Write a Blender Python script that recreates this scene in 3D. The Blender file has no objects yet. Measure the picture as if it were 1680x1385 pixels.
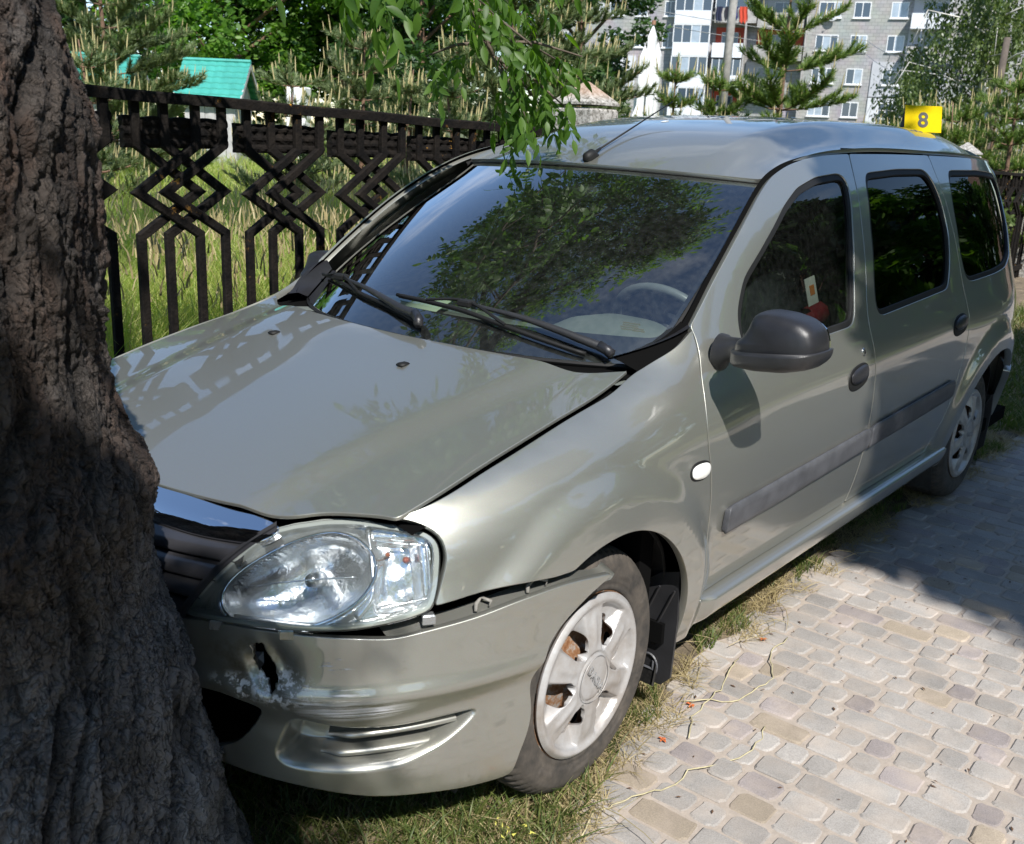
import bpy, math, random, time
import numpy as np
from mathutils import Vector, Matrix
from mathutils.geometry import delaunay_2d_cdt

scene = bpy.context.scene
COL = scene.collection
rng = np.random.default_rng(11)
random.seed(5)
R_ = math.radians

# traced outlines in the car's own coordinates (side panels: x,z; front panels: s along the bumper, z)
TRUNK=[(0.127, 0.558), (0.222, 0.533), (0.324, 0.525), (0.374, 0.505), (0.468, 0.483), (0.528, 0.48), (0.605, 0.457), (0.677, 0.432), (0.739, 0.421), (0.834, 0.427), (0.876, 0.437), (0.922, 0.439), (0.973, 0.414), (1.035, 0.398), (1.098, 0.389), (1.151, 0.387), (1.258, 0.399), (1.386, 0.396), (1.451, 0.395), (1.521, 0.397), (1.567, 0.379), (1.621, 0.365), (1.65, 0.355), (1.694, 0.34)]
SIDE={'doorF_top': [(-0.465, 1.071), (-0.641, 1.203), (-0.783, 1.299), (-0.967, 1.399), (-1.035, 1.427), (-1.149, 1.459), (-1.311, 1.485), (-1.501, 1.5), (-1.659, 1.505)], 'doorF_B': [(-1.659, 1.505), (-1.611, 1.44), (-1.568, 1.317), (-1.515, 1.147), (-1.471, 0.988), (-1.474, 0.901), (-1.493, 0.819), (-1.497, 0.735), (-1.481, 0.643), (-1.514, 0.538), (-1.507, 0.449), (-1.49, 0.372)], 'doorF_bot': [(-1.456, 0.35), (-1.076, 0.345), (-0.691, 0.324), (-0.414, 0.367)], 'doorF_front': [(-0.468, 1.065), (-0.467, 1.003), (-0.438, 0.954), (-0.393, 0.845), (-0.427, 0.713), (-0.448, 0.59), (-0.401, 0.472), (-0.414, 0.367)], 'doorR_C': [(-2.468, 1.51), (-2.415, 1.442), (-2.43, 1.343), (-2.442, 1.228), (-2.451, 1.03), (-2.48, 0.911), (-2.457, 0.85), (-2.489, 0.762), (-2.432, 0.677), (-2.419, 0.576), (-2.382, 0.475), (-2.297, 0.412)], 'winF': [(-0.666, 1.034), (-0.701, 1.107), (-0.756, 1.163), (-0.894, 1.251), (-1.05, 1.337), (-1.162, 1.384), (-1.304, 1.412), (-1.524, 1.427), (-1.474, 1.31), (-1.405, 1.151), (-1.345, 1.01), (-1.118, 0.999)], 'winR': [(-1.705, 1.434), (-2.327, 1.443), (-2.353, 1.389), (-2.379, 1.269), (-2.342, 1.141), (-2.285, 1.041), (-1.564, 1.009), (-1.577, 1.08), (-1.68, 1.347)], 'winQ': [(-2.553, 1.445), (-3.318, 1.425), (-3.736, 1.363), (-3.159, 1.267), (-2.971, 1.115), (-2.846, 1.063), (-2.523, 1.041), (-2.461, 1.174)], 'tail': [(-3.47, 1.46), (-3.538, 1.305), (-3.227, 1.132), (-3.515, 0.909), (-3.134, 0.766), (-3.286, 0.628), (-3.346, 0.556)], 'mould': [(-0.519, 0.606), (-1.477, 0.629), (-2.373, 0.668), (-2.369, 0.628), (-1.518, 0.533), (-0.544, 0.515)], 'sillbot': [(-0.352, 0.306), (-0.744, 0.252), (-1.144, 0.265), (-1.669, 0.245), (-2.319, 0.241)], 'archF': [(0.213, 0.638), (0.225, 0.625), (0.162, 0.669), (0.093, 0.687), (-0.031, 0.682), (-0.156, 0.645), (-0.228, 0.585), (-0.277, 0.512), (-0.293, 0.431), (-0.344, 0.31)], 'archR': [(-2.486, 0.46), (-2.48, 0.566), (-2.535, 0.648), (-2.625, 0.702), (-2.755, 0.706), (-3.44, 0.565), (-3.344, 0.497), (-3.297, 0.416)], 'hoodseam': [(0.488, 0.791), (0.402, 0.825), (0.261, 0.862), (0.064, 0.905), (-0.169, 0.953), (-0.277, 0.982)], 'handle': [(-1.265, 0.799), (-1.268, 0.833), (-1.35, 0.86), (-1.426, 0.843), (-1.417, 0.806), (-1.351, 0.789)], 'lock': [(-1.392, 0.898)], 'blinker': [(-0.329, 0.759), (-0.4, 0.751), (-0.408, 0.72), (-0.345, 0.719)], 'handleR': [(-2.296, 0.887), (-2.376, 0.911), (-2.442, 0.895), (-2.43, 0.848), (-2.34, 0.837)]}
FRONT={'bump_bot': [(0.323, 0.273), (0.392, 0.267), (0.507, 0.251), (0.616, 0.227), (0.726, 0.208), (0.813, 0.19), (0.876, 0.181)], 'bump_arch': [(1.03, 0.6), (0.991, 0.568), (0.944, 0.509), (0.915, 0.403), (0.903, 0.306), (0.885, 0.225), (0.876, 0.181)], 'bump_top': [(0.247, 0.563), (0.328, 0.578), (0.423, 0.583), (0.511, 0.583), (0.615, 0.577), (0.657, 0.573), (0.72, 0.579), (0.8, 0.591), (0.871, 0.609), (0.944, 0.616), (1.03, 0.6)], 'ridge': [(0.296, 0.475), (0.408, 0.465), (0.493, 0.448), (0.574, 0.439), (0.655, 0.444), (0.716, 0.463), (0.787, 0.476), (0.847, 0.474)], 'intake': [(0.288, 0.423), (0.356, 0.432), (0.431, 0.409), (0.41, 0.363), (0.38, 0.321), (0.323, 0.292)], 'recess': [(0.484, 0.403), (0.572, 0.382), (0.67, 0.376), (0.755, 0.378), (0.817, 0.377), (0.783, 0.341), (0.745, 0.314), (0.681, 0.286), (0.572, 0.284), (0.474, 0.292), (0.451, 0.312)], 'headlight': [(0.281, 0.582), (0.321, 0.658), (0.369, 0.723), (0.404, 0.748), (0.449, 0.759), (0.521, 0.769), (0.609, 0.775), (0.682, 0.772), (0.733, 0.762), (0.749, 0.746), (0.749, 0.722), (0.74, 0.667), (0.728, 0.625), (0.686, 0.614), (0.597, 0.602), (0.51, 0.597), (0.4, 0.594), (0.319, 0.586)], 'chrome_top': [(0.073, 0.756), (0.155, 0.76), (0.29, 0.76), (0.381, 0.759), (0.427, 0.759)], 'chrome_bot': [(0.113, 0.712), (0.205, 0.714), (0.296, 0.721), (0.375, 0.728)], 'slats': [(0.131, 0.693), (0.26, 0.707), (0.367, 0.72), (0.159, 0.657), (0.257, 0.67), (0.333, 0.686), (0.176, 0.628), (0.245, 0.637), (0.316, 0.654), (0.197, 0.599), (0.307, 0.626), (0.219, 0.571), (0.274, 0.59)], 'hole': [(0.413, 0.547), (0.433, 0.557), (0.438, 0.537), (0.448, 0.52), (0.456, 0.497), (0.455, 0.479), (0.451, 0.459), (0.439, 0.477), (0.424, 0.494), (0.418, 0.508)]}
CAM_LOC=[1.7588, 1.9823, 1.5309]
CAM_R=[-0.64207, 0.765425, 0.043246]
CAM_U=[-0.187966, -0.211859, 0.959054]
CAM_F=[-0.743246, -0.607651, -0.279902]
FOCAL=1642.0


# ------------------------------------------------------------------ camera
cam_data = bpy.data.cameras.new('camera')
cam = bpy.data.objects.new('camera', cam_data)
COL.objects.link(cam)
_r, _u, _f = Vector(CAM_R), Vector(CAM_U), Vector(CAM_F)
_m = Matrix((( _r.x, _u.x, -_f.x, CAM_LOC[0]), (_r.y, _u.y, -_f.y, CAM_LOC[1]), (_r.z, _u.z, -_f.z, CAM_LOC[2]), (0, 0, 0, 1)))
cam.matrix_world = _m
cam_data.sensor_width = 36.0
cam_data.lens = FOCAL / 1680.0 * 36.0
cam_data.clip_start = 0.05
cam_data.clip_end = 2000.0
cam_data.dof.use_dof = True
cam_data.dof.focus_distance = 3.0
cam_data.dof.aperture_fstop = 9.0
scene.camera = cam

# ------------------------------------------------------------------ sky, sun, exposure
SUN = Vector((0.368, 0.567, 0.737)).normalized()
world = bpy.data.worlds.new('World')
scene.world = world
world.use_nodes = True
wn = world.node_tree
wn.nodes.clear()
_out = wn.nodes.new('ShaderNodeOutputWorld')
_bg = wn.nodes.new('ShaderNodeBackground')
_sky = wn.nodes.new('ShaderNodeTexSky')
_sky.sky_type = 'NISHITA'
_sky.sun_disc = False
_sky.sun_elevation = math.asin(SUN.z)
_sky.sun_rotation = math.atan2(SUN.x, SUN.y)
_sky.air_density = 1.0
_sky.dust_density = 0.05
_sky.ozone_density = 3.0
_bg.inputs['Strength'].default_value = 0.125
# thin fair-weather cloud, spread over the whole sky
_tc = wn.nodes.new('ShaderNodeTexCoord')
_mp = wn.nodes.new('ShaderNodeMapping'); _mp.inputs['Scale'].default_value = (1.0, 1.0, 2.6)
_nz = wn.nodes.new('ShaderNodeTexNoise'); _nz.inputs['Scale'].default_value = 2.3; _nz.inputs['Detail'].default_value = 7; _nz.inputs['Roughness'].default_value = .58
_cr = wn.nodes.new('ShaderNodeValToRGB'); _cr.color_ramp.elements[0].position = .56; _cr.color_ramp.elements[1].position = .84
_mx = wn.nodes.new('ShaderNodeMixRGB'); _mx.inputs['Color2'].default_value = (6.2, 6.5, 7.0, 1)
_ma = wn.nodes.new('ShaderNodeMath'); _ma.operation = 'MULTIPLY'; _ma.inputs[1].default_value = .75
wn.links.new(_tc.outputs['Generated'], _mp.inputs['Vector'])
wn.links.new(_mp.outputs['Vector'], _nz.inputs['Vector'])
wn.links.new(_nz.outputs['Fac'], _cr.inputs['Fac'])
wn.links.new(_cr.outputs['Color'], _ma.inputs[0])
wn.links.new(_ma.outputs[0], _mx.inputs['Fac'])
wn.links.new(_sky.outputs['Color'], _mx.inputs['Color1'])
wn.links.new(_mx.outputs['Color'], _bg.inputs['Color'])
wn.links.new(_bg.outputs['Background'], _out.inputs['Surface'])

_sd = bpy.data.lights.new('sun', 'SUN')
_sd.energy = 5.0
_sd.angle = R_(0.55)
_sd.color = (1.0, 0.965, 0.915)
sun = bpy.data.objects.new('sun', _sd)
sun.rotation_euler = SUN.to_track_quat('Z', 'Y').to_euler()
COL.objects.link(sun)
scene.view_settings.view_transform = 'Standard'
scene.view_settings.look = 'None'
scene.view_settings.exposure = 0.56
scene.view_settings.gamma = 1.0
scene.view_settings.use_curve_mapping = False
scene.render.engine = 'CYCLES'
scene.cycles.max_bounces = 10
scene.cycles.transparent_max_bounces = 24
scene.cycles.glossy_bounces = 5
scene.cycles.transmission_bounces = 6
scene.cycles.diffuse_bounces = 3
scene.cycles.caustics_reflective = False
scene.cycles.caustics_refractive = False
scene.cycles.sample_clamp_indirect = 6.0

# ------------------------------------------------------------------ object helpers
def empty(name, loc=(0, 0, 0)):
    o = bpy.data.objects.new(name, None)
    o.location = loc
    o.empty_display_size = .2
    COL.objects.link(o)
    return o

def tag(o, label=None, cat=None, group=None, kind=None):
    if label: o['label'] = label
    if cat: o['category'] = cat
    if group: o['group'] = group
    if kind: o['kind'] = kind
    return o

def link(name, me, mat=None, parent=None):
    if mat is not None and len(me.materials) == 0:
        me.materials.append(mat)
    o = bpy.data.objects.new(name, me)
    COL.objects.link(o)
    if parent is not None:
        o.parent = parent
    return o

def mesh_arrays(name, V, F, smooth=True, N=None):
    """V (n,3); F (m,k) array of tris or quads, or list of such arrays"""
    V = np.asarray(V, np.float32)
    Fs = [np.asarray(f, np.int32) for f in (F if isinstance(F, list) else [F]) if len(f)]
    me = bpy.data.meshes.new(name)
    me.vertices.add(len(V)); me.vertices.foreach_set('co', V.ravel())
    nl = sum(f.size for f in Fs); nf = sum(len(f) for f in Fs)
    me.loops.add(nl); me.polygons.add(nf)
    me.loops.foreach_set('vertex_index', np.concatenate([f.ravel() for f in Fs]))
    tot = np.concatenate([np.full(len(f), f.shape[1], np.int32) for f in Fs])
    st = np.concatenate([[0], np.cumsum(tot)[:-1]]).astype(np.int32)
    me.polygons.foreach_set('loop_start', st)
    try: me.polygons.foreach_set('loop_total', tot)
    except Exception: pass
    me.polygons.foreach_set('use_smooth', np.full(nf, smooth))
    me.update(calc_edges=True)
    me.validate(clean_customdata=False)
    if N is not None and len(me.vertices) == len(V):
        me.normals_split_custom_set_from_vertices([tuple(n) for n in np.asarray(N, float)])
    return me

class MB:
    """collects simple solids into one mesh"""
    def __init__(s): s.V = []; s.F = []; s.n = 0
    def add(s, V, F):
        V = np.asarray(V, float)
        for f in F: s.F.append([i + s.n for i in f])
        s.V.append(V); s.n += len(V); return s
    def box(s, lo, hi, M=None, bev=0.0):
        x0, y0, z0 = lo; x1, y1, z1 = hi
        if bev <= 0:
            V = [(x0,y0,z0),(x1,y0,z0),(x1,y1,z0),(x0,y1,z0),(x0,y0,z1),(x1,y0,z1),(x1,y1,z1),(x0,y1,z1)]
            F = [(0,3,2,1),(4,5,6,7),(0,1,5,4),(1,2,6,5),(2,3,7,6),(3,0,4,7)]
        else:
            b = bev
            V = []; 
            for z, k in ((z0, b), (z0+b, 0), (z1-b, 0), (z1, b)):
                V += [(x0+k+b*.0, y0+k, z), (x1-k, y0+k, z), (x1-k, y1-k, z), (x0+k, y1-k, z)]
            F = [(3,2,1,0), (12,13,14,15)]
            for r in range(3):
                for i in range(4):
                    j = (i+1) % 4
                    F.append((r*4+i, r*4+j, r*4+4+j, r*4+4+i))
        V = np.array(V, float)
        if M is not None: V = V @ np.array(M)[:3, :3].T + np.array(M)[:3, 3]
        return s.add(V, F)
    def tube(s, pts, rad, n=8, cap=True):
        pts = np.asarray(pts, float); k = len(pts)
        rad = np.broadcast_to(np.asarray(rad, float), (k,))
        T = np.gradient(pts, axis=0); T /= np.linalg.norm(T, axis=1)[:, None] + 1e-12
        up = np.array([0, 0, 1.]) if abs(T[0, 2]) < .9 else np.array([1., 0, 0])
        V = []
        A = np.cross(T[0], up); A /= np.linalg.norm(A)
        for i in range(k):
            A = A - T[i] * (A @ T[i]); A /= np.linalg.norm(A) + 1e-12
            B = np.cross(T[i], A)
            a = np.arange(n) * 2*np.pi/n
            V.append(pts[i] + rad[i]*(np.cos(a)[:, None]*A + np.sin(a)[:, None]*B))
        V = np.concatenate(V)
        F = []
        for i in range(k-1):
            for j in range(n):
                F.append((i*n+j, i*n+(j+1) % n, (i+1)*n+(j+1) % n, (i+1)*n+j))
        if cap:
            F.append(tuple(range(n))[::-1]); F.append(tuple((k-1)*n+j for j in range(n)))
        return s.add(V, F)
    def lathe(s, prof, n=32, axis='y', ctr=(0, 0, 0), closed=False):
        """prof: list of (radius, along-axis)"""
        V = []
        a = np.arange(n)*2*np.pi/n
        for r, h in prof:
            if axis == 'y': V.append(np.stack([r*np.cos(a), np.full(n, h), r*np.sin(a)], 1))
            elif axis == 'x': V.append(np.stack([np.full(n, h), r*np.cos(a), r*np.sin(a)], 1))
            else: V.append(np.stack([r*np.cos(a), r*np.sin(a), np.full(n, h)], 1))
        k = len(prof); F = []
        for i in range(k if closed else k-1):
            i2 = (i+1) % k
            for j in range(n):
                F.append((i*n+j, i2*n+j, i2*n+(j+1) % n, i*n+(j+1) % n))
        return s.add(np.concatenate(V)+np.array(ctr), F)
    def prism(s, poly, fn0, fn1):
        """poly 2D; fn0/fn1 map it to 3D front and back"""
        n = len(poly); V = [fn0(p) for p in poly] + [fn1(p) for p in poly]
        F = [tuple(range(n)), tuple(range(n, 2*n))[::-1]]
        for i in range(n):
            j = (i+1) % n; F.append((i, i+n, j+n, j))
        return s.add(V, F)
    def build(s, name, mat, parent=None, smooth=False, autosmooth=None):
        V = np.concatenate(s.V)
        me = bpy.data.meshes.new(name)
        me.from_pydata(V.tolist(), [], s.F)
        if smooth or autosmooth: me.polygons.foreach_set('use_smooth', [True]*len(me.polygons))
        me.update()
        if autosmooth:
            try: me.set_sharp_from_angle(angle=R_(autosmooth))
            except Exception: pass
        return link(name, me, mat, parent)

def copy_tree(o, parent=None):
    c = o.copy(); COL.objects.link(c)
    if parent is not None: c.parent = parent
    for ch in o.children: copy_tree(ch, c)
    return c

# ------------------------------------------------------------------ material helpers
def nmat(name):
    m = bpy.data.materials.new(name); m.use_nodes = True
    nt = m.node_tree; b = nt.nodes['Principled BSDF']
    return m, nt, b

def setp(b, **k):
    names = dict(col='Base Color', rough='Roughness', metal='Metallic', coat='Coat Weight', coatr='Coat Roughness', spec='Specular IOR Level',
                 alpha='Alpha', trans='Transmission Weight', ior='IOR', sheen='Sheen Weight')
    for a, v in k.items():
        i = b.inputs[names[a]]
        i.default_value = (*v, 1) if a == 'col' else v

def simple(name, col, rough=.5, metal=0., var=.0, scale=8., bump=0., bscale=60., coat=0., **k):
    """principled with procedural colour variation and fine relief"""
    m, nt, b = nmat(name)
    setp(b, col=col, rough=rough, metal=metal, coat=coat, **k)
    tc = nt.nodes.new('ShaderNodeTexCoord')
    if var > 0:
        n = nt.nodes.new('ShaderNodeTexNoise'); n.inputs['Scale'].default_value = scale; n.inputs['Detail'].default_value = 6; n.inputs['Roughness'].default_value = .65
        nt.links.new(tc.outputs['Object'], n.inputs['Vector'])
        r = nt.nodes.new('ShaderNodeValToRGB')
        r.color_ramp.elements[0].position = .3; r.color_ramp.elements[1].position = .7
        r.color_ramp.elements[0].color = (*[max(0, c*(1-var)) for c in col], 1)
        r.color_ramp.elements[1].color = (*[min(1, c*(1+var)) for c in col], 1)
        nt.links.new(n.outputs['Fac'], r.inputs['Fac']); nt.links.new(r.outputs['Color'], b.inputs['Base Color'])
    if bump > 0:
        n2 = nt.nodes.new('ShaderNodeTexNoise'); n2.inputs['Scale'].default_value = bscale; n2.inputs['Detail'].default_value = 4
        nt.links.new(tc.outputs['Object'], n2.inputs['Vector'])
        bp = nt.nodes.new('ShaderNodeBump'); bp.inputs['Strength'].default_value = bump; bp.inputs['Distance'].default_value = .01
        nt.links.new(n2.outputs['Fac'], bp.inputs['Height']); nt.links.new(bp.outputs['Normal'], b.inputs['Normal'])
    return m

def glass(name, tint, refl=1.0, rough=0.0, dust=0.0, ior=1.52):
    """thin pane: clear part tinted, mirror part by Fresnel, faint dust"""
    m = bpy.data.materials.new(name); m.use_nodes = True; nt = m.node_tree; nt.nodes.clear()
    o = nt.nodes.new('ShaderNodeOutputMaterial'); mix = nt.nodes.new('ShaderNodeMixShader')
    t = nt.nodes.new('ShaderNodeBsdfTransparent'); t.inputs['Color'].default_value = (*tint, 1)
    g = nt.nodes.new('ShaderNodeBsdfGlossy'); g.inputs['Roughness'].default_value = rough
    fr = nt.nodes.new('ShaderNodeFresnel'); fr.inputs['IOR'].default_value = ior
    mu = nt.nodes.new('ShaderNodeMath'); mu.operation = 'MULTIPLY_ADD'; mu.inputs[1].default_value = 1.8*refl; mu.inputs[2].default_value = .015; mu.use_clamp = True
    geo = nt.nodes.new('ShaderNodeNewGeometry')
    nt.links.new(fr.outputs[0], mu.inputs[0]); nt.links.new(mu.outputs[0], mix.inputs['Fac'])
    last = t
    if dust > 0:
        d = nt.nodes.new('ShaderNodeBsdfDiffuse'); d.inputs['Color'].default_value = (.45, .48, .45, 1)
        n = nt.nodes.new('ShaderNodeTexNoise'); n.inputs['Scale'].default_value = 55; n.inputs['Detail'].default_value = 5
        tc = nt.nodes.new('ShaderNodeTexCoord'); nt.links.new(tc.outputs['Object'], n.inputs['Vector'])
        r = nt.nodes.new('ShaderNodeMapRange'); r.inputs['From Min'].default_value = .35; r.inputs['From Max'].default_value = .8; r.inputs['To Min'].default_value = dust*.4; r.inputs['To Max'].default_value = dust*2
        m2 = nt.nodes.new('ShaderNodeMixShader')
        nt.links.new(n.outputs['Fac'], r.inputs['Value']); nt.links.new(r.outputs[0], m2.inputs['Fac'])
        nt.links.new(t.outputs[0], m2.inputs[1]); nt.links.new(d.outputs[0], m2.inputs[2]); last = m2
    nt.links.new(last.outputs[0], mix.inputs[1]); nt.links.new(g.outputs[0], mix.inputs[2])
    nt.links.new(mix.outputs[0], o.inputs['Surface'])
    return m

def leafmat(name, cols, rough=.45, transl=.35, tcol=None):
    """leaf colour varies from leaf to leaf; light passes through"""
    m = bpy.data.materials.new(name); m.use_nodes = True; nt = m.node_tree; b = nt.nodes['Principled BSDF']
    o = nt.nodes['Material Output']
    g = nt.nodes.new('ShaderNodeNewGeometry')
    r = nt.nodes.new('ShaderNodeValToRGB'); e = r.color_ramp.elements
    e[0].color = (*cols[0], 1); e[1].color = (*cols[-1], 1)
    for i, c in enumerate(cols[1:-1]):
        q = e.new((i+1)/(len(cols)-1)); q.color = (*c, 1)
    nt.links.new(g.outputs['Random Per Island'], r.inputs['Fac'])
    nt.links.new(r.outputs['Color'], b.inputs['Base Color'])
    b.inputs['Roughness'].default_value = rough
    tr = nt.nodes.new('ShaderNodeBsdfTranslucent')
    mc = nt.nodes.new('ShaderNodeMixRGB'); mc.blend_type = 'MULTIPLY'; mc.inputs['Fac'].default_value = 1; mc.inputs['Color2'].default_value = (*(tcol or (2.2, 2.4, .9)), 1)
    nt.links.new(r.outputs['Color'], mc.inputs['Color1']); nt.links.new(mc.outputs['Color'], tr.inputs['Color'])
    mx = nt.nodes.new('ShaderNodeMixShader'); mx.inputs['Fac'].default_value = transl
    nt.links.new(b.outputs[0], mx.inputs[1]); nt.links.new(tr.outputs[0], mx.inputs[2]); nt.links.new(mx.outputs[0], o.inputs['Surface'])
    return m

# ------------------------------------------------------------------ materials
def paint_mat(name, damage=False):
    m, nt, b = nmat(name)
    base = (.375, .378, .340)
    setp(b, col=base, metal=.76, rough=.42, coat=1.0, coatr=.015, spec=.5); b.inputs['Coat IOR'].default_value = 1.85
    tc = nt.nodes.new('ShaderNodeTexCoord')
    # flake: very fine sparkle in colour and normal
    v = nt.nodes.new('ShaderNodeTexVoronoi'); v.inputs['Scale'].default_value = 900
    nt.links.new(tc.outputs['Object'], v.inputs['Vector'])
    hs = nt.nodes.new('ShaderNodeMixRGB'); hs.blend_type = 'MULTIPLY'; hs.inputs['Fac'].default_value = .10
    hs.inputs['Color1'].default_value = (*base, 1); nt.links.new(v.outputs['Color'], hs.inputs['Color2'])
    # road film low down, faint smears
    n = nt.nodes.new('ShaderNodeTexNoise'); n.inputs['Scale'].default_value = 3.5; n.inputs['Detail'].default_value = 9; n.inputs['Roughness'].default_value = .7
    nt.links.new(tc.outputs['Object'], n.inputs['Vector'])
    sx = nt.nodes.new('ShaderNodeSeparateXYZ'); nt.links.new(tc.outputs['Object'], sx.inputs[0])
    mr = nt.nodes.new('ShaderNodeMapRange'); mr.inputs['From Min'].default_value = .75; mr.inputs['From Max'].default_value = .18; mr.inputs['To Min'].default_value = .03; mr.inputs['To Max'].default_value = .55
    nt.links.new(sx.outputs['Z'], mr.inputs['Value'])
    mm = nt.nodes.new('ShaderNodeMath'); mm.operation = 'MULTIPLY'; nt.links.new(mr.outputs[0], mm.inputs[0]); nt.links.new(n.outputs['Fac'], mm.inputs[1])
    dm = nt.nodes.new('ShaderNodeMixRGB'); dm.inputs['Color2'].default_value = (.30, .27, .22, 1)
    nt.links.new(mm.outputs[0], dm.inputs['Fac']); nt.links.new(hs.outputs['Color'], dm.inputs['Color1'])
    nt.links.new(dm.outputs['Color'], b.inputs['Base Color'])
    # coat a little dulled by dust
    n2 = nt.nodes.new('ShaderNodeTexNoise'); n2.inputs['Scale'].default_value = 14; n2.inputs['Detail'].default_value = 8
    nt.links.new(tc.outputs['Object'], n2.inputs['Vector'])
    m3 = nt.nodes.new('ShaderNodeMapRange'); m3.inputs['From Min'].default_value = .4; m3.inputs['From Max'].default_value = .75; m3.inputs['To Min'].default_value = .012; m3.inputs['To Max'].default_value = .07
    nt.links.new(n2.outputs['Fac'], m3.inputs['Value']); nt.links.new(m3.outputs[0], b.inputs['Coat Roughness'])
    # orange peel
    n4 = nt.nodes.new('ShaderNodeTexNoise'); n4.inputs['Scale'].default_value = 5; n4.inputs['Detail'].default_value = 2
    nt.links.new(tc.outputs['Object'], n4.inputs['Vector'])
    bp = nt.nodes.new('ShaderNodeBump'); bp.inputs['Strength'].default_value = .05; bp.inputs['Distance'].default_value = .003
    nt.links.new(n4.outputs['Fac'], bp.inputs['Height']); nt.links.new(bp.outputs['Normal'], b.inputs['Coat Normal'])
    if damage:
        # scrape field: streaks along the bumper, chips round the tear (object coordinates, stays with the bumper)
        def mask(c, r):   # soft ellipsoid at c with radii r
            mp = nt.nodes.new('ShaderNodeMapping'); mp.vector_type = 'TEXTURE'
            mp.inputs['Location'].default_value = c; mp.inputs['Scale'].default_value = r
            nt.links.new(tc.outputs['Object'], mp.inputs['Vector'])
            ln = nt.nodes.new('ShaderNodeVectorMath'); ln.operation = 'LENGTH'; nt.links.new(mp.outputs[0], ln.inputs[0])
            q = nt.nodes.new('ShaderNodeMapRange'); q.inputs['From Min'].default_value = 1.0; q.inputs['From Max'].default_value = .45
            nt.links.new(ln.outputs['Value'], q.inputs['Value']); return q.outputs[0]
        def math(op, a, bb):
            q = nt.nodes.new('ShaderNodeMath'); q.operation = op
            for i, s in enumerate((a, bb)):
                if isinstance(s, (int, float)): q.inputs[i].default_value = s
                else: nt.links.new(s, q.inputs[i])
            return q.outputs[0]
        def noise(scale, mscale, thr, wid=.06, det=8, rot=(0, 0, 0)):
            mp = nt.nodes.new('ShaderNodeMapping'); mp.inputs['Scale'].default_value = mscale; mp.inputs['Rotation'].default_value = rot
            nt.links.new(tc.outputs['Object'], mp.inputs['Vector'])
            q = nt.nodes.new('ShaderNodeTexNoise'); q.inputs['Scale'].default_value = scale; q.inputs['Detail'].default_value = det; q.inputs['Roughness'].default_value = .7
            nt.links.new(mp.outputs[0], q.inputs['Vector'])
            w = nt.nodes.new('ShaderNodeMapRange'); w.inputs['From Min'].default_value = thr; w.inputs['From Max'].default_value = thr+wid
            nt.links.new(q.outputs['Fac'], w.inputs['Value']); return w.outputs[0]
        streak = noise(1.0, (5, 5, 240), .46, .05)
        f1 = math('MULTIPLY', mask((.605, .675, .428), (.13, .13, .032)), streak)
        f1b = math('MULTIPLY', mask((.66, .63, .462), (.10, .11, .03)), noise(1.0, (7, 7, 300), .55, .04))
        chips = noise(60, (1, 1, 1), .505, .04)
        f2 = math('MULTIPLY', mask((.705, .570, .470), (.085, .085, .052)), chips)
        f3 = math('MULTIPLY', mask((.742, .495, .458), (.07, .09, .034)), noise(48, (1, 1, 1), .53, .04))
        f4 = math('MULTIPLY', mask((.632, .655, .525), (.035, .04, .020)), noise(1, (30, 30, 190), .56, .04, rot=(.35, 0, 0)))
        tot = math('MAXIMUM', math('MAXIMUM', f1, f2), math('MAXIMUM', f3, math('MAXIMUM', f4, f1b)))
        mx = nt.nodes.new('ShaderNodeMixRGB'); mx.inputs['Color2'].default_value = (.74, .74, .77, 1)
        mud = math('MULTIPLY', mask((.735, .52, .52), (.10, .14, .06)), noise(22, (1, 1, 1), .40, .2))
        mx0 = nt.nodes.new('ShaderNodeMixRGB'); mx0.inputs['Color2'].default_value = (.16, .13, .08, 1)
        nt.links.new(dm.outputs['Color'], mx0.inputs['Color1']); nt.links.new(math('MULTIPLY', mud, .75), mx0.inputs['Fac'])
        nt.links.new(mx0.outputs['Color'], mx.inputs['Color1']); nt.links.new(tot, mx.inputs['Fac'])
        nt.links.new(mx.outputs['Color'], b.inputs['Base Color'])
        nt.links.new(math('MULTIPLY', math('SUBTRACT', 1, tot), .76), b.inputs['Metallic'])
        nt.links.new(math('SUBTRACT', 1, math('MAXIMUM', tot, mud)), b.inputs['Coat Weight'])
        bb = nt.nodes.new('ShaderNodeBump'); bb.inputs['Strength'].default_value = .5; bb.inputs['Distance'].default_value = .002; bb.invert = True
        nt.links.new(tot, bb.inputs['Height']); nt.links.new(bb.outputs['Normal'], b.inputs['Normal'])
    return m

PAINT = paint_mat('car_paint')
PAINT_DMG = paint_mat('car_paint_scraped', True)
M = {}
M['black_plastic'] = simple('black_plastic', (.022, .022, .024), .42, var=.25, scale=12, bump=.12, bscale=500)
M['mirror_plastic'] = simple('mirror_plastic', (.017, .017, .020), .38, var=.15, scale=20, bump=.10, bscale=700)
M['mould_plastic'] = simple('moulding_plastic', (.075, .077, .085), .48, var=.3, scale=14, bump=.12, bscale=400)
M['rubber'] = simple('black_rubber', (.010, .010, .010), .6, var=.2, spec=.3)
M['dark'] = simple('underbody_gap_black', (.004, .004, .004), 1.0, spec=.05)  # near black, also for sheets that stand for unlit gaps
M['liner'] = simple('arch_liner', (.02, .018, .016), .85, var=.5, scale=20, bump=.4, bscale=60)
M['grille'] = simple('grille_plastic', (.03, .03, .034), .30, var=.2, coat=.5)
M['chrome'] = simple('chrome', (.85, .85, .86), .03, 1.0)
M['reflector'] = simple('reflector', (.90, .92, .94), .22, .92, bump=.25, bscale=45)
M['lampbody'] = simple('lamp_housing', (.45, .47, .48), .25, .8, bump=.2, bscale=30)
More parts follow.
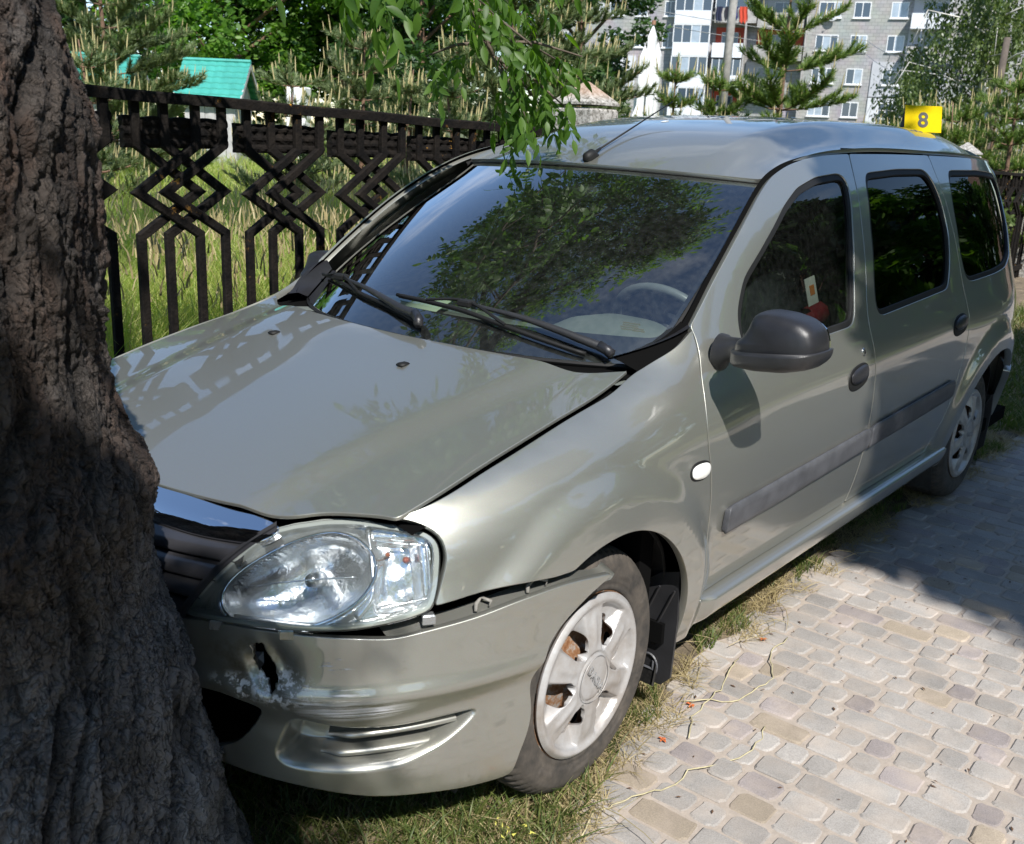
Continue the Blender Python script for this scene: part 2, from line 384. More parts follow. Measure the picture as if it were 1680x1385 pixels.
M['amber'] = simple('amber_bulb', (.30, .07, .02), .3)
M['clip'] = simple('broken_clip_plastic', (.20, .19, .17), .7, var=.3, scale=60)
M['clear'] = glass('headlight_lens', (.93, .95, .95), .9, .015, .05)
M['white_lens'] = simple('side_repeater_lens', (.82, .82, .78), .25, coat=.6, var=.1, scale=60)
M['screen'] = glass('windscreen_glass', (.82, .89, .85), 2.0, 0.0, .022)
M['tint'] = glass('tinted_glass', (.015, .017, .018), .38, 0.0, .0)
M['sideglass'] = glass('side_glass', (.38, .43, .41), .6, 0.0, .008)
M['frit'] = simple('black_frit', (.006, .006, .007), .35)
M['trim_inner'] = simple('interior_trim', (.035, .035, .036), .8, var=.2)
M['headliner'] = simple('headliner', (.22, .22, .21), .9)
M['seat'] = simple('seat_fabric', (.05, .052, .058), .95, var=.4, scale=40, bump=.3, bscale=300)
M['dash'] = simple('dashboard_plastic', (.13, .145, .13), .65, var=.1, bump=.15, bscale=300)
M['red_cloth'] = simple('red_cloth', (.30, .015, .025), .8, var=.3, scale=25)
M['paper'] = simple('paper_card', (.75, .72, .68), .8, var=.1)
M['metal'] = simple('bright_metal', (.55, .55, .56), .3, 1.0)

def tyre_mat():
    m, nt, b = nmat('tyre_rubber')
    tc = nt.nodes.new('ShaderNodeTexCoord')
    n = nt.nodes.new('ShaderNodeTexNoise'); n.inputs['Scale'].default_value = 16; n.inputs['Detail'].default_value = 9; n.inputs['Roughness'].default_value = .7
    nt.links.new(tc.outputs['Object'], n.inputs['Vector'])
    r = nt.nodes.new('ShaderNodeValToRGB'); e = r.color_ramp.elements
    e[0].position = .32; e[0].color = (.022, .021, .020, 1); e[1].position = .72; e[1].color = (.105, .088, .072, 1)
    nt.links.new(n.outputs['Fac'], r.inputs['Fac']); nt.links.new(r.outputs['Color'], b.inputs['Base Color'])
    b.inputs['Roughness'].default_value = .82
    return m
M['tyre'] = tyre_mat()
def cap_mat():
    m, nt, b = nmat('wheel_cover_silver')
    tc = nt.nodes.new('ShaderNodeTexCoord')
    n = nt.nodes.new('ShaderNodeTexNoise'); n.inputs['Scale'].default_value = 9; n.inputs['Detail'].default_value = 9; n.inputs['Roughness'].default_value = .72
    nt.links.new(tc.outputs['Object'], n.inputs['Vector'])
    r = nt.nodes.new('ShaderNodeValToRGB'); e = r.color_ramp.elements
    e[0].position = .35; e[0].color = (.50, .50, .505, 1); e[1].position = .72; e[1].color = (.31, .27, .235, 1)
    nt.links.new(n.outputs['Fac'], r.inputs['Fac']); nt.links.new(r.outputs['Color'], b.inputs['Base Color'])
    setp(b, metal=.35, rough=.42)
    return m
M['cap'] = cap_mat()
def rust_mat():
    m, nt, b = nmat('rusty_rim')
    tc = nt.nodes.new('ShaderNodeTexCoord')
    n = nt.nodes.new('ShaderNodeTexNoise'); n.inputs['Scale'].default_value = 38; n.inputs['Detail'].default_value = 9; n.inputs['Roughness'].default_value = .75
    nt.links.new(tc.outputs['Object'], n.inputs['Vector'])
    r = nt.nodes.new('ShaderNodeValToRGB'); e = r.color_ramp.elements
    e[0].position = .42; e[0].color = (.30, .28, .26, 1); e[1].position = .62; e[1].color = (.16, .06, .02, 1)
    q = e.new(.5); q.color = (.26, .14, .07, 1)
    nt.links.new(n.outputs['Fac'], r.inputs['Fac']); nt.links.new(r.outputs['Color'], b.inputs['Base Color'])
    setp(b, metal=.2, rough=.7)
    return m
M['rust'] = rust_mat()
M['clearedge'] = simple('lens_edge_plastic', (.34, .36, .34), .15, coat=1.0)

M['cap_letter'] = simple('embossed_letters', (.33, .33, .33), .4, .3)
M['etch'] = simple('etched_lines', (.03, .035, .03), .6)

M['wheel_grip'] = simple('steering_wheel_vinyl', (.14, .15, .155), .35)

# ------------------------------------------------------------------ body surfaces
# side surface: stations of (z,y) keys
def _ft(x,zs,ys,k=1.0):
    return [(.12,.79),(.22,.81),(.38,.835),(.55,.842),(zs-.20,.842),(zs-.105,.822),(zs-.052,.790),(zs-.018,.745),(zs,ys),(zs+.014,ys-.075)]
ST=[
( .62,[(.12,.66),(.22,.68),(.38,.69),(.55,.68),(.66,.64),(.71,.62),(.74,.60),(.765,.57),(.78,.545),(.80,.50)]),
( .45,[(.12,.76),(.22,.79),(.38,.80),(.55,.79),(.66,.757),(.735,.735),(.772,.713),(.796,.695),(.813,.680),(.830,.650)]),
( .25,[(.12,.79),(.22,.815),(.38,.832),(.55,.832),(.68,.822),(.765,.802),(.815,.772),(.848,.735),(.864,.698),(.880,.62)]),
( .06,_ft(.06,.906,.702)),
(-.12,_ft(-.12,.941,.703)),
(-.29,[(.12,.78),(.22,.80),(.38,.835),(.55,.848),(.75,.850),(.86,.832),(.925,.798),(.968,.752),(.989,.702),(1.015,.63)]),
(-.45,[(.12,.775),(.22,.795),(.38,.832),(.55,.851),(.76,.855),(.87,.838),(.945,.803),(1.01,.763),(1.065,.727),(1.16,.66)]),
(-.62,[(.12,.77),(.22,.79),(.38,.83),(.55,.853),(.76,.860),(.88,.844),(.965,.808),(1.07,.762),(1.18,.712),(1.30,.65)]),
(-.85,[(.12,.77),(.22,.79),(.38,.83),(.55,.854),(.75,.861),(.88,.848),(.97,.815),(1.14,.752),(1.29,.697),(1.40,.63)]),
(-1.1,[(.12,.77),(.22,.79),(.38,.83),(.55,.855),(.74,.862),(.88,.85),(.97,.82),(1.20,.745),(1.38,.665),(1.50,.58)]),
(-1.6,[(.12,.77),(.22,.79),(.38,.83),(.55,.856),(.74,.864),(.89,.852),(.98,.822),(1.25,.735),(1.43,.655),(1.56,.56)]),
(-2.3,[(.12,.77),(.22,.79),(.38,.83),(.55,.856),(.75,.864),(.90,.852),(.99,.822),(1.25,.74),(1.44,.655),(1.58,.55)]),
(-3.25,[(.12,.765),(.22,.785),(.38,.82),(.55,.845),(.76,.850),(.91,.838),(1.0,.81),(1.25,.728),(1.44,.64),(1.52,.59)]),
(-3.66,[(.12,.62),(.22,.66),(.38,.70),(.55,.71),(.76,.71),(.91,.70),(1.0,.68),(1.25,.62),(1.40,.56),(1.48,.50)]),
]
def pchip_slopes(x,y):
    h=np.diff(x,axis=-1); d=np.diff(y,axis=-1)/h
    m=np.zeros_like(y)
    w1=2*h[...,1:]+h[...,:-1]; w2=h[...,1:]+2*h[...,:-1]
    a,b=d[...,:-1],d[...,1:]
    with np.errstate(all='ignore'):
        hm=(w1+w2)/(w1/a+w2/b)
    m[...,1:-1]=np.where(a*b>0,hm,0)
    m[...,0]=d[...,0]; m[...,-1]=d[...,-1]
    return m
def cat_slopes(x,y):
    h=np.diff(x,axis=-1); d=np.diff(y,axis=-1)/h
    m=np.zeros_like(y)
    m[...,1:-1]=(d[...,:-1]*h[...,1:]+d[...,1:]*h[...,:-1])/(h[...,1:]+h[...,:-1])
    m[...,0]=d[...,0]; m[...,-1]=d[...,-1]
    return m
def herm(x,y,m,q):
    # x,y,m: (...,K), q (...)
    K=x.shape[-1]
    i=np.clip((q[...,None]>=x).sum(-1)-1,0,K-2)
    g=lambda a:np.take_along_axis(np.broadcast_to(a,q.shape+(K,)),i[...,None],-1)[...,0]
    g1=lambda a:np.take_along_axis(np.broadcast_to(a,q.shape+(K,)),i[...,None]+1,-1)[...,0]
    x0,x1,y0,y1,m0,m1=g(x),g1(x),g(y),g1(y),g(m),g1(m)
    h=x1-x0; t=(q-x0)/h
    lo=t<0; hi=t>1; tc=np.clip(t,0,1)
    v=y0*(1+2*tc)*(1-tc)**2+m0*h*tc*(1-tc)**2+y1*tc*tc*(3-2*tc)+m1*h*tc*tc*(tc-1)
    v=np.where(lo,y0+m0*h*t,v); v=np.where(hi,y1+m1*h*(t-1),v)
    return v
xs=np.array([s[0] for s in ST])[::-1]
ZK=np.array([[k[0] for k in s[1]] for s in ST])[::-1]
YK=np.array([[k[1] for k in s[1]] for s in ST])[::-1]
mZ=cat_slopes(xs,ZK.T); mY=cat_slopes(xs,YK.T)
def S(x,z):
    x=np.asarray(x,float); z=np.asarray(z,float); x,z=np.broadcast_arrays(x,z)
    return S0(x,z)
def S0(x,z):
    K=ZK.shape[1]
    zk=np.stack([herm(xs,ZK[:,k],mZ[k],x) for k in range(K)],-1)
    yk=np.stack([herm(xs,YK[:,k],mY[k],x) for k in range(K)],-1)
    m=cat_slopes(zk,yk)
    y=herm(zk,yk,m,z)
    for cx,cz,R in ((0,.30,.44),(-2.905,.305,.46)):
        r=np.hypot(x-cx,z-cz); t=np.clip((r-R)/.085,0,1)
        y=y+.022*(1-t*t*(3-2*t))*np.clip((z-.05)/.1,0,1)
    return y

PS=np.array([0,.15,.30,.45,.60,.75,.88,1.0,1.12])
PXp=np.array([.80,.79,.765,.705,.60,.45,.275,.08,-.12])
PYp=np.array([0,.20,.38,.545,.675,.765,.822,.852,.862])
OZ=np.array([.10,.15,.19,.24,.34,.395,.425,.450,.485,.53,.57,.61,.66,.72,.78,.84])
OF=np.array([-.07,-.03,-.008,0,-.002,-.004,.008,.020,.012,.005,.0,-.008,-.035,-.085,-.155,-.24])
mPX=cat_slopes(PS,PXp);mPY=cat_slopes(PS,PYp);mO=cat_slopes(OZ,OF)
def FS(s,z,off=0.):
    s=np.asarray(s,float);z=np.asarray(z,float);s,z=np.broadcast_arrays(s,z)
    a=np.abs(s)
    x=herm(PS,PXp,mPX,a);y=herm(PS,PYp,mPY,a)
    e=1e-4
    dx=herm(PS,PXp,mPX,a+e)-herm(PS,PXp,mPX,a-e);dy=herm(PS,PYp,mPY,a+e)-herm(PS,PYp,mPY,a-e)
    l=np.hypot(dx,dy);nx,ny=dy/l,-dx/l
    o=herm(OZ,OF,mO,z)
    t=np.clip((a-.5)/.4,0,1);k=1-.8*t*t*(3-2*t)
    o=np.where(z>.57,o*k,o*np.where(o<0,1-.5*t,1))+off
    return np.stack([x+nx*o,(y+ny*o)*np.where(s<0,-1,1),z+0*x],-1)

def cub(xs,ys,q):
    xs=np.asarray(xs,float);ys=np.asarray(ys,float);q=np.asarray(q,float)
    if xs[0]>xs[-1]: xs,ys=xs[::-1],ys[::-1]
    return herm(xs,ys,cat_slopes(xs,ys),q)
def WS(u,v):
    """windscreen: u -1..1 across, v 0 bottom .. 1 top"""
    u=np.asarray(u,float);v=np.asarray(v,float);u,v=np.broadcast_arrays(u,v);a=np.abs(u)
    xb=-.13-.25*a**2.4; yb=.675*u; zb=.978-.008*a*a
    xt=-.93-.142*u*u; yt=.587*u; zt=1.424-.017*u*u
    b=.022*4*v*(1-v)
    return np.stack([xb+(xt-xb)*v+b*.5,yb+(yt-yb)*v+.022*4*v*(1-v)*u,zb+(zt-zb)*v+b*.85],-1)
HX=[.72,.67,.60,.50,.40,.26,.06,-.13,-.30]
HC=[.735,.757,.790,.828,.857,.893,.940,.985,1.012]
SX=[.72,.60,.50,.40,.26,.06,-.176,-.292]
SZ=[.730,.770,.797,.825,.861,.906,.954,.989]
def HOOD(x,y):
    x=np.asarray(x,float);y=np.asarray(y,float);x,y=np.broadcast_arrays(x,y);a=np.abs(y)
    zc=cub(HX,HC,x);zs=cub(SX,SZ,x)
    yc=np.clip(.46+(.6-x)*.17,.40,.62)
    t=np.clip((a-(yc-.11))/.11,0,1);bul=.013*(1-t*t*(3-2*t))
    t2=np.clip(a/.70,0,1.05)
    return np.stack([x,y,zs+(zc-.013-zs)*(1-t2**2.6)+bul],-1)
RX=[-.85,-.93,-1.075,-1.20,-1.35,-1.5,-1.66,-2.5,-3.2,-3.6,-3.7]
RG=[1.335,1.362,1.408,1.447,1.478,1.495,1.504,1.508,1.492,1.462,1.45]
CX=[-.85,-.93,-1.1,-1.3,-1.5,-1.75,-2.3,-3.0,-3.35,-3.55,-3.68]
CZ=[1.39,1.424,1.490,1.550,1.584,1.611,1.628,1.618,1.594,1.560,1.52]
def ROOF(p,y):
    P=ROOF0(p,y);q=ROOF0(np.full_like(P[...,0],-.93),P[...,1]);u=P[...,1]/.587
    d=(1.424-.017*u*u)-q[...,2];g=np.exp(-((-.93-np.asarray(p,float))/.16)**2)
    P[...,2]+=d*g*(np.abs(u)<1.02);return P
def ROOF0(p,y):
    p=np.asarray(p,float);y=np.asarray(y,float);p,y=np.broadcast_arrays(p,y)
    t=np.abs(y)/.59
    w=np.clip(1-(-.93-p)/1.8,-.35,1)
    x=p-.142*t*t*w
    zc=cub(CX,CZ,p);zg=cub(RX,RG,x)
    k=np.clip((t-.62)/.34,0,1);f=.26*np.minimum(t,.62)**2/.62**2*.62+.0
    f=.22*t*t; f=f+(1-f)*k*k*(3-2*k)
    return np.stack([x,y,zg+(zc-zg)*(1-f)],-1)

# ------------------------------------------------------------------ trimmed sheet-metal panels on smooth surfaces
def catmull(pts, step=.012, closed=False):
    P = np.asarray(pts, float)
    if len(P) < 3 and not closed:
        n = max(1, int(np.linalg.norm(P[1]-P[0])/step)); t = np.linspace(0, 1, n+1)[:, None]; return P[0]*(1-t)+P[1]*t
    if closed: P = np.concatenate([P[-2:], P, P[:3]])
    d = np.linalg.norm(np.diff(P, axis=0), axis=1); t = np.concatenate([[0], np.cumsum(np.maximum(d, 1e-6))])
    h = np.diff(t); dd = np.diff(P, axis=0)/h[:, None]
    m = np.zeros_like(P); m[1:-1] = (dd[:-1]*h[1:, None]+dd[1:]*h[:-1, None])/(h[1:]+h[:-1])[:, None]; m[0] = dd[0]; m[-1] = dd[-1]
    out = []
    lo, hi = (2, len(P)-3) if closed else (0, len(P)-1)
    for i in range(lo, hi):
        n = max(1, int(math.ceil(h[i]/step))); s = (np.arange(n)/n)[:, None]
        out.append(P[i]*(1+2*s)*(1-s)**2 + m[i]*h[i]*s*(1-s)**2 + P[i+1]*s*s*(3-2*s) + m[i+1]*h[i]*s*s*(s-1))
    if not closed: out.append(P[-1:])
    return np.concatenate(out)

def polyline(pts, step=.01):
    P = np.asarray(pts, float); out = []
    for a, b in zip(P[:-1], P[1:]):
        n = max(1, int(math.ceil(np.linalg.norm(b-a)/step))); t = (np.arange(n)/n)[:, None]; out.append(a*(1-t)+b*t)
    out.append(P[-1:]); return np.concatenate(out)

def loop(*curves, step=.01, soft=2, kind=None):
    """join curves (each smoothed on its own) to a closed outline with slightly rounded corners"""
    out = []
    for c in curves:
        q = catmull(c, step) if len(c) > 2 else polyline(c, step)
        out.append(q[:-1])
    P = np.concatenate(out)
    keep = np.linalg.norm(P-np.roll(P, 1, 0), axis=1) > 1e-5; P = P[keep]
    return smooth_loop(P, soft, step)

def resample(P, step):
    Q = np.concatenate([P, P[:1]]); d = np.linalg.norm(np.diff(Q, axis=0), axis=1); t = np.concatenate([[0], np.cumsum(d)])
    n = max(8, int(t[-1]/step)); s = np.arange(n)/n*t[-1]
    return np.stack([np.interp(s, t, Q[:, k]) for k in range(2)], 1)

def smooth_loop(P, it, step):
    P = resample(P, step)
    for _ in range(it): P = .5*P+.25*(np.roll(P, 1, 0)+np.roll(P, -1, 0))
    return P

def area(P):
    return .5*np.sum(P[:, 0]*np.roll(P[:, 1], -1)-np.roll(P[:, 0], -1)*P[:, 1])

def inset(P, d):
    """move a closed outline inwards by d (negative = outwards)"""
    s = 1 if area(P) > 0 else -1
    T = np.roll(P, -1, 0)-np.roll(P, 1, 0); T /= np.linalg.norm(T, axis=1)[:, None]+1e-12
    Nn = np.stack([-T[:, 1], T[:, 0]], 1)*s
    return P+Nn*d

def pip(Q, P):
    x, y = Q[:, 0], Q[:, 1]; c = np.zeros(len(Q), bool)
    x1, y1 = P[:, 0], P[:, 1]; x2, y2 = np.roll(x1, -1), np.roll(y1, -1)
    for a, b, cc, d in zip(x1, y1, x2, y2):
        if b == d: continue
        c ^= ((b > y) != (d > y)) & (x < (cc-a)*(y-b)/(d-b)+a)
    return c

def near(Q, P, r):
    out = np.zeros(len(Q), bool)
    for i in range(0, len(Q), 4000):
        q = Q[i:i+4000]
        out[i:i+4000] = (((q[:, None, :]-P[None])**2).sum(-1).min(1)) < r*r
    return out

def surf_normal(fn, uv, flip=1):
    e = 3e-3
    a = fn(uv[:, 0]+e, uv[:, 1])-fn(uv[:, 0]-e, uv[:, 1]); b = fn(uv[:, 0], uv[:, 1]+e)-fn(uv[:, 0], uv[:, 1]-e)
    n = np.cross(a, b); n /= np.linalg.norm(n, axis=1)[:, None]+1e-12
    return n*flip

PANEL_CACHE = {}
def panel_mesh(name, outer, holes, fn, grid, flip, rim=.012, depth_in=0.0, gap=0.0, rimholes=True, edge=.0016, mirror=False, fine=None):
    """outer/holes in surface coordinates; fn(u,v)->xyz; returns mesh"""
    outer = inset(np.asarray(outer), gap+edge) if gap else np.asarray(outer)
    loops = [outer]+[np.asarray(h) for h in holes]
    lo = outer.min(0); hi = outer.max(0)
    gx = np.arange(lo[0]+grid*.5, hi[0], grid); gy = np.arange(lo[1]+grid*.5, hi[1], grid)
    Q = np.stack(np.meshgrid(gx, gy, indexing='ij'), -1).reshape(-1, 2)
    k = pip(Q, outer)
    for h in loops[1:]: k &= ~pip(Q, h)
    Q = Q[k]
    if fine is not None:
        fp, fs = fine; l2, h2 = fp.min(0), fp.max(0); q = np.stack(np.meshgrid(np.arange(l2[0], h2[0], fs), np.arange(l2[1], h2[1], fs), indexing='ij'), -1).reshape(-1, 2)
        q = q[pip(q, fp)]; kk = pip(q, outer)
        for h in loops[1:]: kk &= ~pip(q, h)
        Q = np.concatenate([Q[~pip(Q, fp)], q[kk]])
    allb = np.concatenate(loops)
    if len(Q): Q = Q[~near(Q, allb, (fine[1] if fine is not None else grid)*.45)]
    vs = [Vector((float(a), float(b))) for a, b in np.concatenate([allb, Q])]
    ed = []; o = 0
    for L in loops:
        n = len(L); ed += [(o+i, o+(i+1) % n) for i in range(n)]; o += n
    cv, ce, cf, ov, oe, of = delaunay_2d_cdt(vs, ed, [], 0, 1e-6)
    UV = np.array([(v[0], v[1]) for v in cv])
    T = np.array([f for f in cf if len(f) == 3], int)
    cen = UV[T].mean(1)
    k = pip(cen, outer)
    for h in loops[1:]: k &= ~pip(cen, h)
    T = T[k]
    # orient
    a = UV[T]; ar = (a[:, 1, 0]-a[:, 0, 0])*(a[:, 2, 1]-a[:, 0, 1])-(a[:, 2, 0]-a[:, 0, 0])*(a[:, 1, 1]-a[:, 0, 1])
    T = np.where((ar*flip < 0)[:, None], T[:, ::-1], T)
    N = surf_normal(fn, UV, flip)
    P = fn(UV[:, 0], UV[:, 1]) - N*depth_in
    V = [P]; NN = [N]; F3 = [T]; F4 = []; base = len(P)
    if rim > 0:
        for li, L in enumerate(loops):
            if li and not rimholes: continue
            n = len(L)
            PL = fn(L[:, 0], L[:, 1]); NL = surf_normal(fn, L, flip); PL = PL-NL*depth_in
            tg = np.roll(PL, -1, 0)-np.roll(PL, 1, 0); tg /= np.linalg.norm(tg, axis=1)[:, None]+1e-12
            O = np.cross(tg, NL); s = 1 if area(L)*flip > 0 else -1
            if li: s = -s
            O = O*s
            A = PL; B = PL+O*edge-NL*edge*.6; C = PL+O*(edge+.0004)-NL*rim
            V += [A, B, C, ]; nb = (NL+O); nb /= np.linalg.norm(nb, axis=1)[:, None]
            NN += [NL*.85+O*.3, nb*.3+O*.7, O]
            i = np.arange(n); j = (i+1) % n
            q1 = np.stack([base+i, base+j, base+n+j, base+n+i], 1); q2 = np.stack([base+n+i, base+n+j, base+2*n+j, base+2*n+i], 1)
            q = np.concatenate([q1, q2])
            if s*1 > 0: q = q[:, ::-1]
            F4.append(q); base += 3*n
    V = np.concatenate(V); NN = np.concatenate(NN); NN /= np.linalg.norm(NN, axis=1)[:, None]+1e-12
    F = [np.concatenate(F3)]+([np.concatenate(F4)] if F4 else [])
    if mirror:
        V = V*[1, -1, 1]; NN = NN*[1, -1, 1]; F = [f[:, ::-1] for f in F]
    return mesh_arrays(name, V, F, True, NN)

def panel(name, outer, fn, mat, parent, holes=(), grid=.025, flip=1, both=True, label=None, **k):
    o = link(name, panel_mesh(name, outer, list(holes), fn, grid, flip, **k), mat, parent)
    if label: o['label'] = label
    if both:
        link(name, panel_mesh(name, outer, list(holes), fn, grid, flip, mirror=True, **k), mat, parent)
    return o

def ribbon(name, curve, fn, width, off, mat, parent, flip=1, both=True, thick=.0):
    """strip following a curve on a surface"""
    C = np.asarray(curve); T = np.gradient(C, axis=0); T /= np.linalg.norm(T, axis=1)[:, None]+1e-12
    W = np.stack([-T[:, 1], T[:, 0]], 1)*width/2
    a, b = C+W, C-W
    N = surf_normal(fn, C, flip)
    A = fn(a[:, 0], a[:, 1])+N*off; B = fn(b[:, 0], b[:, 1])+N*off
    n = len(C); i = np.arange(n-1)
    V = np.concatenate([A, B]); F = np.stack([i, i+1, n+i+1, n+i], 1)
    obs = []
    for s in ((1, -1) if both else (1,)):
        me = mesh_arrays(name, V*[1, s, 1], F if s > 0 else F[:, ::-1], True)
        obs.append(link(name, me, mat, parent))
    return obs

def sst(a, b, x):
    t = np.clip((x-a)/(b-a), 0, 1); return t*t*(3-2*t)

# ------------------------------------------------------------------ ground
def ground_mat():
    m, nt, b = nmat('meadow_soil')
    tc = nt.nodes.new('ShaderNodeTexCoord')
    n = nt.nodes.new('ShaderNodeTexNoise'); n.inputs['Scale'].default_value = .35; n.inputs['Detail'].default_value = 12; n.inputs['Roughness'].default_value = .75
    nt.links.new(tc.outputs['Object'], n.inputs['Vector'])
    r = nt.nodes.new('ShaderNodeValToRGB'); e = r.color_ramp.elements
    e[0].position = .35; e[0].color = (.045, .075, .018, 1); e[1].position = .68; e[1].color = (.15, .14, .055, 1)
    nt.links.new(n.outputs['Fac'], r.inputs['Fac']); nt.links.new(r.outputs['Color'], b.inputs['Base Color'])
    b.inputs['Roughness'].default_value = .95
    return m
me = mesh_arrays('ground', [(-700,-700,-.045),(700,-700,-.045),(700,700,-.045),(-700,700,-.045)], np.array([(0,1,2,3)]))
tag(link('ground', me, ground_mat()), kind='structure')

def verge_mat():
    m, nt, b = nmat('verge_soil')
    tc = nt.nodes.new('ShaderNodeTexCoord')
    n = nt.nodes.new('ShaderNodeTexNoise'); n.inputs['Scale'].default_value = 7; n.inputs['Detail'].default_value = 14; n.inputs['Roughness'].default_value = .8
    nt.links.new(tc.outputs['Object'], n.inputs['Vector'])
    r = nt.nodes.new('ShaderNodeValToRGB'); e = r.color_ramp.elements
    e[0].position = .35; e[0].color = (.060, .048, .032, 1); e[1].position = .66; e[1].color = (.27, .21, .14, 1)
    nt.links.new(n.outputs['Fac'], r.inputs['Fac']); nt.links.new(r.outputs['Color'], b.inputs['Base Color'])
    b.inputs['Roughness'].default_value = .95
    bp = nt.nodes.new('ShaderNodeBump'); bp.inputs['Strength'].default_value = .8; bp.inputs['Distance'].default_value = .02
    nt.links.new(n.outputs['Fac'], bp.inputs['Height']); nt.links.new(bp.outputs['Normal'], b.inputs['Normal'])
    return m
def edge_y(x):      # where the paving stops
    return np.interp(x, [-40, -4.4, -3.8, -2.7, -1.9, -1.5, -1.08, -.64, -.36, -.06, .21, .6, 1.2, 3], [.80, .76, .745, .70, .68, .675, .69, .715, .765, .83, .90, 1.02, 1.25, 1.9])
# verge under the car: gently uneven sheet
gx = np.concatenate([np.linspace(-40, -6, 60), np.linspace(-5.9, 3.2, 260)]); gy = np.linspace(-1.75, 1.35, 80)
X, Y = np.meshgrid(gx, gy, indexing='ij')
ey = edge_y(X)
Z = -.004+.006*np.sin(X*7.1+Y*3)*np.sin(Y*9-X*2)+.004*np.sin(X*23+Y*17)-.014*sst(ey-.05, ey+.08, Y)-.02*sst(-.2, -1.6, Y)
V = np.stack([X, Y, Z], -1).reshape(-1, 3); ii, jj = np.meshgrid(np.arange(len(gx)-1), np.arange(79), indexing='ij')
F = np.stack([ii*80+jj, (ii+1)*80+jj, (ii+1)*80+jj+1, ii*80+jj+1], -1).reshape(-1, 4)
tag(link('verge', mesh_arrays('verge', V, F), verge_mat()), kind='structure')

# ---- paving: tumbled concrete setts in courses across the walk, sand in the joints
def sand_mat():
    m, nt, b = nmat('joint_sand')
    tc = nt.nodes.new('ShaderNodeTexCoord')
    n = nt.nodes.new('ShaderNodeTexNoise'); n.inputs['Scale'].default_value = 30; n.inputs['Detail'].default_value = 12; n.inputs['Roughness'].default_value = .8
    nt.links.new(tc.outputs['Object'], n.inputs['Vector'])
    r = nt.nodes.new('ShaderNodeValToRGB'); e = r.color_ramp.elements
    e[0].position = .3; e[0].color = (.30, .255, .215, 1); e[1].position = .7; e[1].color = (.44, .375, .315, 1)
    nt.links.new(n.outputs['Fac'], r.inputs['Fac']); nt.links.new(r.outputs['Color'], b.inputs['Base Color'])
    b.inputs['Roughness'].default_value = .95
    bp = nt.nodes.new('ShaderNodeBump'); bp.inputs['Strength'].default_value = .6; bp.inputs['Distance'].default_value = .006
    nt.links.new(n.outputs['Fac'], bp.inputs['Height']); nt.links.new(bp.outputs['Normal'], b.inputs['Normal'])
    return m
gx = np.linspace(-40, 3.4, 500); ey = edge_y(gx)+.015*np.sin(gx*9)+.01*np.sin(gx*23)
V = np.concatenate([np.stack([gx, ey, np.full(500, -.0034)], 1), np.stack([gx, np.full(500, 3.62), np.full(500, -.0034)], 1)])
i = np.arange(499)
pave = link('paved_walk', mesh_arrays('paved_walk', V, np.stack([i, i+500, i+501, i+1], 1)[:, ::-1]), sand_mat()); tag(pave, kind='structure')

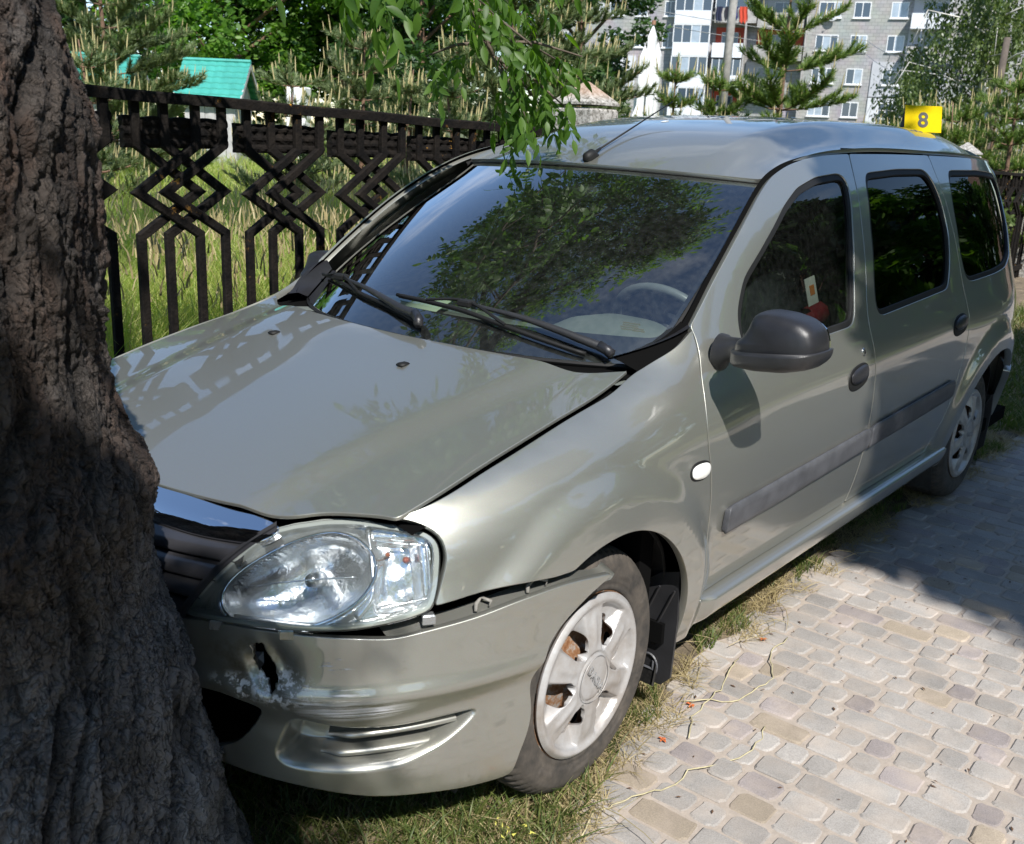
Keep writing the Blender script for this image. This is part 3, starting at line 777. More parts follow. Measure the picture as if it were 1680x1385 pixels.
def sett_mat(name, col):
    m, nt, b = nmat(name)
    oi = nt.nodes.new('ShaderNodeObjectInfo'); tc = nt.nodes.new('ShaderNodeTexCoord')
    geo = nt.nodes.new('ShaderNodeNewGeometry')
    n = nt.nodes.new('ShaderNodeTexNoise'); n.inputs['Scale'].default_value = 260; n.inputs['Detail'].default_value = 5; n.inputs['Roughness'].default_value = .7
    n2 = nt.nodes.new('ShaderNodeTexNoise'); n2.inputs['Scale'].default_value = 9; n2.inputs['Detail'].default_value = 6
    nt.links.new(geo.outputs['Position'], n.inputs['Vector']); nt.links.new(geo.outputs['Position'], n2.inputs['Vector'])
    r = nt.nodes.new('ShaderNodeValToRGB'); e = r.color_ramp.elements
    e[0].position = .32; e[0].color = (*[c*.78 for c in col], 1); e[1].position = .62; e[1].color = (*[min(1, c*1.16) for c in col], 1)
    nt.links.new(n.outputs['Fac'], r.inputs['Fac'])
    mx = nt.nodes.new('ShaderNodeMixRGB'); mx.inputs['Color2'].default_value = (.46, .38, .31, 1)
    mr = nt.nodes.new('ShaderNodeMapRange'); mr.inputs['From Min'].default_value = .45; mr.inputs['From Max'].default_value = .75; mr.inputs['To Max'].default_value = .55
    nt.links.new(n2.outputs['Fac'], mr.inputs['Value']); nt.links.new(mr.outputs[0], mx.inputs['Fac']); nt.links.new(r.outputs['Color'], mx.inputs['Color1'])
    st = nt.nodes.new('ShaderNodeTexNoise'); st.inputs['Scale'].default_value = 2.6; st.inputs['Detail'].default_value = 10; st.inputs['Roughness'].default_value = .7; nt.links.new(geo.outputs['Position'], st.inputs['Vector'])
    sm = nt.nodes.new('ShaderNodeMapRange'); sm.inputs['From Min'].default_value = .38; sm.inputs['From Max'].default_value = .58; sm.inputs['To Min'].default_value = .74; nt.links.new(st.outputs['Fac'], sm.inputs['Value'])
    mst = nt.nodes.new('ShaderNodeMixRGB'); mst.blend_type = 'MULTIPLY'; mst.inputs['Fac'].default_value = 1; nt.links.new(mx.outputs['Color'], mst.inputs['Color1']); nt.links.new(sm.outputs[0], mst.inputs['Color2']); mx = mst
    hv = nt.nodes.new('ShaderNodeHueSaturation'); m2 = nt.nodes.new('ShaderNodeMapRange'); m2.inputs['To Min'].default_value = .84; m2.inputs['To Max'].default_value = 1.14
    nt.links.new(geo.outputs['Random Per Island'], m2.inputs['Value'])
    nt.links.new(oi.outputs['Random'], m2.inputs['Value'])
    nt.links.new(m2.outputs[0], hv.inputs['Value']); nt.links.new(mx.outputs['Color'], hv.inputs['Color'])
    nt.links.new(hv.outputs['Color'], b.inputs['Base Color']); b.inputs['Roughness'].default_value = .9
    bp = nt.nodes.new('ShaderNodeBump'); bp.inputs['Strength'].default_value = .35; bp.inputs['Distance'].default_value = .0025
    nt.links.new(n.outputs['Fac'], bp.inputs['Height']); nt.links.new(bp.outputs['Normal'], b.inputs['Normal'])
    return m
SETT = [sett_mat('sett_grey', (.335, .312, .288)), sett_mat('sett_rose', (.298, .262, .252)), sett_mat('sett_tan', (.355, .295, .225))]
def sett_geo(L, W, seed):
    r_ = np.random.default_rng(seed)
    pts = []
    rc = .0175
    for sx, sy, a0 in ((1, 1, 0), (-1, 1, 90), (-1, -1, 180), (1, -1, 270)):
        for k in range(4):
            a = math.radians(a0+k*30); rr = rc*(1+r_.uniform(-.15, .2))
            pts.append((sx*(W/2-rc)+rr*math.cos(a), sy*(L/2-rc)+rr*math.sin(a)))
    P = np.array(pts)+r_.normal(0, .0007, (16, 2)); n = 16
    V = [np.c_[P, np.full(n, -.018)], np.c_[P, np.full(n, -.0035)], np.c_[P*[1-.0045/W*2, 1-.0045/L*2], np.full(n, .0010)], np.array([[0, 0, .0016]])]
    V = np.concatenate(V); i = np.arange(n); j = (i+1) % n
    F4 = np.concatenate([np.stack([i+k*n, j+k*n, j+(k+1)*n, i+(k+1)*n], 1) for k in range(2)]); F3 = np.stack([i+2*n, j+2*n, np.full(n, 3*n)], 1)
    return V, F4, F3
PITCH, JT = .0915, .0105
Ls = [.163, .112, .079]; proto = {}
for li, L in enumerate(Ls):
    for sd in range(3):
        V, F4, F3 = sett_geo(L-JT, PITCH-JT, li*7+sd); proto[li, sd] = (V, F4, F3)
meshes = {}
placed = []
kx = 0; x = 1.6
while x > -14:
    y = edge_y(x)+rng.uniform(0, .05)-.03; drift = .012*math.sin(x*1.7)
    while y < (3.5 if x > -7 else 3.0):
        li = rng.choice(3, p=[.32, .36, .32]); L = Ls[li]
        mi = rng.choice(3, p=[.74, .14, .12])
        placed.append((x+drift*0+rng.normal(0, .0016)+.010*math.sin(y*2.1+x), y+L/2, li, int(rng.integers(3)), mi, rng.normal(0, .0012), rng.normal(0, .012)))
        y += L
    x -= PITCH
placed = [p for p in placed if p[1] > edge_y(p[0])-.02]
def in_view(x, y):
    d = Vector((x, y, 0))-Vector(CAM_LOC); z = d.dot(_f)
    if z < .3: return None
    u = 840+FOCAL*d.dot(_r)/z; v = 692-FOCAL*d.dot(_u)/z
    return z if -30 < u < 1710 and -30 < v < 1415 else None
vis = sorted([(in_view(p[0], p[1]) or 1e9, i) for i, p in enumerate(placed)])
single = set(i for z, i in vis[:300] if z < 1e8)
rest = {0: [], 1: [], 2: []}
for i, (x, y, li, sd, mi, dz, rz) in enumerate(placed):
    V, F4, F3 = proto[li, sd]
    if i in single:
        key = (li, sd, mi)
        if key not in meshes:
            me = mesh_arrays('paver', V, [F4, F3], False); me.materials.append(SETT[mi]); meshes[key] = me
        o = bpy.data.objects.new('paver', meshes[key]); COL.objects.link(o); o.parent = pave
        o.location = (x, y, dz); o.rotation_euler = (rng.normal(0, .006), rng.normal(0, .006), rz)
    else:
        c_, s_ = math.cos(rz), math.sin(rz)
        rest[mi].append((V @ np.array([[c_, s_, 0], [-s_, c_, 0], [0, 0, 1]])+[x, y, dz], F4, F3))
for mi, L in rest.items():
    Vs, A4, A3, b0 = [], [], [], 0
    for V, F4, F3 in L: Vs.append(V); A4.append(F4+b0); A3.append(F3+b0); b0 += len(V)
    me = mesh_arrays('paving_field', np.concatenate(Vs), [np.concatenate(A4), np.concatenate(A3)], False)
    tag(link('paving_field', me, SETT[mi], pave), kind='stuff')
# a dry verge and hedge foot beyond the walk, far side
mb = MB()
for k in range(44):
    x0 = 3.2-k*1.0; mb = MB(); mb.box((x0-.995, 3.62, -.1), (x0, 3.72, .045), None, .008); o = mb.build('kerb_stone', simple('kerb_concrete', (.36,.34,.31), .9, var=.25, scale=9) if k == 0 else bpy.data.materials['kerb_concrete'], pave)
me = mesh_arrays('lawn', [(-60,3.70,-.004),(12,3.70,-.004),(12,60,-.004),(-60,60,-.004)], np.array([(0,1,2,3)]))
tag(link('lawn', me, ground_mat()), kind='structure')

# ---- grass
def blades(n, xy, h, w, lean, curl=.5, rs=None):
    """n thin bent blades (2 quads + tip) -> V, F"""
    x, y = xy[:, 0], xy[:, 1]; z0 = xy[:, 2] if xy.shape[1] > 2 else np.zeros(n)
    a = rng.uniform(0, 2*np.pi, n); d = np.stack([np.cos(a), np.sin(a)], 1); sd = np.stack([-d[:, 1], d[:, 0]], 1)
    b = rng.uniform(0, 2*np.pi, n); sd = np.stack([np.cos(b), np.sin(b)], 1)
    L = h*lean
    rows = []
    for t, ww in ((0, 1), (.4, .85), (.75, .55), (1, 0.0)):
        off = L*(t**1.8); zz = z0+h*(t-.28*curl*t**3)
        c = np.stack([x+d[:, 0]*off, y+d[:, 1]*off, zz], 1); hw = (w*ww/2)[:, None]*np.c_[sd, np.zeros(n)]
        if ww > 0: rows += [c-hw, c+hw]
        else: rows += [c]
    V = np.stack(rows, 1).reshape(-1, 3); i = np.arange(n)*7
    F4 = np.concatenate([np.stack([i, i+1, i+3, i+2], 1), np.stack([i+2, i+3, i+5, i+4], 1)]); F3 = np.stack([i+4, i+5, i+6], 1)
    return V, F4, F3
def stuff_grass(name, xy, h, w, lean, mat, curl=.5, label=None):
    V, F4, F3 = blades(len(xy), xy, h, w, lean, curl)
    o = link(name, mesh_arrays(name, V, [F4, F3], True), mat); tag(o, kind='stuff'); return o
G_GREEN = leafmat('green_grass', [(.05, .08, .015), (.085, .12, .025), (.16, .17, .05)], .55, .3)
G_DRY = leafmat('dry_grass', [(.34, .27, .13), (.45, .37, .20), (.24, .20, .09)], .6, .25, (1.3, 1.2, .9))
G_MEADOW = leafmat('meadow_grass', [(.18, .29, .045), (.27, .37, .07), (.40, .42, .13), (.48, .46, .20)], .5, .5, (1.9, 1.9, .8))
TCX = 1.24
def band(n, x0, x1, inner, outer, pw=1.0):
    x = rng.uniform(x0, x1, n); t = rng.random(n)**pw; e = edge_y(x)+.02*np.sin(x*11)+.02*np.sin(x*29)
    return np.stack([x, e+outer-(outer-inner)*t, np.full(n, -.008)], 1)
def clump(P, amount, sc, seed):
    q = np.sin(P[:, 0]*sc+seed)*np.sin(P[:, 1]*sc*1.3+seed*2.1)+.6*np.sin(P[:, 0]*sc*2.7+1.3*seed)*np.sin(P[:, 1]*sc*2.1)
    return P[q > amount]
P = clump(band(30000, -5, 1.6, -.42, .0), .05, 9, 1); n = len(P)
stuff_grass('verge_grass', P, rng.uniform(.025, .075, n), rng.uniform(.0025, .005, n), rng.uniform(.2, .9, n), G_GREEN)
P = clump(band(46000, -5, 1.6, -.36, .06), -.35, 7, 4); n = len(P)
stuff_grass('dry_verge_grass', P, rng.uniform(.012, .045, n), rng.uniform(.0016, .0034, n), rng.uniform(.6, 3.2, n), G_DRY, .2)
n = 26000; P = np.stack([rng.uniform(-5, 2.0, n), rng.uniform(-1.4, .5, n), np.full(n, -.012)], 1)
stuff_grass('shaded_grass', P, rng.uniform(.03, .10, n), rng.uniform(.003, .006, n), rng.uniform(.2, .8, n), G_GREEN)
for nn, mt, hh, ww in ((9000, G_GREEN, (.03, .10), (.003, .006)), (9000, G_DRY, (.02, .07), (.002, .004))):
    x = rng.uniform(-.1, 1.3, nn); y = rng.uniform(.15, 1.05, nn); k = (y < edge_y(x)+.02) & ((x-TCX)**2+(y-.2)**2 > .30)
    P = np.stack([x, y, np.full(nn, -.012)], 1)[k]; n = len(P); stuff_grass('verge_grass', P, rng.uniform(*hh, n), rng.uniform(*ww, n), rng.uniform(.3, 1.6, n), mt)
# right-hand verge behind the car
n = 16000; x = rng.uniform(-16, -4.3, n); P = np.stack([x, rng.uniform(-1.3, 0, n)+edge_y(x)+.05, np.full(n, -.01)], 1)
stuff_grass('verge_grass', P, rng.uniform(.05, .16, n), rng.uniform(.006, .012, n), rng.uniform(.3, .9, n), G_GREEN)
n = 9000; x = rng.uniform(-16, -4.3, n); P = np.stack([x, rng.uniform(-1.0, 0, n)+edge_y(x)-.1, np.full(n, -.01)], 1)
stuff_grass('dry_verge_grass', P, rng.uniform(.03, .10, n), rng.uniform(.006, .010, n), rng.uniform(.6, 2, n), G_DRY)
# tall meadow behind the fence
def meadow(n, y0, y1, h0, h1, w0, w1, xfn, mat=G_MEADOW, name='meadow_grass', lean=(.15, .55)):
    y = rng.uniform(y0, y1, n); xa, xb = xfn(y); x = xa+(xb-xa)*rng.random(n)
    P = np.stack([x, y, np.full(n, -.04)], 1)
    stuff_grass(name, P, rng.uniform(h0, h1, n), rng.uniform(w0, w1, n), rng.uniform(*lean, n), mat, .7)
wedge = lambda y: (1.76+(y-1.98)*1.55, 1.76+(y-1.98)*.44)
meadow(42000, -3.4, -1.50, .5, 1.15, .004, .009, wedge)
meadow(42000, -7.5, -3.4, .6, 1.2, .007, .014, wedge)
meadow(34000, -17, -7.5, .6, 1.15, .014, .03, wedge)
meadow(22000, -40, -17, .5, 1.0, .03, .06, wedge)
meadow(16000, -6, -1.5, .5, 1.0, .008, .016, lambda y: (1.76+(y-1.98)*.44, 5.0+0*y))
meadow(14000, -30, -6, .5, 1.1, .03, .06, lambda y: (1.76+(y-1.98)*.44, 9.0+0*y))
# pale seed stalks standing over it
n = 2600; y = rng.uniform(-5.5, -1.55, n); xa, xb = wedge(y); P = np.stack([xa+(xb-xa)*rng.random(n), y, np.full(n, -.04)], 1)
stuff_grass('seed_stalks', P, rng.uniform(.8, 1.15, n), rng.uniform(.003, .006, n), rng.uniform(.05, .35, n), G_DRY, .6)
n = 5200; hx = rng.integers(0, 2600, n); hh = rng.uniform(.78, 1.08, n)
Q = np.stack([P[hx, 0]+rng.normal(0, .03, n), P[hx, 1]+rng.normal(0, .03, n), hh-.05], 1)
stuff_grass('seed_heads', Q, rng.uniform(.05, .12, n), rng.uniform(.006, .012, n), rng.uniform(.1, .7, n), G_DRY, .3)
# straws and long stems fallen on the paving edge
mb = MB()
for _ in range(70):
    x = rng.uniform(-2.4, .5); y = float(edge_y(x))+rng.uniform(-.20, .10); a = rng.uniform(0, 6.28); L = rng.uniform(.05, .22); z = .006+rng.uniform(0, .02)
    c = rng.normal(0, .25); p = [(x+L*t*math.cos(a+c*t), y+L*t*math.sin(a+c*t), z+.012*math.sin(t*3)) for t in (0, .35, .7, 1)]
    mb.tube(p, [.0012, .0013, .0011, .0006], 4)
tag(mb.build('straw', G_DRY), kind='stuff')
STEM = simple('green_straw', (.44, .39, .24), .85, var=.3, scale=30)
for k, (lab, pts) in enumerate((('long pale stem lying across the setts beside the front tyre', [(.16, .93), (.05, .90), (-.12, .97), (-.25, .99), (-.42, 1.06), (-.55, 1.03)]),
                              ('pale bent stem lying on the paving by the mud flap', [(-.50, .80), (-.60, .90), (-.78, .93), (-.98, .85), (-1.05, .86)]),
                              ('thin pale stem fallen across the paving edge under the door', [(-.36, .90), (-.48, .86), (-.66, .84), (-.84, .80)]))):
    mb = MB(); q = catmull(pts, .03); mb.tube([(a, b, .006+.005*math.sin(i*.9)) for i, (a, b) in enumerate(q+rng.normal(0, .004, q.shape))], .0019, 5); tag(mb.build('stem', STEM, smooth=True), lab, 'plant stem', 'stems fallen on the paving')
# small wild plant with yellow flowers by the front tyre
wp = empty('wild_plant', (.33, .86, 0)); tag(wp, 'small weed with tiny yellow flowers standing in front of the front tyre', 'plant')
mb = MB(); tips = []
for k in range(5):
    a = rng.uniform(0, 6.28); L = rng.uniform(.07, .14); p = [(0, 0, -.01), (.012*math.cos(a), .012*math.sin(a), L*.5), (.035*math.cos(a), .035*math.sin(a), L)]; mb.tube(p, [.0016, .0012, .0008], 4); tips.append(p[-1])
mb.build('stalk', G_GREEN, wp)
mb = MB()
for t in tips:
    for _ in range(3):
        c = np.array(t)+rng.normal(0, .009, 3); d = rng.normal(0, 1, (3, 3))*.0035; mb.add([c+d[0], c+d[1], c+d[2], c-d[0]], [(0, 1, 2), (0, 2, 3)])
mb.build('flower', simple('yellow_petals', (.62, .58, .12), .7), wp)['kind'] = 'stuff'

# ------------------------------------------------------------------ the car
car = empty('station_wagon', (-1.45, 0, 0))
tag(car, 'grey green estate car with a torn front bumper, stopped against the thick tree trunk', 'car')
CP = Matrix.Translation((1.45, 0, 0))   # parts are modelled with the front axle at the origin

class _P:                                # parent helper: parts keep their own coordinates
    pass
def fit(o):
    o.matrix_parent_inverse = CP
    return o
_link0 = link
def link(name, me, mat=None, parent=None):
    o = _link0(name, me, mat, parent)
    if parent is car: o.matrix_parent_inverse = CP
    return o

SXZ = lambda x, z: np.stack([x, S(x, z), z], -1)
def SOFF(d):
    def f(x, z):
        P = np.stack([x, S(x, z), z], -1)
        uv = np.stack([x, z], -1); e = 2e-3
        a = SXZ(x+e, z)-SXZ(x-e, z); b = SXZ(x, z+e)-SXZ(x, z-e); n = np.cross(a, b); n /= np.linalg.norm(n, axis=-1)[..., None]
        return P + n*d
    return f
FL = -1   # (x,z) -> outward is +y : cross(dx,dz) = -y

B_SEAM = [(-1.659,1.505),(-1.611,1.44),(-1.567,1.317),(-1.515,1.147),(-1.475,.988),(-1.478,.90),(-1.490,.82),(-1.497,.735),(-1.497,.643),(-1.503,.538),(-1.500,.449),(-1.485,.348)]
C_SEAM = [(-2.445,1.508),(-2.42,1.44),(-2.435,1.34),(-2.447,1.23),(-2.462,1.03),(-2.475,.91),(-2.475,.82),(-2.465,.74),(-2.44,.676),(-2.425,.575),(-2.384,.474),(-2.31,.39),(-2.285,.348)]
A_SEAM = [(-.474,1.066),(-.463,1.01),(-.432,.95),(-.402,.85),(-.422,.72),(-.442,.60),(-.450,.45),(-.468,.348)]
TOPF = [tuple(p) for p in SIDE['doorF_top']]
WINF = [(-.664,1.022),(-.676,1.08),(-.745,1.163),(-.898,1.254),(-1.052,1.338),(-1.17,1.386),(-1.32,1.416),(-1.49,1.427),(-1.528,1.420),(-1.473,1.295),(-1.406,1.151),(-1.362,1.02),(-1.345,.998),(-1.10,.992),(-.68,.984)]
WINR = [(-1.72,1.428),(-2.02,1.440),(-2.30,1.440),(-2.340,1.42),(-2.376,1.33),(-2.380,1.23),(-2.342,1.11),(-2.300,1.045),(-2.28,1.030),(-1.60,1.004),(-1.567,1.008),(-1.577,1.08),(-1.635,1.26),(-1.695,1.41)]
WINQ = [(-2.585,1.436),(-2.95,1.436),(-3.30,1.420),(-3.375,1.385),(-3.385,1.32),(-3.30,1.20),(-3.17,1.10),(-3.02,1.062),(-2.85,1.050),(-2.56,1.038),(-2.515,1.05),(-2.495,1.15),(-2.52,1.33),(-2.56,1.42)]

def arc(cx, cz, r, a0, a1, n=40):
    a = np.radians(np.linspace(a0, a1, n)); return [(cx+r*math.cos(t), cz+r*math.sin(t)) for t in a]
FRONT_EDGE = [(.494,.795),(.458,.783),(.436,.762),(.434,.735),(.450,.680),(.472,.630)]
seam_x = np.linspace(-.292, .500, 26)
HSEAM = [(float(x), float(cub(SX, SZ, x))) for x in seam_x]
fender_o = loop(HSEAM, [(.500,.797)]+FRONT_EDGE[1:], [(.472,.630),(.40,.640),(.30,.648),(.205,.640)],
                arc(0, .30, .372, 65.5, 188, 50), [(-.364,.246),(-.40,.238),(-.466,.238),(-.468,.348)], A_SEAM[::-1], [(-.474,1.066),(-.40,1.028),(-.33,1.002),(-.292,.989)], soft=1)
fender = panel('front_fender', fender_o, SXZ, PAINT, car, grid=.016, flip=FL, gap=.0016, rim=.02)
def door(name, o, win, glassmat):
    lo = loop(*o, soft=2)
    wl = smooth_loop(resample(polyline(win+[win[0]], .008), .008), 14, .008)
    hole = inset(wl, -.016)
    d = panel(name, lo, SXZ, PAINT, car, holes=[hole], grid=.022, flip=FL, gap=.0018, rim=.03)
    ds = [x for x in car.children if x.name.split('.')[0] == name]
    for k, dd in enumerate(ds):
        m = bool(k)
        g = link('window', panel_mesh('window', inset(wl, -.004), [], SXZ, .05, FL, rim=.004, depth_in=.012, mirror=m), glassmat, dd)
        s = link('window_seal', panel_mesh('window_seal', inset(hole, .0005), [inset(wl, .002)], SXZ, .02, FL, rim=.010, depth_in=.004, edge=.002, mirror=m), M['rubber'], dd)
    return ds
doorsF = door('front_door', (TOPF, B_SEAM, [(-1.485,.348),(-.468,.348)], A_SEAM[::-1]), WINF, M['sideglass'])
doorsR = door('rear_door', ([(-1.659,1.505),(-2.0,1.508),(-2.445,1.508)], C_SEAM, [(-2.285,.348),(-1.485,.348)], B_SEAM[::-1]), WINR, M['tint'])
quarter_o = [[(-2.445,1.508),(-2.9,1.502),(-3.3,1.488),(-3.52,1.468)], [(-3.52,1.468),(-3.585,1.44),(-3.62,1.30),(-3.645,1.10),(-3.66,.90),(-3.66,.62)], [(-3.66,.62),(-3.50,.61),(-3.30,.60),(-3.199,.579)],
             arc(-2.905, .30, .374, 44.5, 180, 46), [(-3.279,.300),(-3.279,.300001)]]
quarter_o = [quarter_o[0], quarter_o[1], quarter_o[2], arc(-2.905, .305, .402, 137, 3, 50), [(-2.503,.326),(-2.47,.30),(-2.42,.30),(-2.285,.348)], C_SEAM[::-1]]
door('rear_quarter', quarter_o, WINQ, M['tint'])

# dark strips behind the shut lines
for cv in (A_SEAM, B_SEAM, C_SEAM, TOPF, [(-.474,1.066),(-.40,1.028),(-.33,1.002),(-.292,.989)], [(-1.659,1.505),(-2.445,1.508)], [(-.468,.348),(-2.285,.348)]):
    ribbon('door_gap', catmull(cv, .03), SXZ, .022 if cv is TOPF else .05, -.016*FL*FL, M['dark'], car, flip=FL)

# sill: a rounded ledge under the doors
def SILL(x, z):
    t = np.clip((z-.235)/.112, 0, 1)
    y = .775+.083*np.sin(np.clip(t, 0, 1)**.6*1.62)-.060*sst(.336, .353, z)
    f = sst(-.445, -.53, x)*sst(-2.56, -2.46, x)
    return np.stack([x, (S(x, z)+.0015)*(1-f)+y*f, z], -1)
panel('sill', loop([(-.472,.235),(-.472,.350)], [(-.472,.350),(-2.48,.352)], [(-2.48,.352),(-2.51,.29),(-2.52,.235)], [(-2.52,.235),(-.472,.235)], soft=1), SILL, PAINT, car, grid=.0075, flip=FL, rim=.012)

# rubbing strips on the doors
def MLD(x, z):
    zc = .562+(-x-.52)*.028
    t = (z-zc)/.046
    e = np.clip(1-np.abs(t)**5, 0, 1)
    return np.stack([x, S(x, z)+.004+.014*e, z], -1)
def strip(x0, x1, ta=0, tb=0):
    zc = lambda x: .562+(-x-.52)*.028
    L = loop([(x0, zc(x0)+.040), (x1, zc(x1)+.040+ta)], [(x1, zc(x1)+.040+ta), (x1-.006*0, zc(x1)-.040)], [(x1, zc(x1)-.040), (x0, zc(x0)-.044)], [(x0, zc(x0)-.044), (x0, zc(x0)+.040)], soft=5)
    return L
for ds, a, b in ((doorsF, -.525, -1.488), (doorsR, -1.510, -2.372)):
    for k, dd in enumerate(ds):
        link('side_moulding', panel_mesh('side_moulding', strip(a, b), [], MLD, .012, FL, rim=.016, edge=.003, mirror=bool(k)), M['mould_plastic'], dd)

# door handles: a scooped cup with a flap, and the lock
def oval(cx, cz, a, b, rot=0, n=40, p=2.4):
    t = np.arange(n)*2*np.pi/n; c, s = np.cos(t), np.sin(t)
    x = a*np.sign(c)*np.abs(c)**(2/p); z = b*np.sign(s)*np.abs(s)**(2/p)
    cr, sr = math.cos(rot), math.sin(rot)
    return np.stack([cx+x*cr-z*sr, cz+x*sr+z*cr], 1)
def bump_on_S(cx, cz, a, b, h, rot=0):
    cr, sr = math.cos(-rot), math.sin(-rot)
    def f(x, z):
        u = ((x-cx)*cr-(z-cz)*sr)/a; w = ((x-cx)*sr+(z-cz)*cr)/b
        r2 = np.clip(1-(np.abs(u)**2.4+np.abs(w)**2.4), 0, 1)
        return np.stack([x, S(x, z)+h*np.sqrt(r2)+.001, z], -1)
    return f
for ds, cx, cz, rt in ((doorsF, -1.348, .824, -.10), (doorsR, -2.375, .872, -.10)):
    for k, dd in enumerate(ds):
        link('door_handle', panel_mesh('door_handle', oval(cx, cz, .080, .040, rt), [], bump_on_S(cx, cz, .084, .042, .004, rt), .006, FL, rim=.003, mirror=bool(k)), M['rubber'], dd)
        hh = link('door_handle', panel_mesh('door_handle', oval(cx+.004, cz+.010, .068, .026, rt), [], bump_on_S(cx+.004, cz+.010, .071, .029, .018, rt), .005, FL, rim=.008, mirror=bool(k)), M['mirror_plastic'], dd)
for k, dd in enumerate(doorsF):
    link('lock', panel_mesh('lock', oval(-1.391, .898, .012, .012), [], bump_on_S(-1.391, .898, .014, .014, .004), .004, FL, rim=.002, mirror=bool(k)), M['metal'], dd)
    link('lock', panel_mesh('keyhole', oval(-1.391, .898, .0055, .0055), [], bump_on_S(-1.391, .898, .009, .009, .006), .004, FL, rim=.002, mirror=bool(k)), M['rubber'], dd)
link_rep = panel('side_repeater', oval(-.370, .738, .042, .020, .05), bump_on_S(-.370, .738, .045, .023, .010, .05), M['white_lens'], car, grid=.006, flip=FL, rim=.004)
panel('side_repeater', oval(-.370, .738, .046, .024, .05), bump_on_S(-.370, .738, .05, .028, .003, .05), M['rubber'], car, grid=.01, flip=FL, rim=.003)

# hood
rear = [(-.255,.672),(-.205,.60),(-.170,.45),(-.140,.25),(-.126,.0),(-.140,-.25),(-.170,-.45),(-.205,-.60),(-.255,-.672)]
fr = [(.503,.674),(.508,.655),(.535,.590),(.567,.528),(.600,.483),(.618,.442),(.640,.34),(.660,.19),(.672,0)]
fr = fr+[(x, -y) for x, y in fr[-2::-1]]
hs = [(-.268,.692),(-.176,.6965),(.064,.699),(.26,.695),(.40,.690),(.490,.681)]
hood_o = loop([(x, y) for x, y in hs], [(.490,.681),(.503,.674)], fr, [(.503,-.674),(.490,-.681)], [(x, -y) for x, y in hs[::-1]], [(-.268,-.692),(-.255,-.672)], rear[::-1], [(-.255,.672),(-.268,.692)], soft=1)
panel('hood', hood_o, HOOD, PAINT, car, grid=.017, flip=1, both=False, rim=.007, edge=.0022, gap=.0052)
hc = np.array([(x, float(y)) for x, y in hs])
def HOODlow(x, y): return HOOD(x, y)-np.array([0, 0, .028])
for sgn in (1, -1):
    c2 = catmull(hs, .03)*np.array([1, sgn])
    ribbon('hood_gap', c2, HOOD, .05, -.03, M['dark'], car, both=False)
for y in (-.325, .20):
    mb = MB(); b0 = HOOD(.025, y); M4 = Matrix.Translation(Vector([float(q) for q in b0]))
    mb.box((-.016, -.011, -.004), (.014, .011, .007), M4, .004); mb.build('washer_nozzle', M['rubber'], car, smooth=True)

# roof, gutters
def roof_loop():
    f = [(-.935, y) for y in np.linspace(-.575, .575, 24)]
    s = [(-.945, .583), (-1.3, .590), (-2.4, .592), (-3.2, .585), (-3.50, .565)]
    r = [(-3.60, .48), (-3.655, .25), (-3.67, 0), (-3.655, -.25), (-3.60, -.48)]
    return loop(f, [(-.935, .575), (-.945, .583)], s, [(-3.50,.565)]+r+[(-3.50,-.565)], [(a, -b) for a, b in s[::-1]], [(-.945,-.583), (-.935,-.575)], soft=1)
panel('roof', roof_loop(), ROOF, PAINT, car, grid=.022, flip=-1, both=False, rim=.014, edge=.002)
for sgn in (1, -1):
    xs_ = np.linspace(-.93, -3.5, 60); A = ROOF(xs_+.0, np.full(60, .583*sgn)); Bp = SXZ(A[:, 0], np.interp(-A[:, 0], [p[0]*-1 for p in TOPF[2:]]+[2.445, 2.9, 3.3, 3.52], [p[1] for p in TOPF[2:]]+[1.508, 1.502, 1.488, 1.468]))
    Bp[:, 1] *= sgn
    V = np.concatenate([A-[0, 0, .016], Bp-[0, 0, .014]]); i = np.arange(59)
    link('roof_gutter', mesh_arrays('roof_gutter', V, np.stack([i, i+1, 61+i, 60+i], 1)), M['rubber'], car)

# windscreen with black border, rubber surround
ws_o = smooth_loop(resample(polyline([(-1, .0), (1, .0), (1, 1), (-1, 1), (-1, 0)], .01), .01), 6, .01)
windscreen = panel('windscreen', inset(ws_o, .004), WS, M['screen'], car, grid=.04, flip=1, both=False, rim=.003)
fr_in = smooth_loop(resample(polyline([(-.978, .125), (.978, .125), (.978, .975), (-.978, .975), (-.978, .125)], .01), .01), 12, .01)
link('black_border', panel_mesh('black_border', inset(ws_o, .004), [fr_in], WS, .03, 1, rim=0, depth_in=.006), M['frit'], windscreen)
link('screen_seal', panel_mesh('screen_seal', inset(ws_o, -.007), [inset(ws_o, .004)], WS, .02, 1, rim=.012, depth_in=.001, edge=.002), M['rubber'], windscreen)
mbx = MB()
for k_, (u_, v_, lw) in enumerate(((.865, .175, .030), (.866, .166, .026), (.867, .157, .030), (.868, .148, .024), (.900, .152, .016), (.903, .144, .020))):
    a_ = WS(u_-lw, v_)+[0, 0, .0022]; b_ = WS(u_+lw, v_-.004)+[0, 0, .0022]; d_ = np.array([-.0022, 0, .0016])
    mbx.add([a_, b_, b_+d_, a_+d_], [(0, 1, 2, 3)])
mbx.build('etched_mark', M['etch'], windscreen)['kind'] = 'stuff'
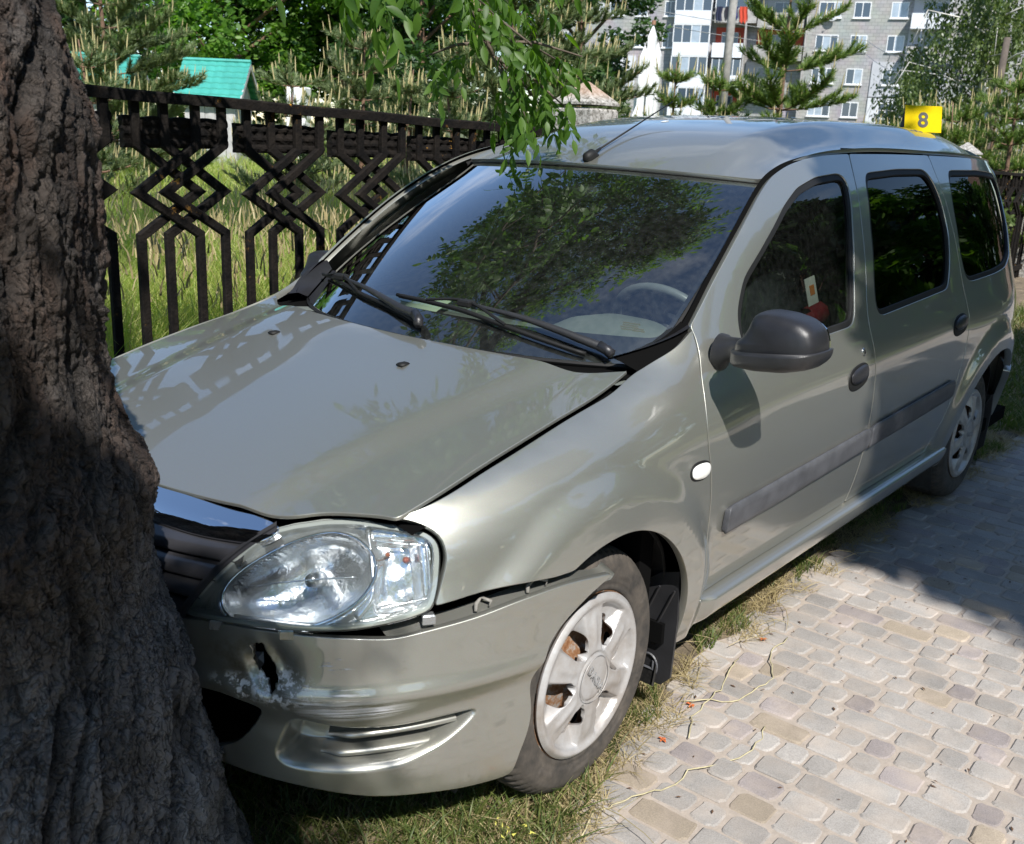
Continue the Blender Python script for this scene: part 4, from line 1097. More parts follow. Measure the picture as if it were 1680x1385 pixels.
# black corner wedges between screen foot and fender
for s in (1, -1):
    V = []
    n = 14
    for i in range(n):
        t = i/(n-1)
        x = -.245-.245*t; z = .992+.084*t
        a = WS(s*(.93+.055*t), .0+.155*t); b = np.array([x-.01, s*float(S(np.array(x), np.array(z+.002))), z+.002])
        m = (a+b)/2+np.array([0, 0, .010])
        V += [a+[0, 0, .004], m, b]
    i = np.arange(n-1)*3
    F = np.concatenate([np.stack([i, i+3, i+4, i+1], 1), np.stack([i+1, i+4, i+5, i+2], 1)])
    link('screen_corner_trim', mesh_arrays('screen_corner_trim', V, F), M['mirror_plastic'], car)
# scuttle below the screen
ys = np.linspace(-.68, .68, 30); xr = -.13-.16*np.abs(ys/.68)**2.2
V = np.concatenate([np.stack([xr+.05, ys, np.full(30, .955)], 1), np.stack([xr-.13, ys, np.full(30, .965)-.01*ys**2], 1)])
i = np.arange(29); link('scuttle', mesh_arrays('scuttle', V, np.stack([i, i+1, 31+i, 30+i], 1)), M['dark'], car)

# ---------------- front end
def fsdist(s, z, poly):
    Q = np.stack([np.ravel(s), np.ravel(z)], 1); out = np.zeros(len(Q))
    a = poly; b = np.roll(poly, -1, 0); ab = b-a; l2 = (ab**2).sum(1)+1e-12
    for i in range(0, len(Q), 3000):
        q = Q[i:i+3000][:, None, :]
        t = np.clip(((q-a)*ab).sum(-1)/l2, 0, 1); d = np.sqrt((((a+t[..., None]*ab)-q)**2).sum(-1)).min(1)
        out[i:i+3000] = np.where(pip(Q[i:i+3000], poly), d, -d)
    return out.reshape(np.shape(s))
REC = smooth_loop(resample(polyline(FRONT['recess']+[FRONT['recess'][0]], .008), .008), 6, .008)
def BUMPER(s, z, off=0.):
    s = np.asarray(s, float); z = np.asarray(z, float); a = np.abs(s)
    P = FS(s, z, off); d = fsdist(a, z, REC)
    low = sst(.33, .29, z)
    dep = .072*sst(-.003, .020+.030*low, d)
    # two moulded louvres inside the false vent
    l1 = .353+0*a; l2 = .312+0*a
    saw = lambda l, w: .044*sst(l+.006, l-.002, z)*(1-sst(l-.004, l-w, z))
    lv = np.maximum(saw(l1, .036), saw(l2, .032))
    # dent round the tear
    dent = .020*np.exp(-(((s-.445)/.045)**2+((z-.505)/.05)**2))+.010*np.exp(-(((s-.36)/.09)**2+((z-.47)/.05)**2))
    dent = dent*(1+.35*np.sin(s*95+z*60)*np.exp(-(((s-.44)/.05)**2)))
    # torn wing end hangs outwards
    hang = .028*sst(.70, 1.0, s)*sst(.42, .62, z)
    e = 1e-3; T = FS(a+e, z)-FS(a-e, z); nx, ny = T[..., 1], -T[..., 0]; l = np.hypot(nx, ny)+1e-9; nx, ny = nx/l, ny/l
    q = hang-dep-dent
    P[..., 0] += nx*q; P[..., 1] += ny*q*np.where(s < 0, -1, 1)
    return P
bb = [(s, z) for s, z in FRONT['bump_bot']]
bb = [(0, .285), (.16, .281)]+bb
bt = [(0, .566), (.12, .566)]+FRONT['bump_top']
ba = [(a-.014*sst(.30, .36, z)*sst(.60, .56, z), z) for a, z in FRONT['bump_arch']]
def mir(L): return [(-a, b) for a, b in L[::-1]]
bump_o = loop(mir(bb)[:-1]+bb, [bb[-1]]+ba[::-1][1:-1]+[(1.03, .603)], bt[::-1][:-1]+mir(bt[::-1])[0:], mir([bb[-1]]+ba[::-1][1:-1]+[(1.03, .603)]), step=.012, soft=1)
itk = [(0, .432), (.18, .433), (.295, .431), (.359, .436), (.437, .417), (.412, .366), (.380, .321), (.323, .293), (.16, .300), (0, .302)]
itk_o = smooth_loop(resample(polyline(itk+mir(itk)[1:-1]+[itk[0]], .01), .01), 3, .01)
tear = np.array(FRONT['hole']); tear = resample(polyline(list(map(tuple, tear))+[tuple(tear[0])], .004), .006)
tear = (tear-[.432, .505])*[1.25, 1.12]+[.432, .505]+rng.normal(0, .0024, tear.shape)
bumper = panel('front_bumper', bump_o, BUMPER, PAINT_DMG, car, holes=[itk_o, tear], grid=.0085, flip=1, both=False, rim=.014, edge=.0025, fine=(inset(REC, -.014), .0030))
def FSD(d): return lambda s, z: FS(s, z, -d)
panel('gap_backing', loop([(-.95,.20),(.95,.20)], [(.95,.20),(.98,.60)], [(.98,.60),(.82,.635),(.745,.60),(.70,.57),(.35,.565),(-.35,.565),(-.70,.57),(-.745,.60),(-.82,.635),(-.98,.60)], [(-.98,.60),(-.95,.20)]), FSD(.105), M['dark'], car, grid=.05, flip=1, both=False, rim=0)  # black sheet that stands for the shade in the bumper gap
for sg in (1, -1):
    for (za, s0, s1, dz) in ((.352, .545, .782, .004), (.314, .530, .742, .003)):
        n = 40; s_ = np.linspace(s0, s1, n); t_ = (s_-s0)/(s1-s0); zz_ = za+dz*np.sin(t_*3.0)-.004*(1-t_)
        grow = sst(0, .22, t_); L = []
        for (dd, of) in ((.012, -.066), (.007, -.028-.012*(1-grow)), (.003, -.020-.014*(1-grow)), (-.004, -.019-.014*(1-grow)), (-.009, -.028-.010*(1-grow)), (-.010, -.066)):
            L.append(FS(s_*sg, zz_+dd*(.4+.6*grow), of))
        V = np.stack(L, 1).reshape(-1, 3); m = len(L); F = np.array([(i*m+j, i*m+j+1, (i+1)*m+j+1, (i+1)*m+j) for i in range(n-1) for j in range(m-1)])
        link('louvre', mesh_arrays('louvre', V, F if sg > 0 else F[:, ::-1]), PAINT, bumper)
# crumpled plastic fold standing out of the tear
mb = MB()
c0 = FS(.418, .552, .003); c1 = FS(.440, .556, .005); c2 = FS(.445, .528, .012); c3 = FS(.430, .500, .002); c4 = FS(.413, .515, -.012)
mb.add([c0, c1, c2, c3, c4, (c0+c2)/2+np.array([.006, 0, 0])], [(0, 1, 5), (1, 2, 5), (2, 3, 5), (3, 4, 5), (4, 0, 5)])
mb.V = [(v-c2)*.72+c2 for v in mb.V]; mb.build('torn_flap', M['black_plastic'], bumper, smooth=False)
# bent inner lip and broken clips along the torn edge
for (s0, z0, ln, col) in ((.805, .600, .022, M['clip']), (.885, .617, .030, M['clip'])):
    p = BUMPER(np.array([s0, s0+ln]), np.array([z0, z0+.004])); mb = MB()
    q0, q1 = p; up = np.array([-.012, -.030, .020])
    mb.tube([q0+[0, -.012, 0], q0+up*.6, (q0+q1)/2+up*.9, q1+up*.5, q1+[0, -.015, .0]], [.004, .005, .003, .0045, .002], 6); mb.build('broken_clip', col, bumper, smooth=True)
lip = np.array(FRONT['bump_top'][5:]+[(1.03,.603)]); lip = catmull(lip, .02)
A = BUMPER(lip[:, 0], lip[:, 1]-.002); Bq = A+np.array([-.01, -.045, .012]); i = np.arange(len(lip)-1); n = len(lip)
link('bumper_lip', mesh_arrays('bumper_lip', np.concatenate([A, Bq]), np.stack([i, i+1, n+i+1, n+i], 1)), PAINT, bumper)
# black sheet standing for the dark inside the intake
panel('intake_back', inset(itk_o, -.03), FSD(.13), M['dark'], car, grid=.05, flip=1, both=False, rim=0)

# grille: chrome bar, louvre slats, black surround
ct = [(0, .757), (.073, .757), (.155, .760), (.29, .760), (.381, .758), (.424, .750)]
cb = [(.385, .727), (.296, .719), (.205, .713), (.113, .711), (0, .711)]
chl = loop(mir(ct)[:-1]+ct, [ct[-1], cb[0]], cb[:-1]+mir(cb), [mir(cb)[-1], mir(ct)[0]], soft=2)
grille = empty('grille'); grille.parent = car; grille.matrix_parent_inverse = CP
def CHR(s, z): return FS(s, z, .010*np.sin(np.clip((z-.705)/.055, 0, 1)*3.14)*1.0-.004)
glink = lambda name, me, mat: link(name, me, mat, grille)
glink('chrome_bar', panel_mesh('chrome_bar', chl, [], CHR, .014, 1, rim=.016, edge=.003), M['chrome'])
rows = [(.704, .668), (.664, .634), (.630, .601), (.597, .572)]
ends = {0: .352, 1: .316, 2: .296, 3: .276}
for k, (zt, zb) in enumerate(rows):
    e_ = ends[k]+.012
    n = 60; s = np.linspace(-e_, e_, n); wav = .012*sst(.12, .34, np.abs(s))*(1 if k < 3 else .6)
    L = []
    for (zz, off) in ((zt+.004, -.026), (zt-.002, -.012), ((zt+zb)/2, -.002), (zb+.003, .002), (zb-.001, -.003), (zb+.001, -.022)):
        L.append(FS(s, zz+wav+.006*(1-k*.25), off))
    V = np.stack(L, 1).reshape(-1, 3); m = len(L); F = []
    for i in range(n-1):
        for j in range(m-1): F.append((i*m+j, i*m+j+1, (i+1)*m+j+1, (i+1)*m+j))
    glink('slat', mesh_arrays('slat', V, np.array(F)), M['grille'])
gb = loop([(-.43,.757),(.43,.757)], [(.43,.757),(.385,.725),(.335,.655),(.288,.575)], [(.288,.575),(-.288,.575)], [(-.288,.575),(-.335,.655),(-.385,.725),(-.43,.757)])
glink('grille_back', panel_mesh('grille_back', gb, [], FSD(.040), .05, 1, rim=0), M['dark'])
for s_ in (1, -1):
    cv = catmull([(s_*a, b) for a, b in ((.272,.574),(.300,.628),(.333,.684),(.372,.727),(.408,.752))], .01)
    for (w, off, mt) in ((.016, .003, M['grille']), (.004, .0075, M['black_plastic'])):
        nb = ribbon('grille_surround', cv, FS, w, off, mt, grille, both=False)

# headlights
HL = FRONT['headlight']
hl_o = smooth_loop(resample(polyline(HL+[HL[0]], .008), .008), 3, .008)
def BOWL(s, z):
    s = np.asarray(s, float); z = np.asarray(z, float)
    u = (s-.492)/.142; w = (z-.668-(s-.5)*.24)/.072
    r = np.sqrt(u*u+w*w)
    dep = .020+.085*np.sqrt(np.clip(1-r*r, 0, 1))
    rim = .014*np.exp(-((r-1.08)/.10)**2)
    # indicator chamber, flutes
    ind = sst(.632, .645, s)*sst(.728, .715, s)*sst(.622, .636, z)*sst(.752, .738, z)
    dep = dep+ind*(.030+.0012*np.sin(s*150+z*60)+.0009*np.sin(z*150-s*60))
    dep = dep+.004*np.sin(s*150)*sst(.60, .56, z+.0*s)
    P = FS(s, z, -(dep-rim)); P[..., 2] -= .45*(dep-rim); return P
def FST(off): return lambda s, z: FS(s, z, off)
for sgn in (1, -1):
    h = empty('headlight'); h.parent = car; h.matrix_parent_inverse = CP
    mr_ = sgn < 0
    lk = lambda nm, me, mt: link(nm, me, mt, h)
    lk('lens', panel_mesh('lens', hl_o, [], FST(.004), .02, 1, rim=.022, edge=.004, mirror=mr_), M['clear'])
    lk('lens_edge', panel_mesh('lens_edge', inset(hl_o, -.001), [inset(hl_o, .0055)], FST(.0015), .01, 1, rim=.03, edge=.002, mirror=mr_), M['clearedge'] if 'clearedge' in M else M['lampbody'])
    lk('reflector', panel_mesh('reflector', inset(hl_o, .006), [], BOWL, .0055, 1, rim=0, mirror=mr_), M['reflector'])
    lk('lamp_back', panel_mesh('lamp_back', inset(hl_o, -.01), [], FSD(.14), .05, 1, rim=0, mirror=mr_), M['dark'])
    t = np.linspace(0, 2*np.pi, 60)
    s1 = .492+.147*np.cos(t); z1 = .668+(s1-.5)*.24+.075*np.sin(t)
    ring = FS(s1, z1, -.010)*[1, sgn, 1]
    mb = MB(); mb.tube(ring, .0042, 6, cap=False); lk('chrome_ring', mb_me(mb) if False else mb.build('chrome_ring', M['chrome'], None, smooth=True).data, M['chrome'])
    bpy.data.objects.remove([o for o in bpy.data.objects if o.name.startswith('chrome_ring') and o.parent is None][0])
    c0 = FS(np.array(.505), np.array(.676), -.085)*[1, sgn, 1]+[0, 0, -.034]; nrm = np.array([.78, .50*sgn, .37])
    mb = MB(); mb.tube([c0-nrm*.01, c0+nrm*.012, c0+nrm*.045, c0+nrm*.050], [.017, .016, .014, .004], 14)
    o = mb.build('bulb', M['metal'], h, smooth=True)
    for (sa, za, ra) in ((.702, .715, .007), (.668, .724, .005)):
        c0 = FS(np.array(sa), np.array(za), -.032)*[1, sgn, 1]+[0, 0, -.014]
        mb = MB(); mb.tube([c0-nrm*.012, c0, c0+nrm*ra*.8, c0+nrm*ra*1.2], [ra, ra, ra*.7, ra*.15], 10); mb.build('indicator_bulb', M['amber'], h, smooth=True)
    # parting line across the bowl and divider beside the indicator
    for cv, rr in (([(.385,.650),(.44,.664),(.52,.676),(.60,.683)], .0016), ([(.628,.758),(.632,.70),(.628,.65),(.600,.612)], .006), ([(.636,.742),(.735,.735)], .0022), ([(.636,.628),(.735,.640)], .0022), ([(.736,.742),(.733,.63)], .003)):
        q = catmull(cv, .01); p = FS(q[:, 0], q[:, 1], -.014)*[1, sgn, 1]; mb = MB(); mb.tube(p, rr, 6); mb.build('lamp_divider', M['reflector'], h, smooth=True)
    for (sa, za) in ((.345, .579), (.478, .586), (.724, .606)):
        p = FS(np.array(sa), np.array(za), -.006)*[1, sgn, 1]; Mx = Matrix.Translation(Vector(p.tolist())) @ Matrix.Rotation(sgn*(.35+sa*.9), 4, 'Z')
        mb = MB(); mb.box((-.010, -.013, -.014), (.010, .013, .008), Mx, .003); mb.build('lamp_bracket', M['lampbody'], h)

# ---------------- wheels
def CAPF(cy):
    def f(x, z):
        r = np.hypot(x, z); ph = np.arctan2(z, x)
        y = .018*(1-(r/.205)**2)+.010*np.exp(-((r-.192)/.012)**2)-.004
        y = y-.005*np.exp(-((r-.060)/.0035)**2)            # ring round the badge disc
        k = (ph/(np.pi/3)+.18) % 1.0; a = np.abs(k-.5)*np.pi/3    # angle from the middle of a window
        hw = .335-.10*(1-np.clip((r-.07)/.11, 0, 1))
        hw = hw*np.clip((r-.055)/.05, 0, 1)**.6
        m = sst(.0, .012, (hw-a)*r)*sst(.181, .173, r)*sst(.066, .085, r)
        y = y-m*(.012+.034*sst(.185, .085, r))
        y = y+.004*np.exp(-((a-.52)*r/.010)**2)*sst(.06, .10, r)*sst(.17, .14, r)
        return np.stack([x, y+cy, z], -1)
    return f
def make_wheel(x, side, cy, prefix):
    w = empty('wheel', (x, cy*side, .305)); w.parent = car; w.matrix_parent_inverse = CP
    # tyre: moulded tread, rounded shoulder, sidewall
    n = 144; prof = []
    R0 = .306
    P = [(.205, .008), (.208, .014), (.222, .018), (.246, .020), (.266, .019), (.282, .012), (.294, .000), (.3015, -.012), (.305, -.026), (.306, -.045), (.306, -.060), (.306, -.090), (.306, -.120), (.305, -.140), (.300, -.158), (.288, -.172), (.262, -.182), (.230, -.180), (.206, -.170), (.195, -.15)]
    P = catmull(P, .0045)
    a = np.arange(n*3)*2*np.pi/(n*3)
    rr, hh = P[:, 0][:, None], P[:, 1][:, None]
    i3 = np.arange(n*3)[None]
    lateral = np.exp(-((hh+.075)/.075)**6)
    blk = ((i3 % 6) >= 4).astype(float)
    groove = ((np.abs(hh+.045) < .005) | (np.abs(hh+.105) < .005)).astype(float)
    rad = rr-.007*np.where((rr > .2965), np.maximum(blk*((hh > -.035)|(hh < -.115)), groove*1.0), 0)
    rad = rad-.0022*((i3 % 6) >= 4)*((hh > -.012) & (rr > .285))
    rad = rad+.0012*(np.abs(rr-.256) < .0035)*(hh > 0)
    hh2 = hh+.0022*np.exp(-((rr-.272)/.0022)**2)*(hh > 0)-.0022*np.exp(-((rr-.222)/.003)**2)*(hh > 0)+.0024*(((i3 // 9) % 5 > 2)*(np.abs(rr-.2455) < .007))*(hh > 0)
    X = rad*np.cos(a)[None]; Z = rad*np.sin(a)[None]; Y = np.broadcast_to(hh2, X.shape)*side
    V = np.stack([X, Y, Z], -1).reshape(-1, 3); m = n*3; k = len(P)
    ii, jj = np.meshgrid(np.arange(k-1), np.arange(m), indexing='ij'); j2 = (jj+1) % m
    F = np.stack([ii*m+jj, ii*m+j2, (ii+1)*m+j2, (ii+1)*m+jj], -1).reshape(-1, 4)
    if side < 0: F = F[:, ::-1]
    Vb = V.copy(); low = Vb[:, 2] < -.296; Vb[low, 2] = -.296-(-.296-Vb[low, 2])*.35    # flattened where it stands
    _link0('tyre', mesh_arrays('tyre', Vb, F[:, ::-1], True), M['tyre'], w)
    # steel rim behind the cover
    mb = MB()
    mb.lathe([(.196, -.150), (.188, -.10), (.180, -.05), (.186, -.020), (.203, .002), (.209, .010), (.205, .012), (.199, .006), (.176, -.026), (.150, -.034), (.120, -.026), (.085, -.022), (.060, -.004), (.040, -.002), (.0, -.002)], 64, 'y')
    o = mb.build('rim', M['rust'], w, smooth=True)
    if side < 0: o.scale[1] = -1
    # dark slots of the rim disc, seen through the cover
    for q in range(12):
        an = q*np.pi/6+.2; c, s = math.cos(an)*.145, math.sin(an)*.145
        mb = MB(); mb.lathe([(0, -.0295), (.015, -.0295), (.016, -.034)], 14, 'y', (c, 0, s)); oo = mb.build('rim_slot', M['dark'], o)
    # wheel cover with six windows
    outer = oval(0, 0, .2035, .2035, n=150, p=2)
    holes = []
    for q in range(6):
        an = (q+.5-.18)*np.pi/3
        pts = [(.080, -.20), (.094, -.30), (.128, -.27), (.146, -.12), (.149, .0), (.146, .12), (.128, .27), (.094, .30), (.080, .20), (.075, 0)]
        H_ = np.array([(r*math.cos(an+t*.95), r*math.sin(an+t*.95)) for r, t in pts])
        holes.append(smooth_loop(resample(polyline(list(map(tuple, H_))+[tuple(H_[0])], .004), .004), 3, .004))
    me = panel_mesh('wheel_cover', outer, holes, CAPF(.020), .0042, FL, rim=.010, edge=.0015, mirror=side < 0)
    co = _link0('wheel_cover', me, M['cap'], w)
    # lettering-like relief ring of the badge disc left plain: disc edge only
    mb = MB(); mb.tube([(.058*math.cos(t), (.0385 if side > 0 else -.0395), .058*math.sin(t)) for t in np.linspace(0, 2*np.pi, 50)], .0010, 6, cap=False); mb.build('badge_ring', M['cap'], co, smooth=True)
    if side > 0:
        fc_ = bpy.data.curves.new('lettering', 'FONT'); fc_.body = 'DACIA'; fc_.size = .026; fc_.extrude = .0012; fc_.align_x = 'CENTER'; fc_.space_character = 1.25
        fo_ = bpy.data.objects.new('lettering', fc_); COL.objects.link(fo_); dg_ = bpy.context.evaluated_depsgraph_get(); me_ = bpy.data.meshes.new_from_object(fo_.evaluated_get(dg_)); bpy.data.objects.remove(fo_)
        me_.materials.clear(); lt = _link0('lettering', me_, M['cap_letter'], co); lt.rotation_euler = (math.pi/2, 0, math.pi); lt.matrix_local = Matrix.Translation((0, .0405, 0)) @ Matrix.Rotation(math.pi, 4, 'Z') @ Matrix.Rotation(math.pi/2, 4, 'X') @ Matrix.Rotation(-1.25, 4, 'Z') @ Matrix.Translation((0, -.009, 0))
    # brake disc
    mb = MB(); mb.lathe([(.02, -.060), (.128, -.060), (.128, -.075), (.02, -.075)], 40, 'y'); d = mb.build('brake_disc', M['rust'], w, smooth=False)
    if side < 0: d.scale[1] = -1
    # tilt cover details by turning the whole wheel about its axle
    return w
w1 = make_wheel(0, 1, 0.794, 'f'); w1.rotation_euler = (0, .35, .02)
w2 = make_wheel(-2.905, 1, 0.794, 'r'); w2.rotation_euler = (0, 1.1, 0)
w3 = make_wheel(0, -1, 0.794, 'f'); w4 = make_wheel(-2.905, -1, 0.794, 'r')
# wheel housings
for cx in (0, -2.905):
    for sgn in (1, -1):
        a = np.radians(np.linspace(-28, 208, 60)); V = []
        for yy, rr in ((.832, .380), (.80, .392), (.60, .395), (.42, .39), (.42, .0)):
            V.append(np.stack([cx+rr*np.cos(a), sgn*np.minimum(yy, .80-.26*np.clip(np.cos(a)-.55, 0, 1)*(1 if cx == 0 else 0)-.10*np.clip(-np.cos(a)-.8, 0, 1)), .30+rr*np.sin(a)], 1))
        V = np.concatenate(V); ii, jj = np.meshgrid(np.arange(4), np.arange(59), indexing='ij')
        F = np.stack([ii*60+jj, ii*60+jj+1, (ii+1)*60+jj+1, (ii+1)*60+jj], -1).reshape(-1, 4)
        link('wheel_housing', mesh_arrays('wheel_housing', V, F), M['liner'], car)
# mud flaps
for cx, y1, zt, zb in ((-.372, .835, .46, .115), (-3.30, .815, .42, .13)):
    for sgn in (1, -1):
        mb = MB()
        for (ya, yb, za, zc, th) in ((y1-.20, y1, zb, zt, .008),):
            P2 = [(ya, za+.02), (ya+.03, za), (yb-.035, za), (yb-.008, za+.03), (yb, za+.20), (yb-.004, zc), (yb-.06, zc-.02), (ya, zc-.14)]
            mb.prism(P2, lambda p: (cx+.02*(zt-p[1])*0+.004+.03*(p[1]-zb), p[0]*sgn, p[1]), lambda p: (cx-.004+.03*(p[1]-zb), p[0]*sgn, p[1]))
        o = mb.build('mud_flap', M['black_plastic'], car)
        for t in range(3):
            mb = MB(); y0 = y1-.17+t*.045
            mb.tube([(cx+.012, y0*sgn, zb+.12), (cx+.020, (y0+.07)*sgn, zb+.29)], .0035, 5); mb.build('rib', M['black_plastic'], o)
        mb = MB(); tt = np.linspace(0, 2*np.pi, 24); mb.tube([(cx+.010, (y1-.075+.028*math.cos(q))*sgn, zb+.048+.034*math.sin(q)) for q in tt], .0035, 5, cap=False); mb.build('rib', M['mould_plastic'], o)
        mb = MB(); mb.tube([(cx+.010, (y1-.09)*sgn, zb+.04), (cx+.010, (y1-.06)*sgn, zb+.04), (cx+.010, (y1-.06)*sgn, zb+.065)], .004, 5); mb.build('rib', M['mould_plastic'], o)

# ---------------- mirrors
OUT = [(.868,1.058),(.888,1.074),(.904,1.104),(.911,1.130),(.924,1.142),(.949,1.147),(.999,1.146),(1.046,1.137),(1.075,1.117),(1.088,1.085),(1.088,1.048),(1.069,1.023),(1.017,1.007),(.939,.998),(.898,.999),(.868,1.002)]
def inflate(poly, cen, rings, close_back=True):
    P = np.array(poly); V = []; n = len(P)
    for x, sc in rings: V.append(np.stack([np.full(n, x), cen[0]+(P[:, 0]-cen[0])*sc, cen[1]+(P[:, 1]-cen[1])*sc], 1))
    V.append(np.array([[rings[-1][0]+.001, cen[0], cen[1]]])); V = np.concatenate(V); F4 = []; F3 = []
    for r in range(len(rings)-1):
        for i in range(n):
            j = (i+1) % n; F4.append((r*n+i, r*n+j, (r+1)*n+j, (r+1)*n+i))
    r = len(rings)-1
    for i in range(n): F3.append((r*n+i, r*n+(i+1) % n, (r+1)*n))
    return V, F4, F3
op = smooth_loop(resample(polyline(OUT+[OUT[0]], .006), .006), 3, .006)
for sgn in (1, -1):
    dm = empty('door_mirror'); dm.parent = car; dm.matrix_parent_inverse = CP
    for (nm, clip, grow, mt) in (('mirror_shell', None, 1.0, M['mirror_plastic']), ('mirror_lower_shell', True, 1.006, M['black_plastic'])):
        poly = op
        if clip:
            keep = [p for p in op if p[1] < 1.040+(p[0]-.863)*.14]; poly = np.array(keep)
            o_ = np.argmin(poly[:, 0]+(poly[:, 1] > 1.02)*-0); 
            ang = np.arctan2(poly[:, 1]-1.02, poly[:, 0]-.98); poly = poly[np.argsort(ang)]
        else: poly = op
        rg = [(-.518, .91), (-.510, .955), (-.492, .97), (-.474, .97), (-.456, .96), (-.440, .935), (-.427, .885), (-.417, .79), (-.410, .62), (-.406, .36), (-.404, .15)]
        if clip: rg = [(-.517, .925), (-.490, .968), (-.472, .968), (-.454, .955), (-.438, .93), (-.425, .87), (-.415, .76), (-.409, .55)]
        cen = (.990, 1.072) if not clip else (.990, 1.045)
        if clip: rg = [(-.534, .96), (-.50, 1.012), (-.47, 1.012), (-.444, .99), (-.423, .94), (-.406, .86), (-.394, .72), (-.388, .5)]
        V, F4, F3 = inflate(poly, cen, [(x, s_*grow) for x, s_ in rg])
        V[:, 1] *= sgn
        F4 = np.array(F4); F3 = np.array(F3)
        if sgn < 0: F4 = F4[:, ::-1]; F3 = F3[:, ::-1]
        link(nm, mesh_arrays(nm, V, [F4, F3]), mt, dm)
    # mirror glass at the back
    gp = inset(op, .012); gp = gp[gp[:, 0] > .905]
    mb = MB(); mb.prism([tuple(p) for p in gp[::3]], lambda p: (-.528, p[0]*sgn, p[1]), lambda p: (-.534, p[0]*sgn, p[1])); mb.build('mirror_glass', M['chrome'], dm)
    # foot and arm
    mb = MB()
    pts = [(-.520, .775, 1.012), (-.512, .815, 1.014), (-.500, .850, 1.020), (-.485, .885, 1.030)]
    a = np.arange(20)*2*np.pi/20; V = []
    for (px_, py_, pz_), (rx, rz) in zip([(-.535, .785, 1.005), (-.528, .805, 1.008), (-.505, .828, 1.022), (-.495, .850, 1.030), (-.480, .895, 1.034)], [(.048, .050), (.045, .047), (.022, .034), (.020, .029), (.022, .030)]):
        V.append(np.stack([px_+rx*np.cos(a), np.full(20, py_)+.15*rx*np.cos(a)*0, pz_+rz*np.sin(a)], 1))
    V = np.concatenate(V)*[1, sgn, 1]; F = []
    for r in range(4):
        for i in range(20): F.append((r*20+i, r*20+(i+1) % 20, (r+1)*20+(i+1) % 20, (r+1)*20+i))
    link('mirror_foot', mesh_arrays('mirror_foot', V, np.array(F) if sgn > 0 else np.array(F)[:, ::-1]), M['mirror_plastic'], dm)

_rm = [o for o in car.children if o.name.startswith('door_mirror')][-1]
_pv = Vector((-.51, -.82, 1.02))
_rm.matrix_parent_inverse = CP @ Matrix.Translation(_pv) @ Matrix.Rotation(R_(-92), 4, 'Z') @ Matrix.Translation(-_pv+Vector((.0, .05, -.06)))
# ---------------- wipers, aerial
def on_ws(pts, off): 
    q = np.array(pts); P = WS(q[:, 0], q[:, 1]); N = surf_normal(WS, q, 1); return P+N*off
for arm, joint, blade in (([(.885, .005), (.862, .022), (.76, .060), (.563, .113), (.25, .153)], (.25, .150), [(-.135, .142), (.05, .140), (.25, .128), (.45, .095), (.62, .060), (.80, .018)]),
                   ([(.135, .022), (.115, .042), (-.03, .076), (-.305, .126), (-.60, .150)], (-.60, .147), [(-.93, .118), (-.75, .134), (-.60, .132), (-.35, .112), (-.12, .088), (.085, .052)])):
    w = empty('wiper'); w.parent = car; w.matrix_parent_inverse = CP
    A = on_ws(catmull(arm, .05), .024); A[:, 2] += .006*np.linspace(1, 0, len(A))
    mb = MB(); mb.tube(A, np.interp(np.linspace(0, 1, len(A)), [0, .12, .45, 1], [.012, .013, .010, .0045]), 8); mb.build('arm', M['black_plastic'], w, smooth=True)
    mb = MB(); k = max(3, int(len(A)*.22)); mb.tube(A[:k]+[0, 0, .0025], [.0135]*k, 8); mb.build('arm_cover', M['mirror_plastic'], w, smooth=True)
    Bl = catmull(blade, .04)
    P = on_ws(Bl, .016); mb = MB(); mb.tube(P, .0055, 6); mb.build('blade', M['rubber'], w, smooth=True)
    P0 = on_ws(Bl, .004); i = np.arange(len(Bl)-1); n = len(Bl)
    V = np.concatenate([P, P0]); link('rubber_lip', mesh_arrays('rubber_lip', V, np.stack([i, i+1, n+i+1, n+i], 1)), M['rubber'], w)
    br = on_ws(catmull([(joint[0]-.20, Bl[0][1]*0+np.interp(joint[0]-.20, [b[0] for b in blade], [b[1] for b in blade])), joint, (joint[0]+.22, np.interp(joint[0]+.22, [b[0] for b in blade], [b[1] for b in blade]))], .04), .022)
    br[:, 2] += .008*np.sin(np.linspace(0, 3.14, len(br)))
    mb = MB(); mb.tube(br, .0042, 6)
    J = on_ws([joint], .026)[0]; mb.box((-.016, -.020, -.010), (.016, .020, .008), Matrix.Translation(Vector(J.tolist())), .004); mb.build('bracket', M['rubber'], w, smooth=False)

an = empty('aerial'); an.parent = car; an.matrix_parent_inverse = CP
b0 = ROOF(np.array(-.990), np.array(.010))
mb = MB(); mb.tube([b0+[.020, 0, -.004], b0+[.012, 0, .006], b0+[-.012, 0, .016], b0+[-.032, 0, .010], b0+[-.040, 0, -.016]], [.010, .018, .019, .015, .008], 12); mb.build('aerial_base', M['rubber'], an, smooth=True)
tip = b0+np.array([-.52, -.02, .205])
mb = MB(); mb.tube([b0+[-.006, 0, .012], b0+(tip-b0)*.12+[0, 0, .012]], [.008, .0045], 8); mb.tube([b0+(tip-b0)*.1+[0, 0, .012], tip], [.0034, .0020], 6); mb.build('rod', M['rubber'], an, smooth=True)

